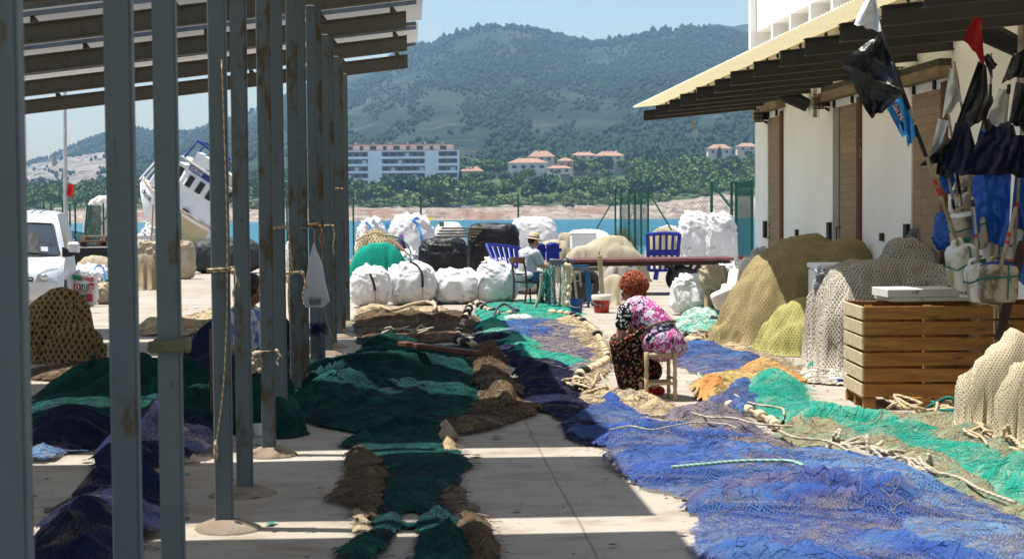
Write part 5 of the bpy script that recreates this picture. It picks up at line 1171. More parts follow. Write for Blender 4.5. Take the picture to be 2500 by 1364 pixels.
def loose_tyre():
    p = G(1435, 735); T = Matrix.Translation((p.x, p.y + .9, .30)) @ Matrix.Rotation(rad(90), 4, 'X')
    e = empty("spare_tyre", (0, 0, 0), 0, "dark wheel standing behind the blue trestle under the cart front", "wheel")
    MB().lathe([(.17, -.075), (.24, -.085), (.29, -.06), (.31, -.02), (.31, .02), (.29, .06), (.24, .085), (.17, .075)], 30, T, 0, False).build("tyre", black_rubber, e, False, 40); MB().lathe([(.18, -.05), (.08, -.06), (0, -.06)], 20, T).build("rim", dark_steel, e)
loose_tyre()
# work table: grey plank on blue trestles
def table():
    Y = 28.6; e = empty("trestle_table", G(1400, 755), 0, "narrow grey plank table on blue trestles where the man works", "table"); o0 = Vector(e.location)
    grey = M("grey_plank", (.16, .165, .17, 1), (.11, .11, .115, 1), 4, .7); tb = M("trestle_blue", (.02, .16, .36, 1), (.015, .12, .28, 1), 5, .6); pale = M("pale_leg", (.50, .46, .38, 1), None, 4, .8)
    a = D(1342, 664, Y) - o0; b = D(1452, 668, Y) - o0
    p0 = D(1342, 640, Y + .3) - o0; p1 = D(1400, 638, Y + .3) - o0
    MB().box(((p0 + p1) / 2), ((p1 - p0).length, .35, .09)).build("table_top", grey, e)
    q0 = D(1396, 656, Y - .1) - o0; q1 = D(1466, 657, Y - .1) - o0; MB().box((q0 + q1) / 2, ((q1 - q0).length, .05, .07)).build("front_plank", grey, e)
    r0 = D(1368, 651, Y) - o0; r1 = D(1437, 650, Y) - o0; MB().box((r0 + r1) / 2, ((r1 - r0).length, .10, .05)).build("trestle_beam", tb, e)
    def leg(x0, y0, x1, y1, m, w=.05, dy=0, yb=0): A = D(x0, y0, Y + dy) - o0; B = D(x1, y1, Y + yb) - o0; B.z = max(B.z, 0); MB().tube([A, B], [w * .55, w * .5], 4).build("leg", m, e)
    leg(1349, 650, 1341, 758, tb, .07); leg(1350, 650, 1355, 756, tb, .07, 0, .4); leg(1431, 655, 1437, 752, tb, .07); leg(1434, 655, 1447, 748, tb, .07, .05, .5)
    leg(1400, 660, 1408, 728, pale, .055); leg(1415, 660, 1418, 700, pale, .05, .2, .2); leg(1373, 660, 1366, 762, weathered_wood, .06, .3, .3)
    MB().tube([D(1424, 740, Y) - o0, D(1450, 738, Y + .3) - o0], .02, 6).build("brace", M("grey_bar", (.3, .3, .3, 1)), e)
    return e
table()
def post_wood():
    a = D(1464, 623, 28.3); b = D(1472, 722, 28.3); b.z = 0; d = a - b; T = frame(b, d)
    e = empty("wooden_post", b, 0, "pale square wooden post leaning beside the red bucket", "post"); o0 = Vector(b)
    MB().box((d.length / 2, 0, 0), (d.length, .085, .085), Matrix.Translation(-o0) @ T, 0, .006).build("shaft", M("pale_post_wood", (.46, .39, .28, 1), (.36, .29, .19, 1), 3, .8), e); MB().tube([a - o0, a - o0 + Vector((-.005, 0, .06))], .008, 5).build("nail", dark_steel, e)
post_wood()
def bucket(px, pb, wpx, hpx, name, label, body, lid=None, liquid=False, text=None):
    p = G(px, pb); s = p.y / F; r = wpx / 2 * s; h = hpx * s; p = p + Vector((0, r, 0))
    e = empty(name, p, 0, label, "bucket")
    MB().lathe([(r * .78, 0), (r * .80, .004), (r * .97, h * .97), (r, h * .97), (r, h), (r * .94, h), (r * .76, .03), (0, .03)], 28, None, 0, False).build("pail", body, e, False, 40)
    if lid is not None: MB().lathe([(r * 1.03, h * .72), (r * 1.07, h * .74), (r * 1.08, h * .95), (r * 1.02, h * 1.01), (0, h * 1.0)], 28, None, 0, False).build("lid", lid, e, False, 40)
    hd = MB(); hd.tube(spline([(-r, 0, h * .9), (-r * .9, -r * .7, h * .55), (0, -r * 1.12, h * .42), (r * .9, -r * .7, h * .55), (r, 0, h * .9)], 6), .005, 5); hd.build("handle", M("wire_handle", (.25, .22, .18, 1), None, 5, .5, .5), e)
    return e, r, h
blue_pl = M("bucket_blue", (.010, .055, .24, 1), (.008, .045, .20, 1), 8, .4, 0, .4); red_pl = M("bucket_red", (.42, .022, .010, 1), (.36, .018, .008, 1), 8, .35, 0, .4)
bucket(1408, 765, 34, 35, "bucket", "blue plastic bucket left of the red one", blue_pl)
e, r, h = bucket(1470, 763, 46, 42, "bucket", "red bucket with a white lid band beside the wooden post", red_pl, M("cream_lid", (.74, .70, .60, 1)))
MB().box((-r * .2, -r * .9, h * .42), (.075, .012, .085)).build("label", M("black_label", (.02, .012, .01, 1)), e)
def text(body, size, mat, parent, M4, name="lettering", ext=.002, sx=1.0):
    cu = bpy.data.curves.new(name, 'FONT'); cu.body = body; cu.size = size; cu.extrude = ext; cu.align_x = 'CENTER'; cu.align_y = 'CENTER'; cu.resolution_u = 3
    o = bpy.data.objects.new(name, cu); dg = bpy.context.evaluated_depsgraph_get(); COL.objects.link(o); dg.update()
    me = bpy.data.meshes.new_from_object(o.evaluated_get(bpy.context.evaluated_depsgraph_get())); bpy.data.objects.remove(o)
    for v in me.vertices: v.co = M4 @ Vector((v.co.x * sx, v.co.y, v.co.z))
    me.materials.clear(); me.materials.append(mat)
    return link(bpy.data.objects.new(name, me), parent)
XZ = Matrix.Rotation(rad(90), 4, 'X')
text("ha\nron", .036, white_paint, e, Matrix.Translation((-r * .2, -r * .9 - .008, h * .42)) @ XZ)
def tub():
    p = G(1418, 742); e = empty("black_tub", p + Vector((0, .5, 0)), 0, "large black rubber tub under the trestle table", "tub")
    MB().lathe([(.20, 0), (.215, .01), (.27, .33), (.285, .33), (.285, .36), (.26, .36), (.19, .03), (0, .03)], 28, None, 0, False).build("body", black_rubber, e, False, 40)
    MB().tube(spline([(-.2, -.2, .36), (-.12, -.26, .42), (.0, -.29, .42), (.08, -.28, .36)], 5), .012, 6).build("handle", black_rubber, e)
tub()
# net hanging from the table with its float line
def hanging_net():
    Y = 28.1; n, m = 60, 46
    P = np.zeros((n, m, 3))
    for i in range(n):
        for j in range(m):
            u = i / (n - 1); v = j / (m - 1); x = 1338 + 48 * u + 6 * v * (1 - u); y = 648 - 6 * u + (758 - 648) * v + 6 * u * v
            p = D(x, y, Y + .10 * math.sin(u * 22 + v * 2) * (.3 + v) + .12 * v); P[i, j] = p
    m_ = net_mat("hanging_cream_net", (.56, .50, .37, 1), (.42, .44, .34, 1), .075, .12, True, (.30, .36, .26, 1), 2.0, floor=.05, dens=.62)
    tag(grid_obj("hanging_net", P, m_), "cream net hanging from the table edge down to the ground", "fishing net")
    e = empty("float_rope", D(1388, 758, Y - .1), 0, "thick float rope with cork floats hanging straight down from the table", "float line"); o0 = Vector(e.location)
    pts = [D(1381, 640, Y - .05), D(1384, 648, Y - .14), D(1393, 655, Y - .12), D(1391, 690, Y - .1), D(1388, 725, Y - .1), D(1385, 762, Y - .1)]
    S_ = spline([p - o0 for p in pts], 8); MB().tube(S_, .022, 8).build("rope", M("cream_cover", (.62, .52, .36, 1), (.48, .38, .24, 1), 20, .8), e, True)
    for t, d in ((.02, 1), (.22, 0), (.36, 0), (.46, 0), (.58, 0), (.70, 0), (.80, 0), (.92, 0)):
        i = int(t * (len(S_) - 2)); T = frame(S_[i], S_[i + 1] - S_[i]) @ Matrix.Rotation(rad(90), 4, 'Y')
        if d: MB().lathe([(.02, -.05), (.07, -.05), (.082, 0), (.07, .05), (.02, .05)], 16, T).build("rubber_disc", black_rubber, e)
        else: MB().lathe([(.02, -.06), (.038, -.055), (.043, 0), (.038, .055), (.02, .06)], 12, T).build("cork_float", cork, e, True)
    # loose white strands beside it
    b = MB(); rs = random.Random(4)
    for k in range(40):
        x = rs.uniform(1372, 1392); p = [D(x + rs.uniform(-5, 5), 650 + q * 27, Y + rs.uniform(-.1, .05)) for q in range(5)]; b.tube(spline(p, 3), .004, 4)
    tag(b.build("white_strands", M("white_twine", (.74, .72, .66, 1), None, 20, .8)), "white twine strands hanging beside the float rope", "twine")
    b = MB(); rs = random.Random(14)
    for k in range(30):
        x = rs.uniform(1326, 1345); y0 = rs.uniform(640, 665); L = rs.uniform(30, 95); p = [D(x + rs.uniform(-7, 7) , y0 + q * L / 3, 28.3 + rs.uniform(-.15, .2)) for q in range(4)]; b.tube(spline(p, 3), .007, 4)
    tag(b.build("green_net_bunch", M("green_twine", (.012, .12, .10, 1), (.03, .25, .2, 1), 20, .9)), "bunch of dark green net hanging from the man's knees", "fishing net")
    curved_rope("pale_rope_tail", "thick pale rope curving down from the man's lap to the ground", [(1322, 668), (1321, 695), (1316, 725), (1306, 752)], 28.1, .03, rope_pale)
hanging_net()
# bits on the ground
def small_bits():
    p = G(1255, 790); sack("white_rag", "small white plastic rag lying on the nets before the chair", 1232, 1300, 768, 786, white_bag, .5, 50, wr=.03, cat="rag")
    rope("black_hose", "short curved black hose on the nets before the chair", [(1205, 788), (1215, 772, .12), (1235, 768, .16), (1255, 772, .08), (1262, 782)], .022, black_rubber, .03)
    b = MB(); p = G(2052, 938); T = Matrix.Translation(p + Vector((0, 0, .03))) @ Matrix.Rotation(.1, 4, 'Z'); b.box((0, 0, 0), (.06, .05, .05), T, 0, .006); o = b.build("blue_cap_box", M("blue_cap", (.02, .03, .20, 1))); tag(o, "tiny dark blue carton on the pale net hem by the crate", "carton")
    b = MB().lathe([(0, 0), (.035, 0), (.035, .10), (.012, .14), (.012, .16), (0, .16)], 12, Matrix.Translation(G(2025, 936) + Vector((0, 0, .036))) @ Matrix.Rotation(rad(90), 4, 'Y')); tag(b.build("plastic_bottle", M("clear_bottle", (.6, .62, .65, 1), None, 5, .2), None, True), "small clear bottle lying left of the blue carton", "bottle")
    b = MB().lathe([(0, 0), (.05, 0), (.055, .012), (.05, .02), (0, .02)], 18, Matrix.Translation(G(477, 751))); tag(b.build("white_disc", white_paint), "small pale disc lying alone on the sunny concrete", "disc")
    mound("blue_cloth", "small bright blue cloth by the yellow net heap", [pc(1858, 1885, 824, 848, .7)], blue_paint, .02, 71, .03, cat="cloth")
    mound("net_scrap", "small green net scrap left of the blue cloth", [pc(1832, 1862, 828, 846, .7)], N_teal, .025, 72, .03)
    mound("net_heap", "green rope scraps at the left foot of the draped grey net", [pc(1972, 1990, 880, 905, .7)], N_teal, .025, 73, .03)
small_bits()
# ------------------------------------------------------------------ van, boat, fences and gear beyond the shelter
def van():
    Y = 27.0; c = D(27, 735, Y); root = empty("parked_van", (c.x, Y, 0), rad(12), "silver white van parked nose toward the shelter, half hidden by posts", "van")
    pm = M("van_paint", (.62, .64, .68, 1), (.58, .60, .64, 1), .5, .28, .25, .5); dark = M("van_black_plastic", (.018, .018, .02, 1), None, 8, .6)
    hw = lambda z: .86 - .03 * max(0, .5 - z) if z < 1.0 else .86 - .20 * ((z - 1.0) / .85) ** 1.3
    prof = [(.10, .22), (.02, .30), (.0, .45), (.03, .60), (.08, .74), (.20, .84), (.45, .95), (.80, 1.03), (1.05, 1.30), (1.32, 1.60), (1.44, 1.70), (1.62, 1.79), (1.9, 1.84), (2.8, 1.87), (3.7, 1.86), (4.0, 1.80), (4.1, 1.5), (4.12, .5), (4.1, .22)]
    us = [-1, -.97, -.88, -.7, -.35, 0, .35, .7, .88, .97, 1]
    V = []; Fc = []; n = len(prof); mu = len(us)
    for u in us:
        for (y, z) in prof:
            roundy = .16 * u * u + (.12 * max(0, abs(u) - .88) / .12 if y < 1.0 else 0)
            zz = z - (.03 * max(0, abs(u) - .85) / .15 if z > 1.7 else 0) - .025 * u * u * (z > 1.65)
            V.append((u * hw(z), y + roundy * (1 if y < 1.9 else 0), zz))
    for i in range(mu - 1):
        for j in range(n - 1): Fc.append((i * n + j, (i + 1) * n + j, (i + 1) * n + j + 1, i * n + j + 1))
    Fc += [tuple(range(n)), tuple((mu - 1) * n + j for j in range(n - 1, -1, -1))]
    MB().add(V, Fc).build("body", pm, root, False, 35)
    def front(z, off=0.0):
        y = float(np.interp(z, [p[1] for p in prof[:12]], [p[0] for p in prof[:12]])); return y - off
    def patch(name, poly, mat, off=.008, par=root, thick=None):
        """panel on the nose or windscreen: poly of (x, z); pushed forward of the body"""
        bm = MB(); vs = []
        for (x, z) in poly: u = x / hw(z); vs.append((x, front(z) + .16 * u * u - off, z))
        cx = sum(v[0] for v in vs) / len(vs); cz = sum(v[2] for v in vs) / len(vs)
        k = len(vs); back = [(v[0], v[1] + .03, v[2]) for v in vs]
        bm.add(vs + back, [tuple(range(k)), tuple(range(2 * k - 1, k - 1, -1))] + [(i, k + i, k + (i + 1) % k, (i + 1) % k) for i in range(k)]); return bm.build(name, mat, par)
    glass = M("van_glass", (.030, .042, .055, 1), (.05, .065, .08, 1), 1.5, .08, 0, .8)
    def wind(z): return front(z)
    ws = MB(); V = []; nz = 7; xs = np.linspace(-1, 1, 11)
    for k in range(nz):
        z = 1.07 + .53 * k / (nz - 1); w = hw(z) - .10
        for x in xs: V.append((x * w, wind(z) + .16 * (x * w / hw(z)) ** 2 - .012, z))
    Fc = [(k * 11 + i, k * 11 + i + 1, (k + 1) * 11 + i + 1, (k + 1) * 11 + i) for k in range(nz - 1) for i in range(10)]
    wso = ws.add(V, Fc).build("windscreen", glass, root, True)
    sh = MB(); sh.ell((.29, 1.02, 1.26), (.15, .03, .20), 16, 10); sh.ell((.55, 1.1, 1.18), (.20, .03, .13), 16, 10)
    st = MB()
    # dark seat backs just inside the glass, reading as silhouettes
    for (x, z, a, b) in ((.29, 1.33, .12, .16), (.40, 1.20, .24, .10)):
        V = [(x + a * math.cos(t), front(z + b * math.sin(t)) + .16 * ((x + a * math.cos(t)) / .8) ** 2 - .018, z + b * math.sin(t)) for t in np.linspace(0, 2 * math.pi, 20, endpoint=False)]; V = [v if v[2] > 1.10 else (v[0], front(1.10) + .02 - .018 + .1 * v[0] ** 2, 1.10) for v in V]; st.add(V, [tuple(range(20))])
    st.build("seat", M("seat_dark", (.006, .008, .012, 1), None, 8, .5), wso)
    fr = MB(); fr.tube([(.0, front(1.045) - .02, 1.045), (.4, front(1.045) + .03 - .02, 1.045), (.72, front(1.05) + .10, 1.05), (.75, front(1.1) + .115, 1.1), (.60, front(1.60) + .10, 1.61), (.3, front(1.62) + .02, 1.63), (0, front(1.62) - .01, 1.635)], .018, 6); fr.build("seal", dark, wso)
    w = MB(); w.tube([(.62, front(1.06) + .06, 1.07), (.3, front(1.09) - .0, 1.10), (.05, front(1.12) - .025, 1.13)], .012, 6); w.build("wiper", dark, wso)
    patch("sticker", [(.44, 1.13), (.56, 1.12), (.55, 1.20), (.43, 1.21)], M("paper_note", (.45, .50, .55, 1)), .022, wso)
    lamp = M("headlamp_glass", (.30, .36, .42, 1), (.18, .22, .27, 1), 14, .12, 0, .8)
    for s in (-1, 1):
        h = patch("headlight", [(s * .40, .62), (s * .44, .74), (s * .58, .82), (s * .76, .84), (s * .79, .72), (s * .78, .61)], lamp, .012)
        MB().ell((s * .55, front(.69) + .02, .69), (.07, .04, .06), 12, 8).build("reflector", M("lamp_silver", (.6, .62, .65, 1), None, 5, .15, .8), h)
        mo = MB().box((s * 1.0, 1.0, 1.18), (.22, .10, .21), None, 0, .035).build("mirror", pm, root); MB().prism([(s * .80, 1.02), (s * .94, 1.02), (s * 1.1, 1.07), (s * .80, 1.2)], .96, 1.06).build("mirror_foot", dark, mo)
        sw = MB(); zz = [1.06, 1.06, 1.55, 1.6]; ys = [1.1, 2.2, 2.2, 1.55]; sw.add([(s * (hw(z) + .006), y, z) for y, z in zip(ys, zz)], [(0, 1, 2, 3)]); sw.build("side_window", glass, root)
        for y in (.85, 3.4): 
            wl = MB().lathe([(.18, -.1), (.30, -.1), (.31, 0), (.30, .1), (.18, .1)], 24, Matrix.Translation((s * .78, y, .31)) @ Matrix.Rotation(rad(90), 4, 'Y')).build("wheel", black_rubber, root)
    patch("grille", [(-.36, .70), (.36, .70), (.38, .66), (.36, .62), (-.36, .62), (-.38, .66)], dark, .01)
    patch("badge_bar", [(-.36, .675), (.36, .675), (.36, .65), (-.36, .65)], M("chrome", (.6, .6, .6, 1), None, 3, .2, .9), .02)
    patch("bumper", [(-.78, .32), (.78, .32), (.80, .50), (-.80, .50)], dark, .012)
    for x in (-.35, -.2, .2, .35): MB().box((x, 2.4, 1.875), (.035, 1.3, .02)).build("roof_rib", pm, root)
van()
def boat():
    Y = 54.0; k = Y / F
    root = empty("fishing_boat", D(330, 441, Y), 0, "white fishing boat heeled over on the hard with a blue name board on its wheelhouse", "boat")
    wp = M("boat_white", (.80, .81, .82, 1), (.70, .71, .72, 1), 1.2, .45, 0, .4, c3=(.45, .38, .26, 1), s3=2.2, t3=.70); cream = M("boat_cream_hull", (.58, .52, .34, 1), (.48, .42, .27, 1), 1.0, .6); bl = M("boat_blue", (.015, .035, .22, 1), None, 4, .4); dk = M("boat_dark", (.02, .02, .025, 1), None, 5, .5)
    ca, sa = .832, .555
    R = Matrix(((ca * k, 0, sa * k, 0), (0, k, 0, 0), (-sa * k, 0, ca * k, 0), (0, 0, 0, 1)))
    root.matrix_world = Matrix.Translation(D(330, 441, Y)) @ Matrix.Identity(4)
    # hull: sections along u (bow at 0); y negative is toward the viewer
    us = np.concatenate([np.linspace(-4, 60, 16), np.linspace(70, 215, 16)]); nv = 14; V = []; 
    def beam(u): return 88 * (1 - math.exp(-max(u + 5, 0) / 34)) * (1 - .25 * max(0, (u - 150) / 65) ** 2) + 1.0
    def depth(u): return -8 - 74 * min(1, max(0, u + 4) / 66) ** .8 if u < 62 else -82 + 18 * (u - 62) / 130
    for u in us:
        b = beam(u); d = depth(u)
        for j in range(nv + 1):
            t = j / nv; z = 8 * math.exp(-(u + 4) / 30) * (1 - t) + d * t; w = b * (1 - .55 * t ** 1.2 - .45 * t ** 5) ; V.append((u + 30 * 0, 85 - w, z))
    n = nv + 1; m = len(us); V2 = V + [(v[0], 170 - v[1], v[2]) for v in V]; Fc = []
    mi = []
    for s in (0, m * n):
        for i in range(m - 1):
            for j in range(nv):
                a = s + i * n + j; Fc.append((a, a + n, a + n + 1, a + 1)); mi.append(1 if (i > 17 and j > 1) else 0)
    for j in range(nv): Fc.append(((m - 1) * n + j, m * n + (m - 1) * n + j, m * n + (m - 1) * n + j + 1, (m - 1) * n + j + 1)); mi.append(0)
    for i in range(m - 1): Fc.append((i * n, (i + 1) * n, m * n + (i + 1) * n, m * n + i * n)); mi.append(0)
    hb = MB(); hb.v = [tuple(R @ Vector(v)) for v in V2]; hb.f = Fc; hb.mi = mi; hull = hb.build("hull", [wp, cream], root, False, 40)
    def bx(b, u0, u1, y0, y1, v0, v1, bev=0): return b.box(((u0 + u1) / 2, (y0 + y1) / 2, (v0 + v1) / 2), (u1 - u0, y1 - y0, v1 - v0), R, 0, bev)
    gp = [R @ Vector((u, 85 - beam(u) - 1, 8 * math.exp(-(u + 4) / 30) + 1)) for u in us]; MB().tube(gp, 3.0 * k, 6).build("gunwale", M("boat_rail", (.30, .22, .13, 1), (.5, .46, .4, 1), 3, .6), hull)
    wh = bx(MB(), 86, 204, 10, 150, -1, 108, 4).build("wheelhouse", wp, root)
    V = []
    fr = MB(); fr.prism([(60, 96), (88, 94), (88, -2), (78, 0)], 30, 130, R); fr.build("fore_cabin", wp, root)
    fw = MB(); fw.prism([(66, 88), (80, 88), (84, 52), (74, 52)], 28.5, 29.8, R); fw.build("window", dk, root)
    for u in (102, 131, 160, 186):
        f = bx(MB(), u - 1.5, u + 20.5, 6, 12, 52.5, 89.5, 3).build("window", wp, wh); bx(MB(), u + .8, u + 18.2, 5, 8, 55, 87, 2.4).build("pane", dk, f)
    sg = bx(MB(), 92, 172, 6.5, 11, 93.5, 108).build("name_board", bl, root)
    text("JORGE", 13.5, white_paint, sg, R @ Matrix.Translation((112, 6.0, 100.6)) @ XZ, ext=.2, sx=.86)
    bx(MB(), 58, 214, 2, 158, 108.2, 112).build("roof", M("boat_roof_cream", (.62, .58, .50, 1), None, 2, .6), root)
    bx(MB(), 84, 122, 30, 100, 112.2, 140).build("roof_box", wp, root); bx(MB(), 168, 190, 25, 90, 112.2, 137).build("roof_box", M("boat_roof_cream", (.62, .58, .50, 1)), root)
    rl = MB(); P = lambda u, y, v: R @ Vector((u, y, v))
    for y in (22, 130): rl.tube([P(66, y, 112), P(72, y, 162), P(170, y, 160), P(176, y, 112)], 3.2 * k, 6)
    rl.tube([P(72, 22, 162), P(72, 130, 162)], 3.2 * k, 6); rl.build("mast_frame", bl, root)
    ms = MB(); ms.tube([P(150, 80, 112), P(163, 80, 205)], 2.6 * k, 6); ms.build("mast", M("boat_mast_brown", (.28, .17, .10, 1), None, 4, .6), root)
    po = MB(); 
    for du in (0, 9): po.tube([P(-1 + du, 40, 4), P(12 + du, 40, 92)], 2.4 * k, 6)
    po.build("bow_pole", wp, root); bx(MB(), 20, 46, 45, 120, 6, 36, 2).build("hatch_box", wp, root)
    wn = MB(); wn.tube([P(134, 2, 4), P(150, 2, 4)], 6 * k, 10); wn.box((142, 3, -2), (22, 8, 5), R); wn.build("winch", dark_steel, root)
    MB().prism([(204, 62), (216, 100), (204, 100)], 20, 120, R).build("stern_bracket", dk, root)
    def bs(u, t): b_ = beam(u); return 85 - b_ * (1 - .55 * t ** 1.2 - .45 * t ** 5)
    a = Vector((16, bs(16, .3), -16)); c = Vector((56, bs(56, .3), -22)); ax = (R @ c - R @ a); T = frame((R @ a + R @ c) / 2 + Vector((0, -.03, 0)), ax)
    text("CP-2-1232", .22, dk, hull, T @ XZ, sx=.62, ext=.012)
boat()
def flagpole():
    e = empty("light_pole", G(160, 640), 0, "tall slim grey pole with a small red flag behind the van", "pole"); Y = 47.0; e.location = (D(160, 600, Y).x, Y, 0)
    o0 = Vector(e.location); top = D(158, 175, Y) - o0
    MB().tube([Vector((0, 0, 0)), top], [.075, .045], 10).build("shaft", M("pole_grey", (.50, .50, .51, 1), (.40, .40, .40, 1), 4, .5, .3), e)
    n, m = 10, 8; P = np.zeros((n, m, 3))
    for i in range(n):
        for j in range(m):
            u, v = i / (n - 1), j / (m - 1); p = D(166 + 15 * u - 3 * v, 449 + 2 * u + 28 * v * (1 - .0 * u) + 4 * u * v, Y - .05 + .05 * math.sin(u * 5)) - o0; P[i, j] = p
    grid_obj("flag", P, M("red_flag_cloth", (.62, .012, .012, 1), None, 5, .8), e)
    s = MB(); s.tube([D(166, 478, Y) - o0, D(176, 490, Y) - o0, D(172, 520, Y) - o0], .012, 5); s.build("pennant_string", rope_pale, e)
flagpole()
def wire_mat(name, col, cell, w, a0=0.0):
    if name in _mc: return _mc[name]
    t = NT(name); mp = t.mapping(t.tc.outputs["UV"], (1 / cell,) * 3, (0, 0, rad(45))); sp = t.n("SeparateXYZ"); t.l(mp, sp.inputs[0])
    d = [t.math('ABSOLUTE', t.math('SUBTRACT', t.math('FRACT', o), .5)) for o in sp.outputs[:2]]
    a = t.math('GREATER_THAN', t.math('MAXIMUM', d[0], d[1]), .5 - w); a = t.math('MAXIMUM', a, a0); t.setp(.5, .2, .3, a); t.col(col); _mc[name] = t.m; return t.m
CL = wire_mat("chain_link_wire", (.10, .18, .16, 1), .085, .024); CLD = wire_mat("dense_green_mesh", (.010, .12, .085, 1), .05, .16); CLV = wire_mat("rolled_green_mesh", (.006, .085, .06, 1), .05, .22, .35)
def panel(name, mat, pts_top, pts_bot, Y, parent, o0, dy=.12, seed=0):
    n = 40; m = 14; P = np.zeros((n, m, 3)); tx = [p[0] for p in pts_top]; bx_ = [p[0] for p in pts_bot]
    for i in range(n):
        u = i / (n - 1); xt = tx[0] + (tx[-1] - tx[0]) * u; xb = bx_[0] + (bx_[-1] - bx_[0]) * u
        yt = np.interp(xt, tx, [p[1] for p in pts_top]); yb = np.interp(xb, bx_, [p[1] for p in pts_bot])
        for j in range(m):
            v = j / (m - 1); p = D(xt + (xb - xt) * v, yt + (yb - yt) * v, Y + dy * float(pn(u * 6 + seed, v * 2))) - o0; P[i, j] = p
    return grid_obj(name, P, mat, parent)
def fence(name, label, posts, Y, panels, braces=(), r=.03):
    p0 = D(posts[0][0], posts[0][1], Y); e = empty(name, (p0.x, Y, 0), 0, label, "fence"); o0 = Vector(e.location)
    for q in posts:
        px, yt = q[:2]; Yp = q[2] if len(q) > 2 else Y; t = D(px, yt, Yp) - o0; bt = Vector((t.x, t.y, 0)); b = MB().tube([bt, t], r, 8); b.ell(t, (r * 1.15, r * 1.15, r), 8, 6); b.build("post", green_paint, e)
    for (x0, y0, x1, y1) in braces: MB().tube([D(x0, y0, Y - .05) - o0, D(x1, y1, Y - .3) - o0], r * .8, 8).build("brace", green_paint, e)
    for k, (mat, top, bot, dy) in enumerate(panels): panel("wire_mesh", mat, top, bot, Y, e, o0, dy, k)
    return e
fence("boundary_fence", "chain link fence with green posts along the quay edge behind the white bags", [(700, 486), (862, 484), (1027, 478), (1265, 474), (1502, 462)], 50.0, [(CL, [(560, 540), (620, 505), (1027, 484), (1265, 480), (1500, 472)], [(560, 655), (1500, 640)], .05)])
fence("wire_fence", "green wire fence with leaning posts and a sagging top behind the van", [(106, 497), (124, 494), (152, 490), (170, 497), (183, 496), (252, 497), (300, 505), (440, 520)], 49.0, [(CL, [(60, 500), (170, 500), (262, 500), (340, 518), (385, 535), (440, 530), (500, 560), (560, 545)], [(60, 660), (560, 655)], .1), (CLV, [(213, 500), (248, 502)], [(205, 590), (246, 585)], .2), (CLV, [(150, 560), (210, 568)], [(150, 600), (240, 600)], .3)], [(222, 498, 206, 585), (216, 500, 226, 585), (262, 525, 226, 580), (213, 500, 205, 590)])
fence("fence_corner", "cluster of tall green posts with rolled mesh and slanting braces at the fence corner", [(1502, 462), (1515, 464, 46.6), (1535, 462, 46.8), (1550, 461, 47.0), (1565, 458, 47.2), (1582, 456, 47.3)], 46.5, [(CLD, [(1512, 466), (1548, 470)], [(1516, 640), (1550, 640)], .2), (CLD, [(1548, 464), (1582, 470)], [(1548, 600), (1582, 600)], .2), (CL, [(1582, 470), (1740, 470)], [(1582, 650), (1740, 650)], .03)], [(1502, 480, 1452, 566), (1584, 470, 1640, 562)])
fence("mesh_gate", "tall dark green mesh gate beside the corner of the white store", [(1737, 444), (1786, 443, 46.5), (1797, 443, 46.2), (1836, 439, 46.2)], 46.0, [(CL, [(1738, 450), (1790, 448)], [(1738, 655), (1790, 655)], .03), (CLV, [(1798, 446), (1836, 444)], [(1798, 655), (1836, 655)], .02), (CLD, [(1798, 446), (1836, 444)], [(1798, 655), (1836, 655)], .02)], [(1740, 450, 1786, 508)], .045)
def weeds():
    rs = random.Random(6); c = G(1530, 640); V = []; Fc = []
    for i in range(260):
        a = rs.uniform(0, 6.3); r = rs.uniform(0, .5); b = Vector((c.x + r * math.cos(a) + .0, c.y + 2 + r * math.sin(a), 0)); h = rs.uniform(.5, 1.5) * (1 - .5 * r); d = Vector((rs.gauss(0, .12), rs.gauss(0, .12), h)); w = Vector((.018, 0, 0)); o = len(V)
        V += [b - w, b + w, b + d * .6 + w * .8, b + d * .6 - w * .8, b + d + Vector((rs.gauss(0, .06), 0, 0))]; Fc += [(o, o + 1, o + 2, o + 3), (o + 3, o + 2, o + 4)]
    o = mesh_obj("tall_weeds", V, Fc, M("dry_grass", (.22, .22, .05, 1), (.30, .26, .10, 1), 6, .9)); tag(o, "tall yellow green weeds growing round the fence corner posts", "weeds")
weeds()
def pallet(p, rz, label, m, z=0, w=1.2, d=.8):
    e = empty("wooden_pallet", (p[0], p[1], z), rz, label, "pallet")
    for i in range(5): MB().box((0, -d / 2 + d * (i + .5) / 5, .132), (w, .10, .022)).build("top_board", m, e)
    for x in (-w / 2 + .06, 0, w / 2 - .06):
        for y in (-d / 2 + .06, 0, d / 2 - .06): MB().box((x, y, .07), (.12, .1, .098)).build("block", m, e)
    for y in (-d / 2 + .06, 0, d / 2 - .06): MB().box((0, y, .010), (w, .1, .02)).build("bottom_board", m, e)
    return e
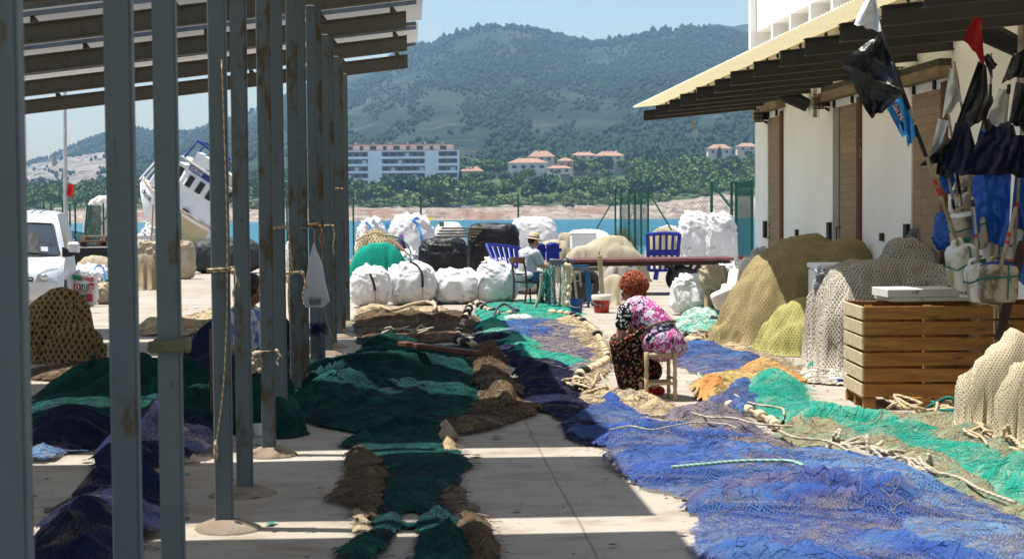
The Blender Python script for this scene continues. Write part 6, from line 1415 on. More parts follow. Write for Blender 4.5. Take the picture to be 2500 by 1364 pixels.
def left_gear():
    red = M("pallet_red_wood", (.20, .09, .065, 1), (.13, .06, .045, 1), 4, .8); Y = 42.0; a = D(225, 600, Y)
    e = empty("plastic_tank", (a.x, Y, 0), .05, "long low black plastic box under the pallets behind the van", "box"); h = D(225, 602, Y).z
    MB().box((.1, .4, h / 2), (1.9, .9, h), None, 0, .03).build("body", M("black_box", (.012, .013, .016, 1), None, 5, .5), e)
    for q in (.25, .5, .75): MB().box((.1, -.06, h * q), (1.86, .02, .03)).build("rib", M("black_rib", (.03, .032, .036, 1)), e)
    pallet((a.x + .15, Y + .4), .04, "dark red wooden pallet lying on the black box", red, h); pallet((a.x + .25, Y + .42), .12, "pale wooden pallet topmost of the stack behind the van", weathered_wood, h + .147)
    sack("white_sheet_heap", "white crumpled sheet beside the pallet stack behind the van mirror", 155, 190, 584, 640, white_bag, .7, 80, wr=.07, cat="sheet")
    mound("net_heap", "low pale net heap below the black box behind the van", [pc(180, 290, 626, 690, .5)], N_tanfine, .05, 81, .06)
    s = sack("strapped_bag", "white bag with blue carrying straps beside the printed sack", 170, 272, 648, 712, white_bag, .6, 82, wr=.1, peak=.2)
    strap(s, blue_strap, [(226, 668), (236, 650), (252, 655), (258, 690)], .04, "strap", .06)
    mound("net_heap", "pale green net ball right of the printed sack", [pc(224, 262, 680, 735, .7)], net_mat("pale_green_net", (.42, .44, .30, 1), (.36, .38, .25, 1), .10, .2, False, None, 1, gap=(.08, .09, .05, 1), tri=True), .03, 83, .03)
    sack("tan_sack", "tan canvas sack slumped right of the printed sack", 228, 292, 690, 742, M("canvas_tan", (.46, .38, .27, 1), (.36, .29, .2, 1), 4, .85, bump=.4), .7, 84, wr=.06)
    sack("green_buoy", "small smooth green buoy on the tan canvas sack", 256, 276, 676, 704, M("buoy_green", (.01, .20, .13, 1), None, 3, .4), .9, 85, 1.0, 1.0, 0.0, "buoy", sag=0, z0=.36, Y=G(266, 735).y)
    sack("draped_heap", "tan cloth draped tall heap between the third and fourth posts", 330, 398, 588, 705, M("canvas_tan", (.46, .38, .27, 1)), .7, 86, wr=.12)
    mound("net_heap", "fringed brown tan net heap beside the third post", [pc(322, 384, 622, 708, .6)], N_tan, .04, 87, .08)
    sack("draped_heap", "tan cloth draped box right of the fourth post", 428, 476, 588, 682, M("canvas_tan", (.46, .38, .27, 1)), .8, 88, .4, .4, wr=.08)
    sack("black_sheet_heap", "big black woven tarpaulin heap between the middle posts", 462, 645, 580, 668, M("black_woven", (.022, .023, .026, 1), (.035, .036, .04, 1), 6, .6, bump=.6, bscale=20), .5, 89, wr=.10, cat="tarpaulin")
    sack("white_sheet_heap", "white sheet and poles heaped in front of the boat", 335, 400, 560, 650, white_bag, .7, 90, wr=.14, peak=.3, cat="sheet")
    tag(MB().tube([D(352, 640, 40), D(370, 575, 40.3), D(374, 500, 40.5)], .025, 6).build("thin_pole", M("brown_pole", (.30, .17, .09, 1), None, 4, .7)), "thin brown pole standing before the boat hull", "pole")
    sack("white_sheet_heap", "pale tarpaulin heap far behind the left wire fence", 205, 330, 478, 640, M("pale_tarp", (.62, .58, .52, 1), None, 2, .7), .4, 91, wr=.08, cat="tarpaulin", Y=52)
    sack("white_sheet_heap", "pale heap just behind the van roof by the pole", 128, 165, 508, 640, M("pale_tarp", (.62, .58, .52, 1)), .4, 92, wr=.1, cat="tarpaulin", Y=51)
    sack("cream_bag", "cream bag glimpsed between the white bag post and its neighbour", 698, 730, 585, 690, cream_bag, .8, 93, wr=.06)
    mound("net_heap", "tan net heap glimpsed behind the rusty posts beside the black heap", [pc(640, 720, 590, 690, .6)], N_tanfine, .05, 94, .06)
    # printed sack
    p = sack("printed_sack", "white printed plastic sack with red and green squares beside the van", 176, 242, 658, 748, white_bag, .35, 95, .45, .5, wr=.025, sag=.08)
    Yf = p.location.y - p["d"] * 1.02 - .015; o0 = Vector(p.location)
    gr = M("print_green", (.03, .26, .11, 1), None, 20, .6); rd = M("print_red", (.50, .045, .055, 1), None, 20, .6)
    def quad(x0, y0, x1, y1, mat, nm="print_square", sk=0, dy=0):
        a = D(x0, y0, Yf + dy) - o0; b = D(x1, y1, Yf + dy) - o0; z = sk * Yf / F; v = [(a.x, a.y, b.z), (b.x, a.y, b.z - z), (b.x, a.y, a.z - z), (a.x, a.y, a.z)]; v = v + [(q[0], q[1] + .012, q[2]) for q in v]
        return mesh_obj(nm, v, [(0, 1, 2, 3), (7, 6, 5, 4), (0, 4, 5, 1), (1, 5, 6, 2), (2, 6, 7, 3), (3, 7, 4, 0)], mat, p)
    quad(178, 671, 197, 682, gr, sk=3); quad(199, 676, 228, 685, rd, sk=2); quad(180, 692, 197, 706, rd, sk=2); quad(199, 694, 213, 708, gr, sk=1); quad(215, 693, 229, 708, rd, sk=-2); quad(198, 719, 210, 729, gr); quad(211, 717, 226, 736, rd)
    def tx(s_, x, y, size, m, sx=1): c_ = D(x, y, Yf - .012) - o0; text(s_, size, m, p, Matrix.Translation(c_) @ XZ, sx=sx)
    tx("o", 188.5, 699, .17, white_paint, 1.1); tx("d", 206, 701, .15, white_paint); tx("p", 222, 700, .15, white_paint); tx("TIENDAS DE MA", 202, 712, .055, rd, .85); tx("NO APTO", 212, 678.5, .035, white_paint); tx("PRODUCTO", 213, 683, .035, white_paint)
left_gear()
# ------------------------------------------------------------------ people
def fuse(name, mb, voxel, mats, parent, smooth=6, fac=.5):
    """melt overlapping limbs into one continuous surface"""
    o = mesh_obj(name, mb.v, mb.f, mats)
    r = o.modifiers.new("r", 'REMESH'); r.mode = 'VOXEL'; r.voxel_size = voxel; r.use_smooth_shade = True
    if smooth: s = o.modifiers.new("s", 'SMOOTH'); s.factor = fac; s.iterations = smooth
    bpy.context.view_layer.update(); dg = bpy.context.evaluated_depsgraph_get()
    me = bpy.data.meshes.new_from_object(o.evaluated_get(dg)); bpy.data.objects.remove(o)
    me.materials.clear(); me.materials.append(mats); me.polygons.foreach_set("use_smooth", [True] * len(me.polygons))
    return link(bpy.data.objects.new(name, me), parent)
def chain(mb, pts):
    for (a, ra), (b, rb) in zip(pts[:-1], pts[1:]): mb.capsule(a, b, ra, rb, 14)
def hand(mb, wrist, dirv, palm_n, curl=.5, s=1.0):
    """palm, four unequal bent fingers and a thumb from the side of the palm"""
    w = Vector(wrist); d = Vector(dirv).normalized(); n = Vector(palm_n).normalized(); side = d.cross(n).normalized(); n = side.cross(d)
    for k in (-1, 0, 1): mb.capsule(w + side * .018 * k * s, w + d * .085 * s + side * .025 * k * s, .017 * s, .015 * s, 10)
    for i, (L, q) in enumerate(((.068, -.033), (.078, -.011), (.074, .011), (.058, .032))):
        a = w + d * .09 * s + side * q * s; c = curl * (1 + .15 * i)
        p1 = a + (d * math.cos(c) + n * math.sin(c)) * L * .5 * s; p2 = p1 + (d * math.cos(c * 2.1) + n * math.sin(c * 2.1)) * L * .35 * s; p3 = p2 + (d * math.cos(c * 2.8) + n * math.sin(c * 2.8)) * L * .25 * s
        mb.capsule(a, p1, .0095 * s, .009 * s, 8); mb.capsule(p1, p2, .009 * s, .0085 * s, 8); mb.capsule(p2, p3, .0085 * s, .007 * s, 8)
    t0 = w + d * .025 * s - side * .03 * s; t1 = t0 + (d * .6 - side * .7 + n * .35) * .045 * s; t2 = t1 + (d * .85 - side * .1 + n * .5) * .035 * s
    mb.capsule(t0, t1, .013 * s, .011 * s, 8); mb.capsule(t1, t2, .011 * s, .009 * s, 8)
def head(mb, c, fwd, up, s=1.0):
    """skull, jaw, nose, brow, lips, ears; returns the head frame (x forward, y left, z up)"""
    f = Vector(fwd).normalized(); u = Vector(up); u = (u - f * u.dot(f)).normalized(); l = u.cross(f)
    T = Matrix(((f.x, l.x, u.x, c[0]), (f.y, l.y, u.y, c[1]), (f.z, l.z, u.z, c[2]), (0, 0, 0, 1))) @ Matrix.Scale(s, 4)
    mb.ell((-.012, 0, .03), (.098, .078, .095), 20, 12, T); mb.ell((.028, 0, -.035), (.062, .058, .075), 18, 12, T); mb.ell((.052, 0, -.085), (.030, .030, .024), 12, 8, T)
    mb.capsule((.088, 0, .012), (.112, 0, -.028), .010, .016, 10, T); mb.ell((.074, .030, .028), (.020, .028, .012), 10, 8, T); mb.ell((.074, -.030, .028), (.020, .028, .012), 10, 8, T)
    mb.ell((.086, 0, -.056), (.014, .026, .007), 10, 6, T); mb.ell((.084, 0, -.066), (.014, .022, .007), 10, 6, T)
    for q in (-1, 1):
        mb.ell((-.005, q * .080, -.005), (.022, .010, .032), 10, 8, T); mb.ell((.055, q * .038, -.02), (.028, .022, .022), 10, 8, T)
    return T
def eyes(T, parent, iris):
    w = M("eye_white", (.70, .68, .64, 1), None, 30, .3)
    for q in (-1, 1): e = MB().ell((.082, q * .031, .010), (.010, .014, .010), 10, 8, T).build("eye", w, parent, True); MB().ell((.0905, q * .031, .010), (.003, .006, .006), 8, 6, T).build("iris", iris, e, True)
def skin_mat(name, c1, c2):
    t = NT(name); t.col(t.mix(t.noise(t.tc.outputs["Object"], 16, 4), c1, c2)); t.setp(.55, 0, .35); t.b.inputs["Subsurface Weight"].default_value = .08; t.b.inputs["Subsurface Radius"].default_value = (.01, .004, .002); return t.m
skin_w = skin_mat("pale_skin", (.50, .27, .19, 1), (.42, .21, .14, 1)); skin_m = skin_mat("tanned_skin", (.40, .20, .125, 1), (.32, .15, .09, 1)); skin_d = skin_mat("olive_skin", (.30, .16, .11, 1), (.25, .13, .085, 1))
iris = M("dark_iris", (.03, .02, .012, 1), None, 30, .2)
def flower_mat(name, base, spots, scale, cut):
    t = NT(name); co = t.tc.outputs["Object"]
    v = t.n("TexVoronoi"); t.l(co, v.inputs["Vector"]); v.inputs["Scale"].default_value = scale
    sp = t.n("SeparateColor"); t.l(v.outputs["Color"], sp.inputs[0])
    c = t.ramp(sp.outputs[0], [(i / len(spots), s) for i, s in enumerate(spots)], 'CONSTANT')
    jag = t.math('ADD', v.outputs["Distance"], t.math('MULTIPLY', t.math('SUBTRACT', t.noise(co, scale * 3, 3), .5), .35))
    t.col(t.mix(t.math('LESS_THAN', jag, cut), base, c)); t.setp(.85, 0, .1); t.bump(t.noise(co, 25, 4), .3, .01); return t.m
def dress_mat():
    t = NT("magenta_print_cotton"); co = t.tc.outputs["Object"]
    wb = t.n("TexNoise"); t.l(co, wb.inputs["Vector"]); wb.inputs["Scale"].default_value = 6; wb.inputs["Detail"].default_value = 4
    ad = t.n("VectorMath", operation='MULTIPLY_ADD'); t.l(wb.outputs["Color"], ad.inputs[0]); ad.inputs[1].default_value = (.16,) * 3; t.l(co, ad.inputs[2])
    c = t.ramp(t.noise(ad.outputs[0], 7.5, 3, .6), [(.30, (.55, .53, .60, 1)), (.42, (.66, .60, .66, 1)), (.455, (.32, .022, .16, 1)), (.50, (.42, .05, .24, 1)), (.53, (.60, .48, .58, 1)), (.565, (.30, .32, .42, 1)), (.59, (.015, .012, .025, 1)), (.63, (.03, .03, .05, 1)), (.66, (.40, .42, .50, 1)), (.74, (.70, .66, .70, 1))])
    c = t.mix(t.ramp(t.noise(ad.outputs[0], 17, 3), [(.56, 0.0), (.61, .9)]), c, (.02, .015, .03, 1)); c = t.mix(t.ramp(t.noise(ad.outputs[0], 12, 3, .6, 2.0), [(.60, 0.0), (.64, .9)]), c, (.55, .03, .25, 1))
    t.col(c); t.setp(.8, 0, .15); t.bump(t.noise(t.mapping(co, (9, 9, 4)), 2, 4), .35, .02); return t.m
def stool(org):
    e = empty("wooden_stool", org, rad(8), "turned wooden stool with a woven seat under the red haired woman", "stool"); w = M("stool_wood", (.50, .40, .26, 1), (.40, .30, .18, 1), 6, .7)
    hx, hy = .135, .125
    prof = [(.018, 0), (.022, .03), (.014, .045), (.022, .06), (.016, .10), (.022, .14), (.022, .20), (.014, .215), (.022, .23), (.016, .29), (.023, .36), (.023, .45), (.018, .455)]
    for sx in (-1, 1):
        for sy in (-1, 1): MB().lathe(prof, 14, Matrix.Translation((sx * hx, sy * hy, 0))).build("leg", w, e, True)
    for (a, b, z) in (((-hx, -hy), (hx, -hy), .16), ((-hx, hy), (hx, hy), .16), ((-hx, -hy), (-hx, hy), .20), ((hx, -hy), (hx, hy), .20)):
        MB().tube([(a[0], a[1], z), (b[0], b[1], z)], .014, 8).build("stretcher", w, e, True)
    t = NT("rush_weave"); wv = t.n("TexWave"); t.l(t.tc.outputs["Object"], wv.inputs["Vector"]); wv.inputs["Scale"].default_value = 30; wv.inputs["Distortion"].default_value = 1; wv.bands_direction = 'X'
    t.col(t.mix(wv.outputs["Fac"], (.30, .22, .12, 1), (.58, .48, .30, 1))); t.setp(.85); t.bump(wv.outputs["Fac"], .6, .004)
    MB().box((0, 0, .43), (hx * 2 - .03, hy * 2 + .02, .042), None, 0, .018).build("seat", t.m, e)
    b = MB(); b.tube(spline([(0, -hy - .012, .42), (.01, -hy - .02, .36), (-.004, -hy - .02, .34), (.014, -hy - .018, .30)], 5), .004, 5); b.build("loose_cord", rope_tan, e)
    return e
def woman_red():
    org = G(1602, 973); e = empty("person", org, 0, "red curly haired woman in a magenta print top bending forward on a stool", "person")
    stool(org + Vector((.01, -.05, 0)))
    mb = MB()
    hip = Vector((.03, .0, .56)); ch = Vector((-.16, .10, .80)); nk = Vector((-.185, .17, .915)); hc = Vector((-.205, .21, .995))
    chain(mb, [(hip, .155), (ch, .145), (nk, .055), (hc, .06)])
    T = head(mb, hc, (-.92, -.02, -.40), (-.36, .10, .92), 1.0)
    sL = Vector((-.28, -.00, .82)); eL = Vector((-.335, .02, .58)); wL = Vector((-.33, .16, .43))
    chain(mb, [(ch, .08), (sL, .062), ((sL + eL) / 2, .052), (eL, .043), ((eL + wL) / 2, .040), (wL, .027)]); hand(mb, wL, (-.1, .7, -.7), (.3, -.6, -.6), .5)
    sR = Vector((-.10, .28, .80)); eR = Vector((-.22, .42, .62)); wR = Vector((-.32, .34, .45))
    chain(mb, [(ch, .08), (sR, .06), (eR, .043), (wR, .027)]); hand(mb, wR, (-.6, -.4, -.6), (.2, .3, -.9), .6)
    for (h_, k_, a_) in (((-.02, .06, .50), (-.34, .20, .50), (-.25, .22, .09)), ((.02, .20, .50), (-.12, .48, .49), (.02, .34, .09))):
        chain(mb, [(h_, .10), (k_, .062), (a_, .042)])
    for a_ in ((-.25, .22, .05), (.02, .34, .05)): mb.capsule((a_[0] + .04, a_[1], .045), (a_[0] - .14, a_[1] + .06, .035), .042, .03)
    body = fuse("body", mb, .008, skin_w, e)
    eyes(T, e, iris)
    gl = MB(); 
    for q in (-1, 1): gl.tube([T @ Vector((.098 + .004 * math.cos(a), q * .034 + .024 * math.cos(a), .008 + .018 * math.sin(a))) for a in np.linspace(0, 2 * math.pi, 14, endpoint=False)], .0035, 5, closed=True); gl.tube([T @ Vector((.096, q * .058, .012)), T @ Vector((.0, q * .088, .012))], .004, 5)
    gl.build("glasses", M("dark_frames", (.03, .015, .02, 1), None, 20, .3), e)
    # top
    d = MB()
    chain(d, [((.045, .02, .53), .19), ((.02, .03, .64), .178), ((-.07, .05, .74), .172), ((-.15, .09, .81), .160)]); d.ell((.12, .03, .50), (.185, .20, .14), 20, 12); d.ell((.06, -.04, .54), (.20, .17, .16), 20, 12); d.ell((-.16, .08, .82), (.16, .18, .11), 18, 12); d.capsule((-.16, .10, .83), (-.19, .165, .895), .12, .07)
    top = fuse("magenta_top", d, .009, dress_mat(), e, 8)
    sl = MB(); 
    chain(sl, [(ch + Vector((-.06, -.04, .03)), .085), (sL + Vector((.0, -.005, 0)), .082), (sL.lerp(eL, .45) + Vector((-.005, -.01, 0)), .074)])
    chain(sl, [(ch + Vector((.02, .10, .0)), .08), (sR, .08), (sR.lerp(eR, .4), .072)])
    fuse("black_sleeves", sl, .008, flower_mat("black_white_lace", (.008, .008, .010, 1), [(.65, .65, .62, 1), (.008, .008, .01, 1), (.6, .6, .58, 1)], 42, .50), top, 4)
    bl = MB(); bl.tube(spline([(-.14, -.13, .64), (-.06, -.16, .70), (.06, -.145, .735), (.15, -.06, .735), (.19, .05, .72)], 6), .012, 6); bl.build("belt", M("dark_belt", (.02, .015, .015, 1), (.25, .18, .10, 1), 60, .6), top)
    # trousers and apron
    tr = MB()
    chain(tr, [((.0, .10, .49), .14), ((-.32, .20, .51), .105), ((-.28, .21, .30), .110), ((-.24, .21, .11), .105)]); chain(tr, [((.05, .22, .48), .14), ((-.10, .44, .49), .10), ((.0, .35, .22), .095)]); tr.ell((.04, .10, .50), (.17, .18, .06), 18, 10)
    tr.capsule((-.34, .10, .49), (-.20, .12, .10), .09, .085); tr.capsule((-.20, .04, .54), (-.13, .12, .20), .07, .10)
    fl = flower_mat("dark_flowered_cotton", (.010, .009, .008, 1), [(.30, .20, .09, 1), (.30, .03, .03, 1), (.34, .26, .15, 1), (.02, .02, .015, 1), (.22, .12, .06, 1)], 36, .42)
    fuse("flowered_trousers", tr, .009, fl, e, 5)
    ap = MB(); ap.tube(spline([(-.35, .02, .50), (-.27, -.08, .57), (-.17, -.14, .63), (-.12, -.155, .68)], 5), [.03] * 16, 8); fuse("apron_edge", ap, .009, fl, e, 4)
    # shoes
    sh = MB()
    for a_ in ((-.25, .22), (.02, .34)): sh.capsule((a_[0] + .05, a_[1] - .01, .036), (a_[0] - .15, a_[1] + .065, .03), .047, .038)
    sh2 = fuse("red_shoes", sh, .007, M("red_shoe_cloth", (.42, .012, .015, 1), None, 20, .6), e, 3)
    # hair: tight curls
    rs = random.Random(2); hb = MB(); hb.ell((-.045, 0, .045), (.105, .098, .108), 18, 12, T); hb.ell((-.03, 0, .105), (.095, .085, .06), 16, 10, T)
    cm = MB()
    for i in range(620):
        v = Vector((rs.gauss(0, 1), rs.gauss(0, 1), rs.gauss(0, 1))).normalized(); p = Vector((-.042 + v.x * .112, v.y * .104, .045 + v.z * .114))
        if (p.x > .05 and p.z < .07) or p.z < -.07: continue
        u = v.orthogonal().normalized(); w = v.cross(u); ph = rs.uniform(0, 6.3); R = rs.uniform(.008, .016); ax = (u * math.cos(ph) + w * math.sin(ph) + Vector((0, 0, -.5))).normalized(); L = rs.uniform(.03, .06); e1 = ax.orthogonal().normalized(); e2 = ax.cross(e1); st_ = rs.uniform(0, 6.3)
        cm.tube([T @ (p + v * rs.uniform(-.004, .022) + ax * (L * (k / 9 - .5)) + (e1 * math.cos(st_ + k * .95) + e2 * math.sin(st_ + k * .95)) * R) for k in range(10)], [.0045] * 9 + [.002], 4)
    t = NT("copper_curls"); co = t.tc.outputs["Object"]; t.col(t.mix(t.ramp(t.noise(co, 38, 4), [(.35, 0.0), (.65, 1.0)]), (.24, .035, .010, 1), (.50, .13, .042, 1))); t.setp(.5, 0, .4); t.bump(t.noise(co, 120, 3), .8, .006)
    hq = fuse("curly_hair", hb, .0055, t.m, e, 1); cm.build("curls", t.m, hq, True)
woman_red()
def chair(org, rz):
    e = empty("bentwood_chair", org, rz, "dark brown wooden chair with a curved top rail under the man", "chair"); w = M("chair_brown", (.085, .028, .018, 1), (.055, .018, .012, 1), 5, .45, 0, .4)
    MB().box((.0, 0, .445), (.42, .42, .03), None, 0, .014).build("seat", w, e)
    for y in (-.19, .19):
        MB().tube(spline([(-.25, y, 0), (-.20, y, .25), (-.19, y, .45), (-.22, y, .70), (-.27, y * .98, .90)], 5), .019, 8).build("back_leg", w, e, True); MB().tube([(.21, y, 0), (.185, y, .44)], [.015, .021], 8).build("front_leg", w, e, True)
    V = []; b = MB()
    for k in range(9): y = -.21 + .42 * k / 8; V += [(-.265 - .045 * (1 - (y / .21) ** 2), y, z) for z in (.80, .92)] + [(-.245 - .045 * (1 - (y / .21) ** 2), y, z) for z in (.92, .80)]
    Fc = [(0, 1, 2, 3), (32, 35, 34, 33)]
    for k in range(8): a = k * 4; Fc += [(a, a + 4, a + 5, a + 1), (a + 1, a + 5, a + 6, a + 2), (a + 2, a + 6, a + 7, a + 3), (a + 3, a + 7, a + 4, a)]
    b.add(V, Fc).build("top_rail", w, e)
    MB().tube([(-.235, -.19, .60), (-.255, 0, .60), (-.235, .19, .60)], .013, 6).build("mid_rail", w, e)
    MB().tube([(.19 * math.cos(a), .19 * math.sin(a), .22) for a in np.linspace(0, 2 * math.pi, 24, endpoint=False)], .010, 6, closed=True).build("hoop_stretcher", w, e, True)
def man():
    p = G(1290, 746); org = Vector((p.x, p.y + .15, 0)); a = rad(38)
    chair(org, a); e = empty("person", org, a, "man in a straw hat and pale blue shirt mending net on a chair", "person")
    mb = MB(); hip = Vector((-.03, 0, .54)); ch = Vector((.03, 0, .93)); nk = Vector((.07, 0, 1.08)); hc = Vector((.125, -.01, 1.185))
    chain(mb, [(hip, .15), (Vector((-.01, 0, .75)), .145), (ch, .15), (nk, .06), (hc, .06)])
    T = head(mb, hc, (.86, -.22, -.42), (.3, -.05, .92), 1.0)
    for s in (-1, 1):
        sh = Vector((.03, s * .20, .98)); el = Vector((.16, s * .25, .74)); wr = Vector((.42, s * .10, .72 + .02 * s)); chain(mb, [(ch, .09), (sh, .07), (sh.lerp(el, .5), .056), (el, .046), (el.lerp(wr, .4), .044), (wr, .029)]); hand(mb, wr, (.9, -s * .35, -.1), (0, -s * .5, -.85), .55)
        chain(mb, [(Vector((0, s * .1, .53)), .10), (Vector((.42, s * .13, .50)), .065), (Vector((.40, s * .13, .10)), .045)]); mb.capsule((.38, s * .13, .045), (.55, s * .14, .035), .042, .034)
    fuse("body", mb, .008, skin_m, e); eyes(T, e, iris)
    hr = MB(); hr.ell((-.035, 0, .02), (.088, .084, .082), 16, 10, T); fuse("dark_hair", hr, .008, M("black_hair", (.012, .010, .009, 1), None, 40, .6), e, 2)
    gl = MB()
    for q in (-1, 1): gl.tube([T @ Vector((.1, q * .034 + .024 * math.cos(b), .008 + .016 * math.sin(b))) for b in np.linspace(0, 2 * math.pi, 12, endpoint=False)], .003, 5, closed=True); gl.tube([T @ Vector((.098, q * .058, .012)), T @ Vector((.0, q * .086, .012))], .003, 5)
    gl.build("glasses", M("thin_dark_frames", (.02, .02, .02, 1), None, 20, .3), e)
    s = MB(); chain(s, [((-.02, 0, .50), .185), ((-.01, 0, .72), .178), ((.01, 0, .92), .178)]); s.ell((.02, 0, .96), (.13, .235, .10), 20, 12); s.ell((-.05, 0, .56), (.19, .215, .12), 20, 12); s.capsule((.03, 0, .98), (.06, 0, 1.07), .11, .075)
    for q in (-1, 1): sh = Vector((.03, q * .20, .98)); el = Vector((.16, q * .25, .74)); chain(s, [(sh, .088), (sh.lerp(el, .62), .078)])
    t = NT("pale_blue_shirt_cotton"); co = t.tc.outputs["Object"]; t.col(t.mix(t.noise(co, 4, 3), (.50, .52, .57, 1), (.42, .45, .51, 1))); t.setp(.8, 0, .15); t.bump(t.noise(t.mapping(co, (1.6, 1.6, .8)), 6, 5, .6, 1.5), .9, .05)
    st = fuse("shirt", s, .010, t.m, e, 6); c = MB(); c.tube([(.06 + .075 * math.cos(b), .078 * math.sin(b), 1.075 + .02 * math.cos(b)) for b in np.linspace(0, 2 * math.pi, 18, endpoint=False)], .016, 6, closed=True); c.build("collar", t.m, st, True)
    tr = MB()
    for q in (-1, 1): chain(tr, [((-.02, q * .09, .53), .135), ((.42, q * .13, .50), .088), ((.405, q * .13, .30), .075), ((.40, q * .13, .10), .072)])
    fuse("jeans", tr, .010, M("blue_denim", (.025, .055, .15, 1), (.045, .09, .20, 1), 9, .85, bump=.3), e, 4)
    so_ = MB()
    for q in (-1, 1): so_.capsule((.37, q * .13, .042), (.56, q * .14, .036), .05, .042)
    fuse("shoes", so_, .008, M("pale_shoe", (.42, .36, .28, 1), None, 20, .7), e, 3)
    # straw hat
    hs = NT("woven_straw"); w = hs.n("TexWave"); hs.l(hs.tc.outputs["Object"], w.inputs["Vector"]); w.inputs["Scale"].default_value = 40; w.inputs["Distortion"].default_value = 2; hs.col(hs.mix(w.outputs["Fac"], (.46, .32, .16, 1), (.60, .45, .25, 1))); hs.setp(.8); hs.bump(w.outputs["Fac"], .5, .003)
    TH = T @ Matrix.Translation((-.02, 0, .068)) @ Matrix.Rotation(rad(-14), 4, 'Y')
    ht = MB().lathe([(.165, -.018), (.168, -.012), (.13, .0), (.105, .010), (.100, .07), (.085, .105), (.05, .118), (0, .112)], 30, TH, 0, False); ht.lathe([(.165, -.018), (.13, -.008), (.10, .002), (.0, .004)], 30, TH, 0, False)
    h = ht.build("straw_hat", hs.m, e, True); MB().lathe([(.1065, .012), (.1045, .040)], 30, TH, 0, False).build("hat_band", M("blue_hat_band", (.02, .05, .28, 1), None, 30, .7), h, True)
    nd = MB(); nd.tube([(.47, -.02, .70), (.60, -.06, .66)], .006, 6); nd.ell((.50, -.06, .63), (.035, .03, .05), 10, 8); nd.build("net_needle", M("turquoise_needle", (.02, .45, .36, 1), None, 10, .4), e)
man()
def woman_shade():
    org = Vector((D(592, 800, 12.9).x, 12.9, 0)); a = rad(-55); e = empty("person", org, a, "dark haired woman in a blue and white blouse sitting in the shade behind the posts", "person")
    mb = MB(); hip = Vector((0, 0, .50)); ch = Vector((.06, 0, .88)); nk = Vector((.10, 0, 1.03)); hc = Vector((.155, .02, 1.13)); chain(mb, [(hip, .15), (ch, .14), (nk, .055), (hc, .055)])
    T = head(mb, hc, (.62, .52, -.45), (.3, .2, .92))
    for s in (-1, 1):
        sh = Vector((.06, s * .18, .92)); el = Vector((.20, s * .24, .68)); wr = Vector((.40, s * .10, .64)); chain(mb, [(ch, .08), (sh, .06), (el, .042), (wr, .027)]); hand(mb, wr, (.9, -s * .3, -.2), (0, -s * .5, -.8), .55)
        chain(mb, [(Vector((0, s * .1, .50)), .10), (Vector((.42, s * .12, .48)), .065), (Vector((.44, s * .12, .10)), .045)]); mb.capsule((.42, s * .12, .04), (.58, s * .12, .03), .04, .03)
    fuse("body", mb, .009, skin_d, e); eyes(T, e, iris)
    hr = MB(); hr.ell((-.03, 0, .03), (.105, .098, .105), 18, 12, T); hr.ell((-.05, 0, -.06), (.07, .09, .09), 14, 10, T)
    for q in (-1, 1): hr.capsule((.03, q * .085, .04), (.0, q * .085, -.09), .026, .02, 10, T)
    fuse("dark_hair", hr, .009, M("dark_brown_hair", (.018, .009, .006, 1), (.03, .014, .008, 1), 40, .5), e, 2)
    s = MB(); chain(s, [((0, 0, .52), .165), ((.02, 0, .70), .16), ((.05, 0, .88), .155)]); s.ell((.06, 0, .91), (.12, .215, .085), 18, 10)
    for q in (-1, 1): sh = Vector((.06, q * .18, .92)); el = Vector((.20, q * .24, .68)); chain(s, [(sh, .08), (sh.lerp(el, .9), .07)])
    fuse("blouse", s, .010, M("blue_white_print", (.10, .16, .40, 1), (.50, .53, .60, 1), 16, .8, 0, .1, .3, 30, .46, .54, stretch=(1, 1, .5)), e, 5)
    tr = MB()
    for q in (-1, 1): chain(tr, [((-.02, q * .09, .50), .13), ((.42, q * .12, .48), .085), ((.44, q * .12, .12), .07)])
    fuse("dark_trousers", tr, .010, M("black_cotton", (.010, .010, .014, 1), None, 9, .9), e, 4)
    ch_ = empty("low_chair", org, a, "dark low chair under the woman in the shade", "chair"); w = M("red_brown_chair", (.10, .035, .02, 1), None, 5, .6)
    MB().box((-.02, 0, .36), (.42, .42, .04), None, 0, .01).build("seat", w, ch_)
    for x in (-.2, .16):
        for y in (-.18, .18): MB().box((x, y, .17 if x > 0 else .40), (.04, .04, .34 if x > 0 else .80)).build("leg", w, ch_)
    mound("lap_net", "dark green net draped over the lap of the woman in the shade", [(org.x + .20, org.y - .28, .28, .26, .64, a, 2.4), (org.x + .34, org.y - .46, .28, .24, .32, a, 2.2)], N_darkteal, .03, 101, .05)
    bucket(632, 1086, 34, 50, "bucket", "white bucket standing in the shade between the posts", M("white_bucket", (.55, .56, .60, 1), None, 8, .4))
    MB
woman_shade()
# ------------------------------------------------------------------ crates, draped net, buoys and cans along the store wall
def wood_grain(name, c1, c2, sc):
    if name in _mc: return _mc[name]
    t = NT(name); co = t.tc.outputs["Object"]; oi = t.n("ObjectInfo"); ad = t.n("VectorMath", operation='MULTIPLY_ADD'); t.l(oi.outputs["Random"], ad.inputs[0]); ad.inputs[1].default_value = (7, 3, 5); t.l(co, ad.inputs[2])
    st = t.mapping(ad.outputs[0], (.9, 8, 9)); k = t.noise(st, sc, 6, .6, 1.2)
    c = t.mix(t.ramp(k, [(.35, 0.0), (.62, 1.0)]), c1, c2)
    kn = t.n("TexVoronoi"); t.l(t.mapping(ad.outputs[0], (2.2, 5, 7)), kn.inputs["Vector"]); kn.inputs["Scale"].default_value = 1.0
    c = t.mix(t.ramp(kn.outputs["Distance"], [(.06, .8), (.16, 0.0)]), c, tuple(x * .35 for x in c2[:3]) + (1,))
    t.col(c); t.setp(.65, 0, .3); t.bump(k, .2, .004); _mc[name] = t.m; return t.m
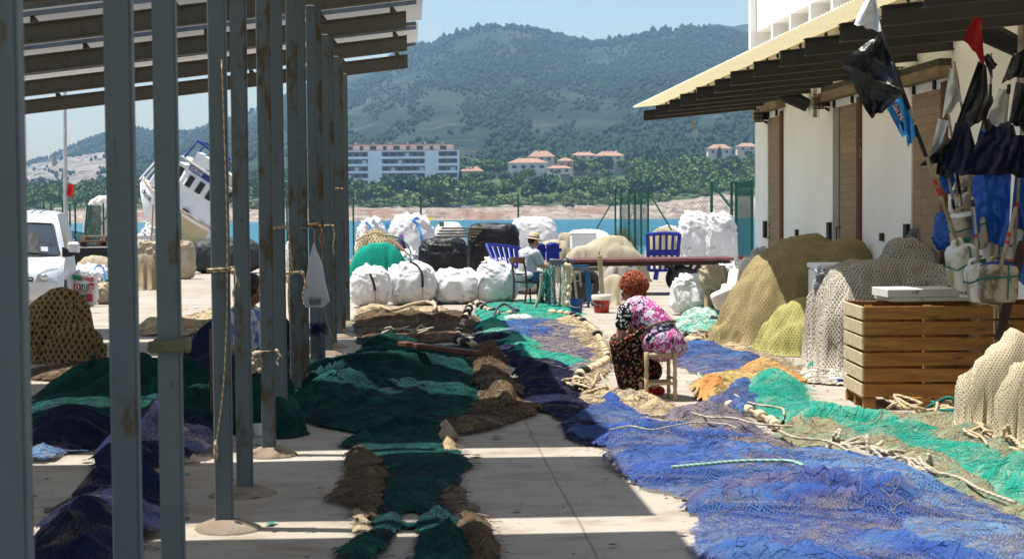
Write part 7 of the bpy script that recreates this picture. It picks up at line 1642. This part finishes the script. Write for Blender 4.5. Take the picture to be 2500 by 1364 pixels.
pale_wood = wood_grain("pale_end_pine", (.60, .49, .34, 1), (.46, .34, .20, 1), 2.0)
crate_wood = wood_grain("orange_crate_pine", (.34, .155, .032, 1), (.21, .088, .018, 1), 2.0)
def crate(org, rz, label, W=1.12, Dp=.85, n=6, gone=()):
    e = empty("slatted_crate", org, rz, label, "crate"); rs = random.Random(5); b = .10; p = .1365; th = .021
    for k in range(n):
        z = b + p * (k + .5); h = .112
        MB().box((W / 2, th / 2, z), (W, th, h), Matrix.Rotation(rad(rs.uniform(-.3, .3)), 4, 'Y'), 0, .003).build("slat", crate_wood, e); MB().box((W / 2, Dp - th / 2, z), (W, th, h), None, 0, .003).build("slat", crate_wood, e)
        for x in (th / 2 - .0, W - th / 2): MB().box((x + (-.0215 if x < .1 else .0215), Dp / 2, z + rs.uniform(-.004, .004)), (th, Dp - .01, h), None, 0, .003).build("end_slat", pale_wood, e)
    for x in (.045, W * .5, W - .055):
        for y in (.05, Dp - .05): MB().box((x, y, b + p * n / 2), (.07, .055, p * n - .01)).build("corner_post", crate_wood, e)
    for y in (.05, Dp / 2, Dp - .05):
        for x in (.05, W / 2, W - .07): MB().box((x, y, .042), (.10 if x != W / 2 else .14, .09, .082)).build("foot_block", crate_wood, e)
    for k in range(6): MB().box((.06 + (W - .12) * k / 5, Dp / 2, .092), (.11, Dp - .02, .016)).build("base_board", crate_wood, e)
    return e
C0 = G(2110, 1000)
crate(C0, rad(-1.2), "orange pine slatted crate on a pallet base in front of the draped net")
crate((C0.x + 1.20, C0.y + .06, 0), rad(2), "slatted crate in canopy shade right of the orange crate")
def white_boards():
    wm = M("flaking_white_paint", (.70, .69, .65, 1), (.60, .58, .53, 1), 3, .7, c3=(.20, .11, .06, 1), s3=6, t3=.67)
    z = .10 + .1365 * 6 + .002; a = D(2168, 735, 14.0); T0 = (a.x, 14.0, z)
    for k, (dx, w, d, h, lb) in enumerate(((.04, .80, .55, .035, "lower flaking white board lying on the orange crate"), (.0, .66, .50, .075, "upper flaking white box lid with rust stains on the orange crate"))):
        e = empty("hive_board", (T0[0] + dx, T0[1] + .02, z + .038 * k), rad(3), lb, "board"); MB().box((w / 2, d / 2, h / 2), (w, d, h), None, 0, .004).build("board", wm, e)
        MB().box((w * .35, -.004, h * .6), (.012, .006, .012)).build("nail", dark_steel, e)
white_boards()
def freezer():
    e = empty("chest_freezer", (3.50, 17.75, 0), rad(-1.5), "white chest freezer on legs almost hidden under the grey net", "freezer"); wp = M("freezer_white", (.74, .76, .78, 1), (.66, .68, .70, 1), 2, .4, 0, .4)
    MB().box((.55, .36, .64), (1.1, .72, .86), None, 0, .02).build("body", wp, e); MB().box((.55, .36, 1.105), (1.13, .75, .06), None, 0, .012).build("lid", wp, e)
    for x in (.05, 1.05):
        for y in (.05, .67): MB().box((x, y, .105), (.04, .04, .21)).build("leg", dark_steel, e)
    b = sack("grey_plastic", "crumpled grey plastic sheet between freezer and draped net", 1990, 2012, 648, 760, M("grey_film", (.16, .17, .20, 1), (.10, .11, .13, 1), 8, .35, 0, .5), .8, 110, wr=.05, cat="plastic", z0=.55, Y=17.3)
freezer()
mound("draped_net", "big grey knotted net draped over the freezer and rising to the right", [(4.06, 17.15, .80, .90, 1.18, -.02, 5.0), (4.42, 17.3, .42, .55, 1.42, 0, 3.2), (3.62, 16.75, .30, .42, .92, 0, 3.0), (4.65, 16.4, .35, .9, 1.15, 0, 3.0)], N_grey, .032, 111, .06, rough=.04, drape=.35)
net("net_hem", "pale hem of the grey net spreading on the concrete left of the crate", [(1958, 905), (1990, 885), (2040, 900), (2080, 905), (2080, 940), (2010, 938), (1965, 930)], net_mat("pale_grey_net", (.50, .47, .42, 1), (.42, .39, .34, 1), .04, .26, True, None, 1.2, floor=.6, dens=.4), .12, .01, .03, 112, .1, .3, 1.4)
# jerrycans and marker buoys
can_w = M("can_white", (.72, .71, .68, 1), (.60, .58, .53, 1), 3, .4, 0, .4, c3=(.33, .26, .17, 1), s3=4, t3=.60); can_b = M("can_blue", (.015, .028, .22, 1), None, 4, .4, 0, .4); can_t = M("can_tan", (.48, .42, .32, 1), (.32, .25, .16, 1), 4, .6, c3=(.13, .10, .06, 1), s3=5, t3=.54)
red_cap = M("cap_red", (.50, .02, .015, 1), None, 5, .4); green_cap = M("cap_green", (.01, .12, .07, 1), None, 5, .5)
def can_mesh(parent, T, w, d, h, mat, cap, shoulder=None, nm="can_body"):
    n, k = 40, 26; A, B = np.meshgrid(np.linspace(0, 2 * np.pi, n, endpoint=False), np.linspace(-np.pi / 2, np.pi / 2, k), indexing='ij'); sp = lambda x, p: np.sign(x) * np.abs(x) ** p
    X = sp(np.cos(B), .28) * sp(np.cos(A), .38) * w / 2; Y = sp(np.cos(B), .28) * sp(np.sin(A), .38) * d / 2; Z = (sp(np.sin(B), .36) + 1) / 2 * h
    X = X * (1 - .16 * np.clip(Z / h - .78, 0, 1) / .22) * (1 - .02 * np.sin(Z / h * 20)); P = np.stack([X, Y, Z], 2).reshape(-1, 3); P = np.array([T @ Vector(p) for p in P]).reshape(n, k, 3)
    b = grid_obj(nm, P, mat, parent, closed_u=True)
    if shoulder is not None:
        P2 = np.stack([X * 1.012, Y * 1.012, Z], 2)[:, 17:].reshape(-1, 3); P2 = np.array([T @ (Vector(p) + Vector((0, 0, .004))) for p in P2]).reshape(n, -1, 3); grid_obj("shoulder", P2, shoulder, b, closed_u=True)
    MB().tube(spline([T @ Vector(q) for q in ((-w * .28, 0, h * .97), (-w * .22, 0, h * 1.10), (w * .06, 0, h * 1.12), (w * .14, 0, h * .98))], 5), .016, 8).build("handle", mat, b, True)
    MB().lathe([(.026, h * .96), (.026, h * 1.03), (.032, h * 1.03), (.032, h * 1.10), (.0, h * 1.10)], 14, T @ Matrix.Translation((w * .30, 0, 0))).build("cap", cap, b)
    return b
def loose_can(px, py, Y, rx, ry, rz, label, s=1.0, cap=red_cap):
    p = D(px, py, Y); e = empty("jerrycan", p, 0, label, "jerrycan", "white jerrycans on the white bag pile"); T = Matrix.Rotation(rz, 4, 'Z') @ Matrix.Rotation(ry, 4, 'Y') @ Matrix.Rotation(rx, 4, 'X'); can_mesh(e, T @ Matrix.Translation((0, 0, -.17 * s)), .26 * s, .19 * s, .36 * s, M("can_clean_white", (.74, .74, .72, 1), (.66, .66, .64, 1), 4, .35, 0, .4), cap)
loose_can(1766, 728, 22.0, rad(20), rad(65), rad(20), "lowest white jerrycan lying before the olive heap", .95); loose_can(1796, 688, 22.2, rad(-10), rad(30), rad(50), "middle white jerrycan with a red cap leaning on the olive heap", .9); loose_can(1824, 657, 22.6, 0, rad(-50), rad(15), "topmost white jerrycan beside the grey bags", .9); loose_can(1782, 712, 22.3, rad(30), rad(100), rad(-20), "white jerrycan half hidden between two other cans", .8, M("cap_grey", (.3, .3, .32, 1)))
sack("white_sheet_heap", "white sheeting heaped high beside the cart wheel", 1638, 1762, 668, 770, white_bag, .7, 120, wr=.10, peak=.05, cat="sheeting")
sack("white_sheet_heap", "white sheeting behind the jerrycans", 1745, 1830, 645, 740, white_bag, .7, 121, wr=.12, cat="sheeting")
sack("tan_net_bundle", "tan net bundle on top of the white sheeting", 1706, 1778, 648, 696, N_tanfine, .7, 122, wr=.06, cat="fishing net", z0=.50, Y=24.6)
mound("net_tail", "tan net tail hanging down the white sheeting", [pc(1718, 1752, 672, 775, .5, 1.6)], N_tan, .03, 123, .04)
sack("grey_bag", "grey white bag pile with black straps left of the first door", 1826, 1890, 606, 690, M("greyed_bag", (.50, .48, .46, 1), (.40, .38, .36, 1), 3, .7), .7, 124, wr=.09, cat="bag", Y=23.5)
sack("grey_bag", "grey white bag leaning under the first wooden door", 1872, 1948, 600, 690, M("greyed_bag", (.50, .48, .46, 1)), .6, 125, wr=.09, cat="bag", Y=23.0)
net("froth_net", "pale green monofilament net spread below the white sheeting", [(1640, 790), (1690, 765), (1780, 770), (1815, 790), (1760, 805), (1680, 812)], net_mat("pale_green_mono", (.42, .52, .44, 1), (.10, .30, .24, 1), .04, .2, True, None, 1.6, floor=.35, dens=.48), .16, .01, .04, 126, .12, .2, 1.2)
def cloth(name, parent, o0, q, Y, mat, wave=.05, seed=0, n=14, rag=0.0):
    """flag: four picture corners (top-left, top-right, bottom-right, bottom-left), rippled in depth"""
    P = np.zeros((n, n, 3)); A = [Vector((x, y, 0)) for x, y in q]
    for i in range(n):
        for j in range(n):
            u, v = i / (n - 1), j / (n - 1); c = A[0].lerp(A[1], u).lerp(A[3].lerp(A[2], u), v)
            dx = 10 * float(pn(u * 2.5 + seed, v * 2.5)) * min(1, 4 * u * (1 - u) + rag); dy = 12 * float(pn(u * 3.1, v * 2 + seed)) * (v + rag)
            p = D(c.x + dx, c.y + dy, Y + wave * math.sin(u * 7 + v * 3 + seed) * (.4 + v) + wave * .8 * float(pn(u * 6, v * 6 + seed))) - o0; P[i, j] = p
    return grid_obj(name, P, mat, parent)
F_white = M("flag_white_film", (.66, .67, .68, 1), (.56, .57, .58, 1), 5, .35, 0, .4, bump=.4, bscale=18); F_black = M("flag_black_film", (.006, .006, .007, 1), (.012, .012, .014, 1), 8, .28, 0, .5, bump=.9, bscale=16); F_blue = M("flag_blue_film", (.02, .13, .55, 1), (.015, .09, .45, 1), 5, .4, 0, .4, bump=.4, bscale=18); F_red = M("flag_red_cloth", (.36, .006, .008, 1), (.26, .004, .006, 1), 5, .7); F_navy = M("flag_navy_film", (.008, .010, .035, 1), None, 5, .35, bump=.6, bscale=18); F_sky = M("flag_sky_blue_film", (.03, .30, .68, 1), (.02, .22, .60, 1), 6, .3, 0, .5, bump=.5, bscale=18)
pole_m = M("bamboo_pole", (.40, .35, .25, 1), (.24, .19, .12, 1), 10, .6, c3=(.10, .08, .05, 1), s3=30, t3=.62); band_r = M("red_tape", (.50, .02, .015, 1), None, 20, .5); band_b = M("black_tape", (.012, .012, .014, 1), None, 20, .5)
def buoy(label, p0, p1, Y0, Y1, can=None, bands=(), r=.016, flags=()):
    a = D(p0[0], p0[1], Y0); b = D(p1[0], p1[1], Y1); e = empty("marker_buoy", a, 0, label, "marker buoy", "marker buoys leaning by the crates"); o0 = Vector(a); d = b - a
    MB().tube([Vector((0, 0, 0)), d * .5 + Vector((.004, 0, .004)), d], [r, r * .95, r * .8], 8).build("pole", pole_m, e, True)
    for (t, w, m) in bands: MB().tube([d * (t - w / 2), d * (t + w / 2)], r * 1.12, 8).build("tape_band", m, e, True)
    for f in flags: cloth("flag", e, o0, f[0], f[1], f[2], f[3] if len(f) > 3 else .05, f[4] if len(f) > 4 else 0)
    if can is not None:
        (cx, cy, cY, w, dd, h, rx, ry, rz, mat, cap, sh) = can; c = D(cx, cy, cY) - o0; T = Matrix.Translation(c) @ Matrix.Rotation(rad(rz), 4, 'Z') @ Matrix.Rotation(rad(ry), 4, 'Y') @ Matrix.Rotation(rad(rx), 4, 'X') @ Matrix.Translation((0, 0, -h / 2))
        can_mesh(e, T, w, dd, h, mat, cap, sh, "can_float")
        lash = MB(); zz = h * .62; Q = [T @ Vector((x * w * .52, y * dd * .53, zz + .02 * x)) for x, y in ((-1, -1), (1, -1), (1, 1), (-1, 1))]; lash.tube(Q, .007, 5, closed=True); Q = [T @ Vector((x, y * dd * .54, z)) for y, z in ((-1, .02), (-1, h * .98), (1, h * .98), (1, .02)) for x in (w * .1,)]; lash.tube(Q, .007, 5); lash.build("lashing", rope_teal, e)
    return e
B1 = buoy("longest marker pole with white, black and printed blue flags leaning left", (2345, 615), (2112, -30), 13.4, 13.0, (2352, 650, 13.45, .25, .20, .40, 10, -18, 15, can_w, green_cap, None), [(.235, .03, band_r), (.27, .02, band_r), (.43, .12, band_b), (.70, .30, band_b)], .017,
     [([(2118, -20), (2136, -20), (2152, 78), (2085, 60)], 12.95, F_white, .04, 1), ([(2140, 88), (2154, 90), (2208, 225), (2052, 152)], 13.05, F_black, .06, 2), ([(2052, 152), (2208, 224), (2160, 270), (2128, 290)], 13.07, F_black, .05, 3)])
o0 = Vector(B1.location); fb = cloth("printed_flag", B1, o0, [(2200, 232), (2212, 236), (2240, 330), (2216, 360)], 13.2, F_sky, .03, 4); fb2 = cloth("printed_flag", B1, o0, [(2163, 262), (2202, 232), (2226, 345), (2200, 330)], 13.18, F_sky, .03, 5)
cloth("printed_band", fb2, Vector((0, 0, 0)) + o0, [(2178, 256), (2186, 250), (2206, 292), (2200, 298)], 13.14, M("print_dark_red", (.22, .01, .03, 1)), .0, 5, 4); cloth("printed_shape", fb2, o0, [(2196, 296), (2207, 300), (2208, 322), (2202, 316)], 13.14, M("print_navy", (.01, .015, .06, 1)), .0, 6, 4)
text("San Mi", .055, white_paint, fb2, Matrix.Translation(D(2192, 274, 13.11) - o0) @ Matrix.Rotation(rad(62), 4, 'Y') @ XZ, "lettering", .001)
buoy("marker pole with a small sharp blue flag and tattered black cloth", (2360, 600), (2316, 280), 14.0, 13.9, None, [(.5, .2, band_b)], .014, [([(2320, 398), (2334, 440), (2318, 476), (2290, 440)], 13.85, F_blue, .02, 7), ([(2315, 335), (2335, 352), (2330, 400), (2244, 405)], 13.8, F_black, .05, 8), ([(2290, 290), (2316, 295), (2300, 350), (2270, 385)], 13.92, F_white, .03, 9)])
buoy("marker pole carrying the red flag above a big black flag", (2430, 620), (2387, 22), 14.3, 14.2, None, [(.6, .3, band_b)], .014, [([(2384, 26), (2394, 30), (2404, 160), (2350, 98)], 14.1, F_red, .03, 10), ([(2388, 150), (2408, 160), (2418, 285), (2322, 335)], 14.15, F_black, .06, 11), ([(2400, 140), (2412, 130), (2436, 158), (2420, 190)], 14.2, F_black, .03, 12)])
buoy("marker pole with a ragged white strip left of the big black flag", (2400, 600), (2330, 150), 14.6, 14.5, (2362, 480, 14.4, .24, .18, .40, 0, 12, 20, can_t, band_b, None), [(.9, .1, band_r)], .013, [([(2318, 165), (2334, 172), (2350, 250), (2300, 290)], 14.45, F_white, .04, 13)])
buoy("marker pole with grey white flag and wide black flag at the right", (2420, 640), (2464, 205), 13.9, 13.8, (2427, 600, 14.0, .24, .19, .36, 0, 4, -5, can_w, can_w, None), [(.28, .05, band_r), (.18, .03, band_r), (.42, .1, band_b), (.97, .05, band_b)], .016, [([(2440, 215), (2462, 222), (2452, 320), (2408, 290)], 13.85, F_white, .03, 14), ([(2440, 300), (2475, 305), (2496, 395), (2430, 430)], 13.75, F_black, .05, 15), ([(2392, 330), (2470, 292), (2462, 425), (2345, 430)], 13.6, F_navy, .06, 16)])
buoy("marker pole with hanging navy and blue flags in the middle of the cluster", (2390, 640), (2352, 300), 13.8, 13.7, (2363, 565, 13.7, .29, .22, .34, 0, -8, 10, can_t, can_w, can_w), [(.3, .04, band_r)], .013, [([(2332, 300), (2366, 300), (2400, 430), (2305, 420)], 13.65, F_navy, .05, 17), ([(2392, 320), (2410, 318), (2422, 350), (2380, 372)], 13.9, F_blue, .03, 18)])
buoy("short striped pole on the blue shouldered can at the front", (2442, 655), (2480, 505), 12.9, 12.95, (2437, 690, 13.0, .29, .23, .34, -6, 5, 8, can_t, M("cap_pink", (.45, .12, .13, 1)), can_b), [(.55, .05, band_r), (.42, .04, band_r)], .02, [])
buoy("striped pole rising from the small can between two large cans", (2388, 640), (2374, 480), 13.1, 13.15, (2390, 690, 13.15, .20, .18, .32, 0, -10, 0, can_w, green_cap, None), [(.4, .05, band_r), (.9, .1, band_b)], .014, [])
buoy("dark flagged pole at the upper right edge", (2520, 500), (2478, 130), 14.0, 13.9, None, [], .014, [([(2470, 140), (2500, 120), (2512, 180), (2445, 205)], 13.85, F_black, .04, 19)])
buoy("marker pole half hidden behind the wide navy flag, with a black rag high up", (2410, 630), (2420, 130), 14.8, 14.7, None, [(.8, .1, band_b)], .013, [([(2412, 240), (2424, 235), (2440, 330), (2385, 345)], 14.65, F_black, .05, 31), ([(2404, 345), (2424, 340), (2450, 430), (2380, 420)], 14.6, F_navy, .06, 32)])
buoy("marker pole at the right edge with long blue and black rags", (2475, 640), (2500, 190), 13.7, 13.6, (2478, 610, 13.9, .25, .2, .38, 0, 5, 10, can_w, can_t, None), [(.3, .05, band_r)], .015, [([(2480, 200), (2502, 205), (2515, 330), (2462, 300)], 13.55, F_black, .05, 33), ([(2475, 330), (2500, 330), (2520, 440), (2450, 420)], 13.5, F_navy, .06, 34)])
buoy("marker pole leaning over the big tan can with a small black rag", (2345, 590), (2300, 360), 13.9, 13.8, (2372, 520, 14.1, .26, .2, .36, 0, 14, -10, can_t, band_b, None), [(.4, .1, band_b)], .013, [([(2296, 362), (2312, 366), (2330, 440), (2285, 425)], 13.75, F_black, .04, 35)])
def blue_tarp():
    e = empty("blue_tarp", D(2430, 400, 14.2), 0, "crumpled bright blue plastic tarpaulin hanging behind the buoys", "tarpaulin"); o0 = Vector(e.location)
    cloth("sheet", e, o0, [(2374, 430), (2470, 420), (2462, 610), (2372, 575)], 13.62, F_blue, .10, 21, 22, .4)
    e = empty("blue_tarp", D(2490, 560, 13.6), 0, "blue plastic sheet hanging at the right edge beside the striped pole", "tarpaulin"); o0 = Vector(e.location)
    cloth("sheet", e, o0, [(2478, 430), (2520, 420), (2530, 720), (2455, 660)], 13.8, F_blue, .08, 23, 22, .4)
    e = empty("leaning_boards", D(2450, 800, 12.6), 0, "dark brown board leaning against the shaded crate", "board"); o0 = Vector(e.location)
    a = D(2438, 830, 12.9) - o0; b = D(2498, 590, 13.0) - o0; MB().tube([a, b], .045, 4).build("board", M("dark_board", (.05, .025, .015, 1), None, 4, .8), e)
    sack("blue_bag", "small blue bag with black straps in front of the third door", 2280, 2330, 520, 580, F_blue, .6, 130, wr=.05, cat="bag", z0=1.30, Y=17.0)
    sack("dark_bundle", "grey cloth bundle behind the draped net by the wall", 2208, 2262, 560, 640, M("grey_cloth", (.20, .21, .23, 1), None, 5, .8), .7, 131, wr=.06, cat="bundle", Y=18.2)
blue_tarp()

def litter():
    """net scraps, leaves and crumbs strewn over the concrete"""
    rs = np.random.RandomState(12); n = 900; l = rs.uniform(-5.5, 5.0, n); s_ = rs.uniform(6.5, 30, n); V = []; Q = []; mi = []
    for i in range(n):
        p = RF(l[i], s_[i]); a = rs.uniform(0, 6.3); r = rs.uniform(.008, .035) * (1 if rs.rand() < .9 else 2.2); o = len(V)
        for k in range(4): q = a + k * 1.57 + rs.uniform(-.4, .4); V.append((p.x + r * math.cos(q) * (.4 if k % 2 else 1), p.y + r * math.sin(q), .006 + rs.uniform(0, .012)))
        Q.append((o, o + 1, o + 2, o + 3)); mi.append(int(rs.choice([0, 0, 0, 1, 1, 2, 3])))
    ms = [M("litter_brown", (.10, .065, .04, 1)), M("litter_grey", (.10, .095, .09, 1)), M("litter_teal", (.02, .16, .12, 1)), M("litter_pale", (.50, .47, .42, 1))]
    tag(fast_mesh("net_scraps", V, Q, ms, None, mi), "small net scraps and crumbs strewn over the concrete", "litter", kind="stuff")
litter()
def haze():
    b = MB().box((0, 1730, 208), (4700, 3560, 424))
    m = bpy.data.materials.new("haze"); m.use_nodes = True; nt = m.node_tree
    for n in list(nt.nodes):
        if n.type != 'OUTPUT_MATERIAL': nt.nodes.remove(n)
    v = nt.nodes.new("ShaderNodeVolumePrincipled"); v.inputs["Color"].default_value = (.47, .68, .95, 1); v.inputs["Density"].default_value = HAZE
    v.inputs["Anisotropy"].default_value = 0.0
    nt.links.new(v.outputs[0], nt.nodes["Material Output"].inputs["Volume"])
    o = b.build("haze", m); tag(o, "pale blue sea haze filling the air over the bay", "haze", kind="stuff")
HAZE = 0.00013
haze()
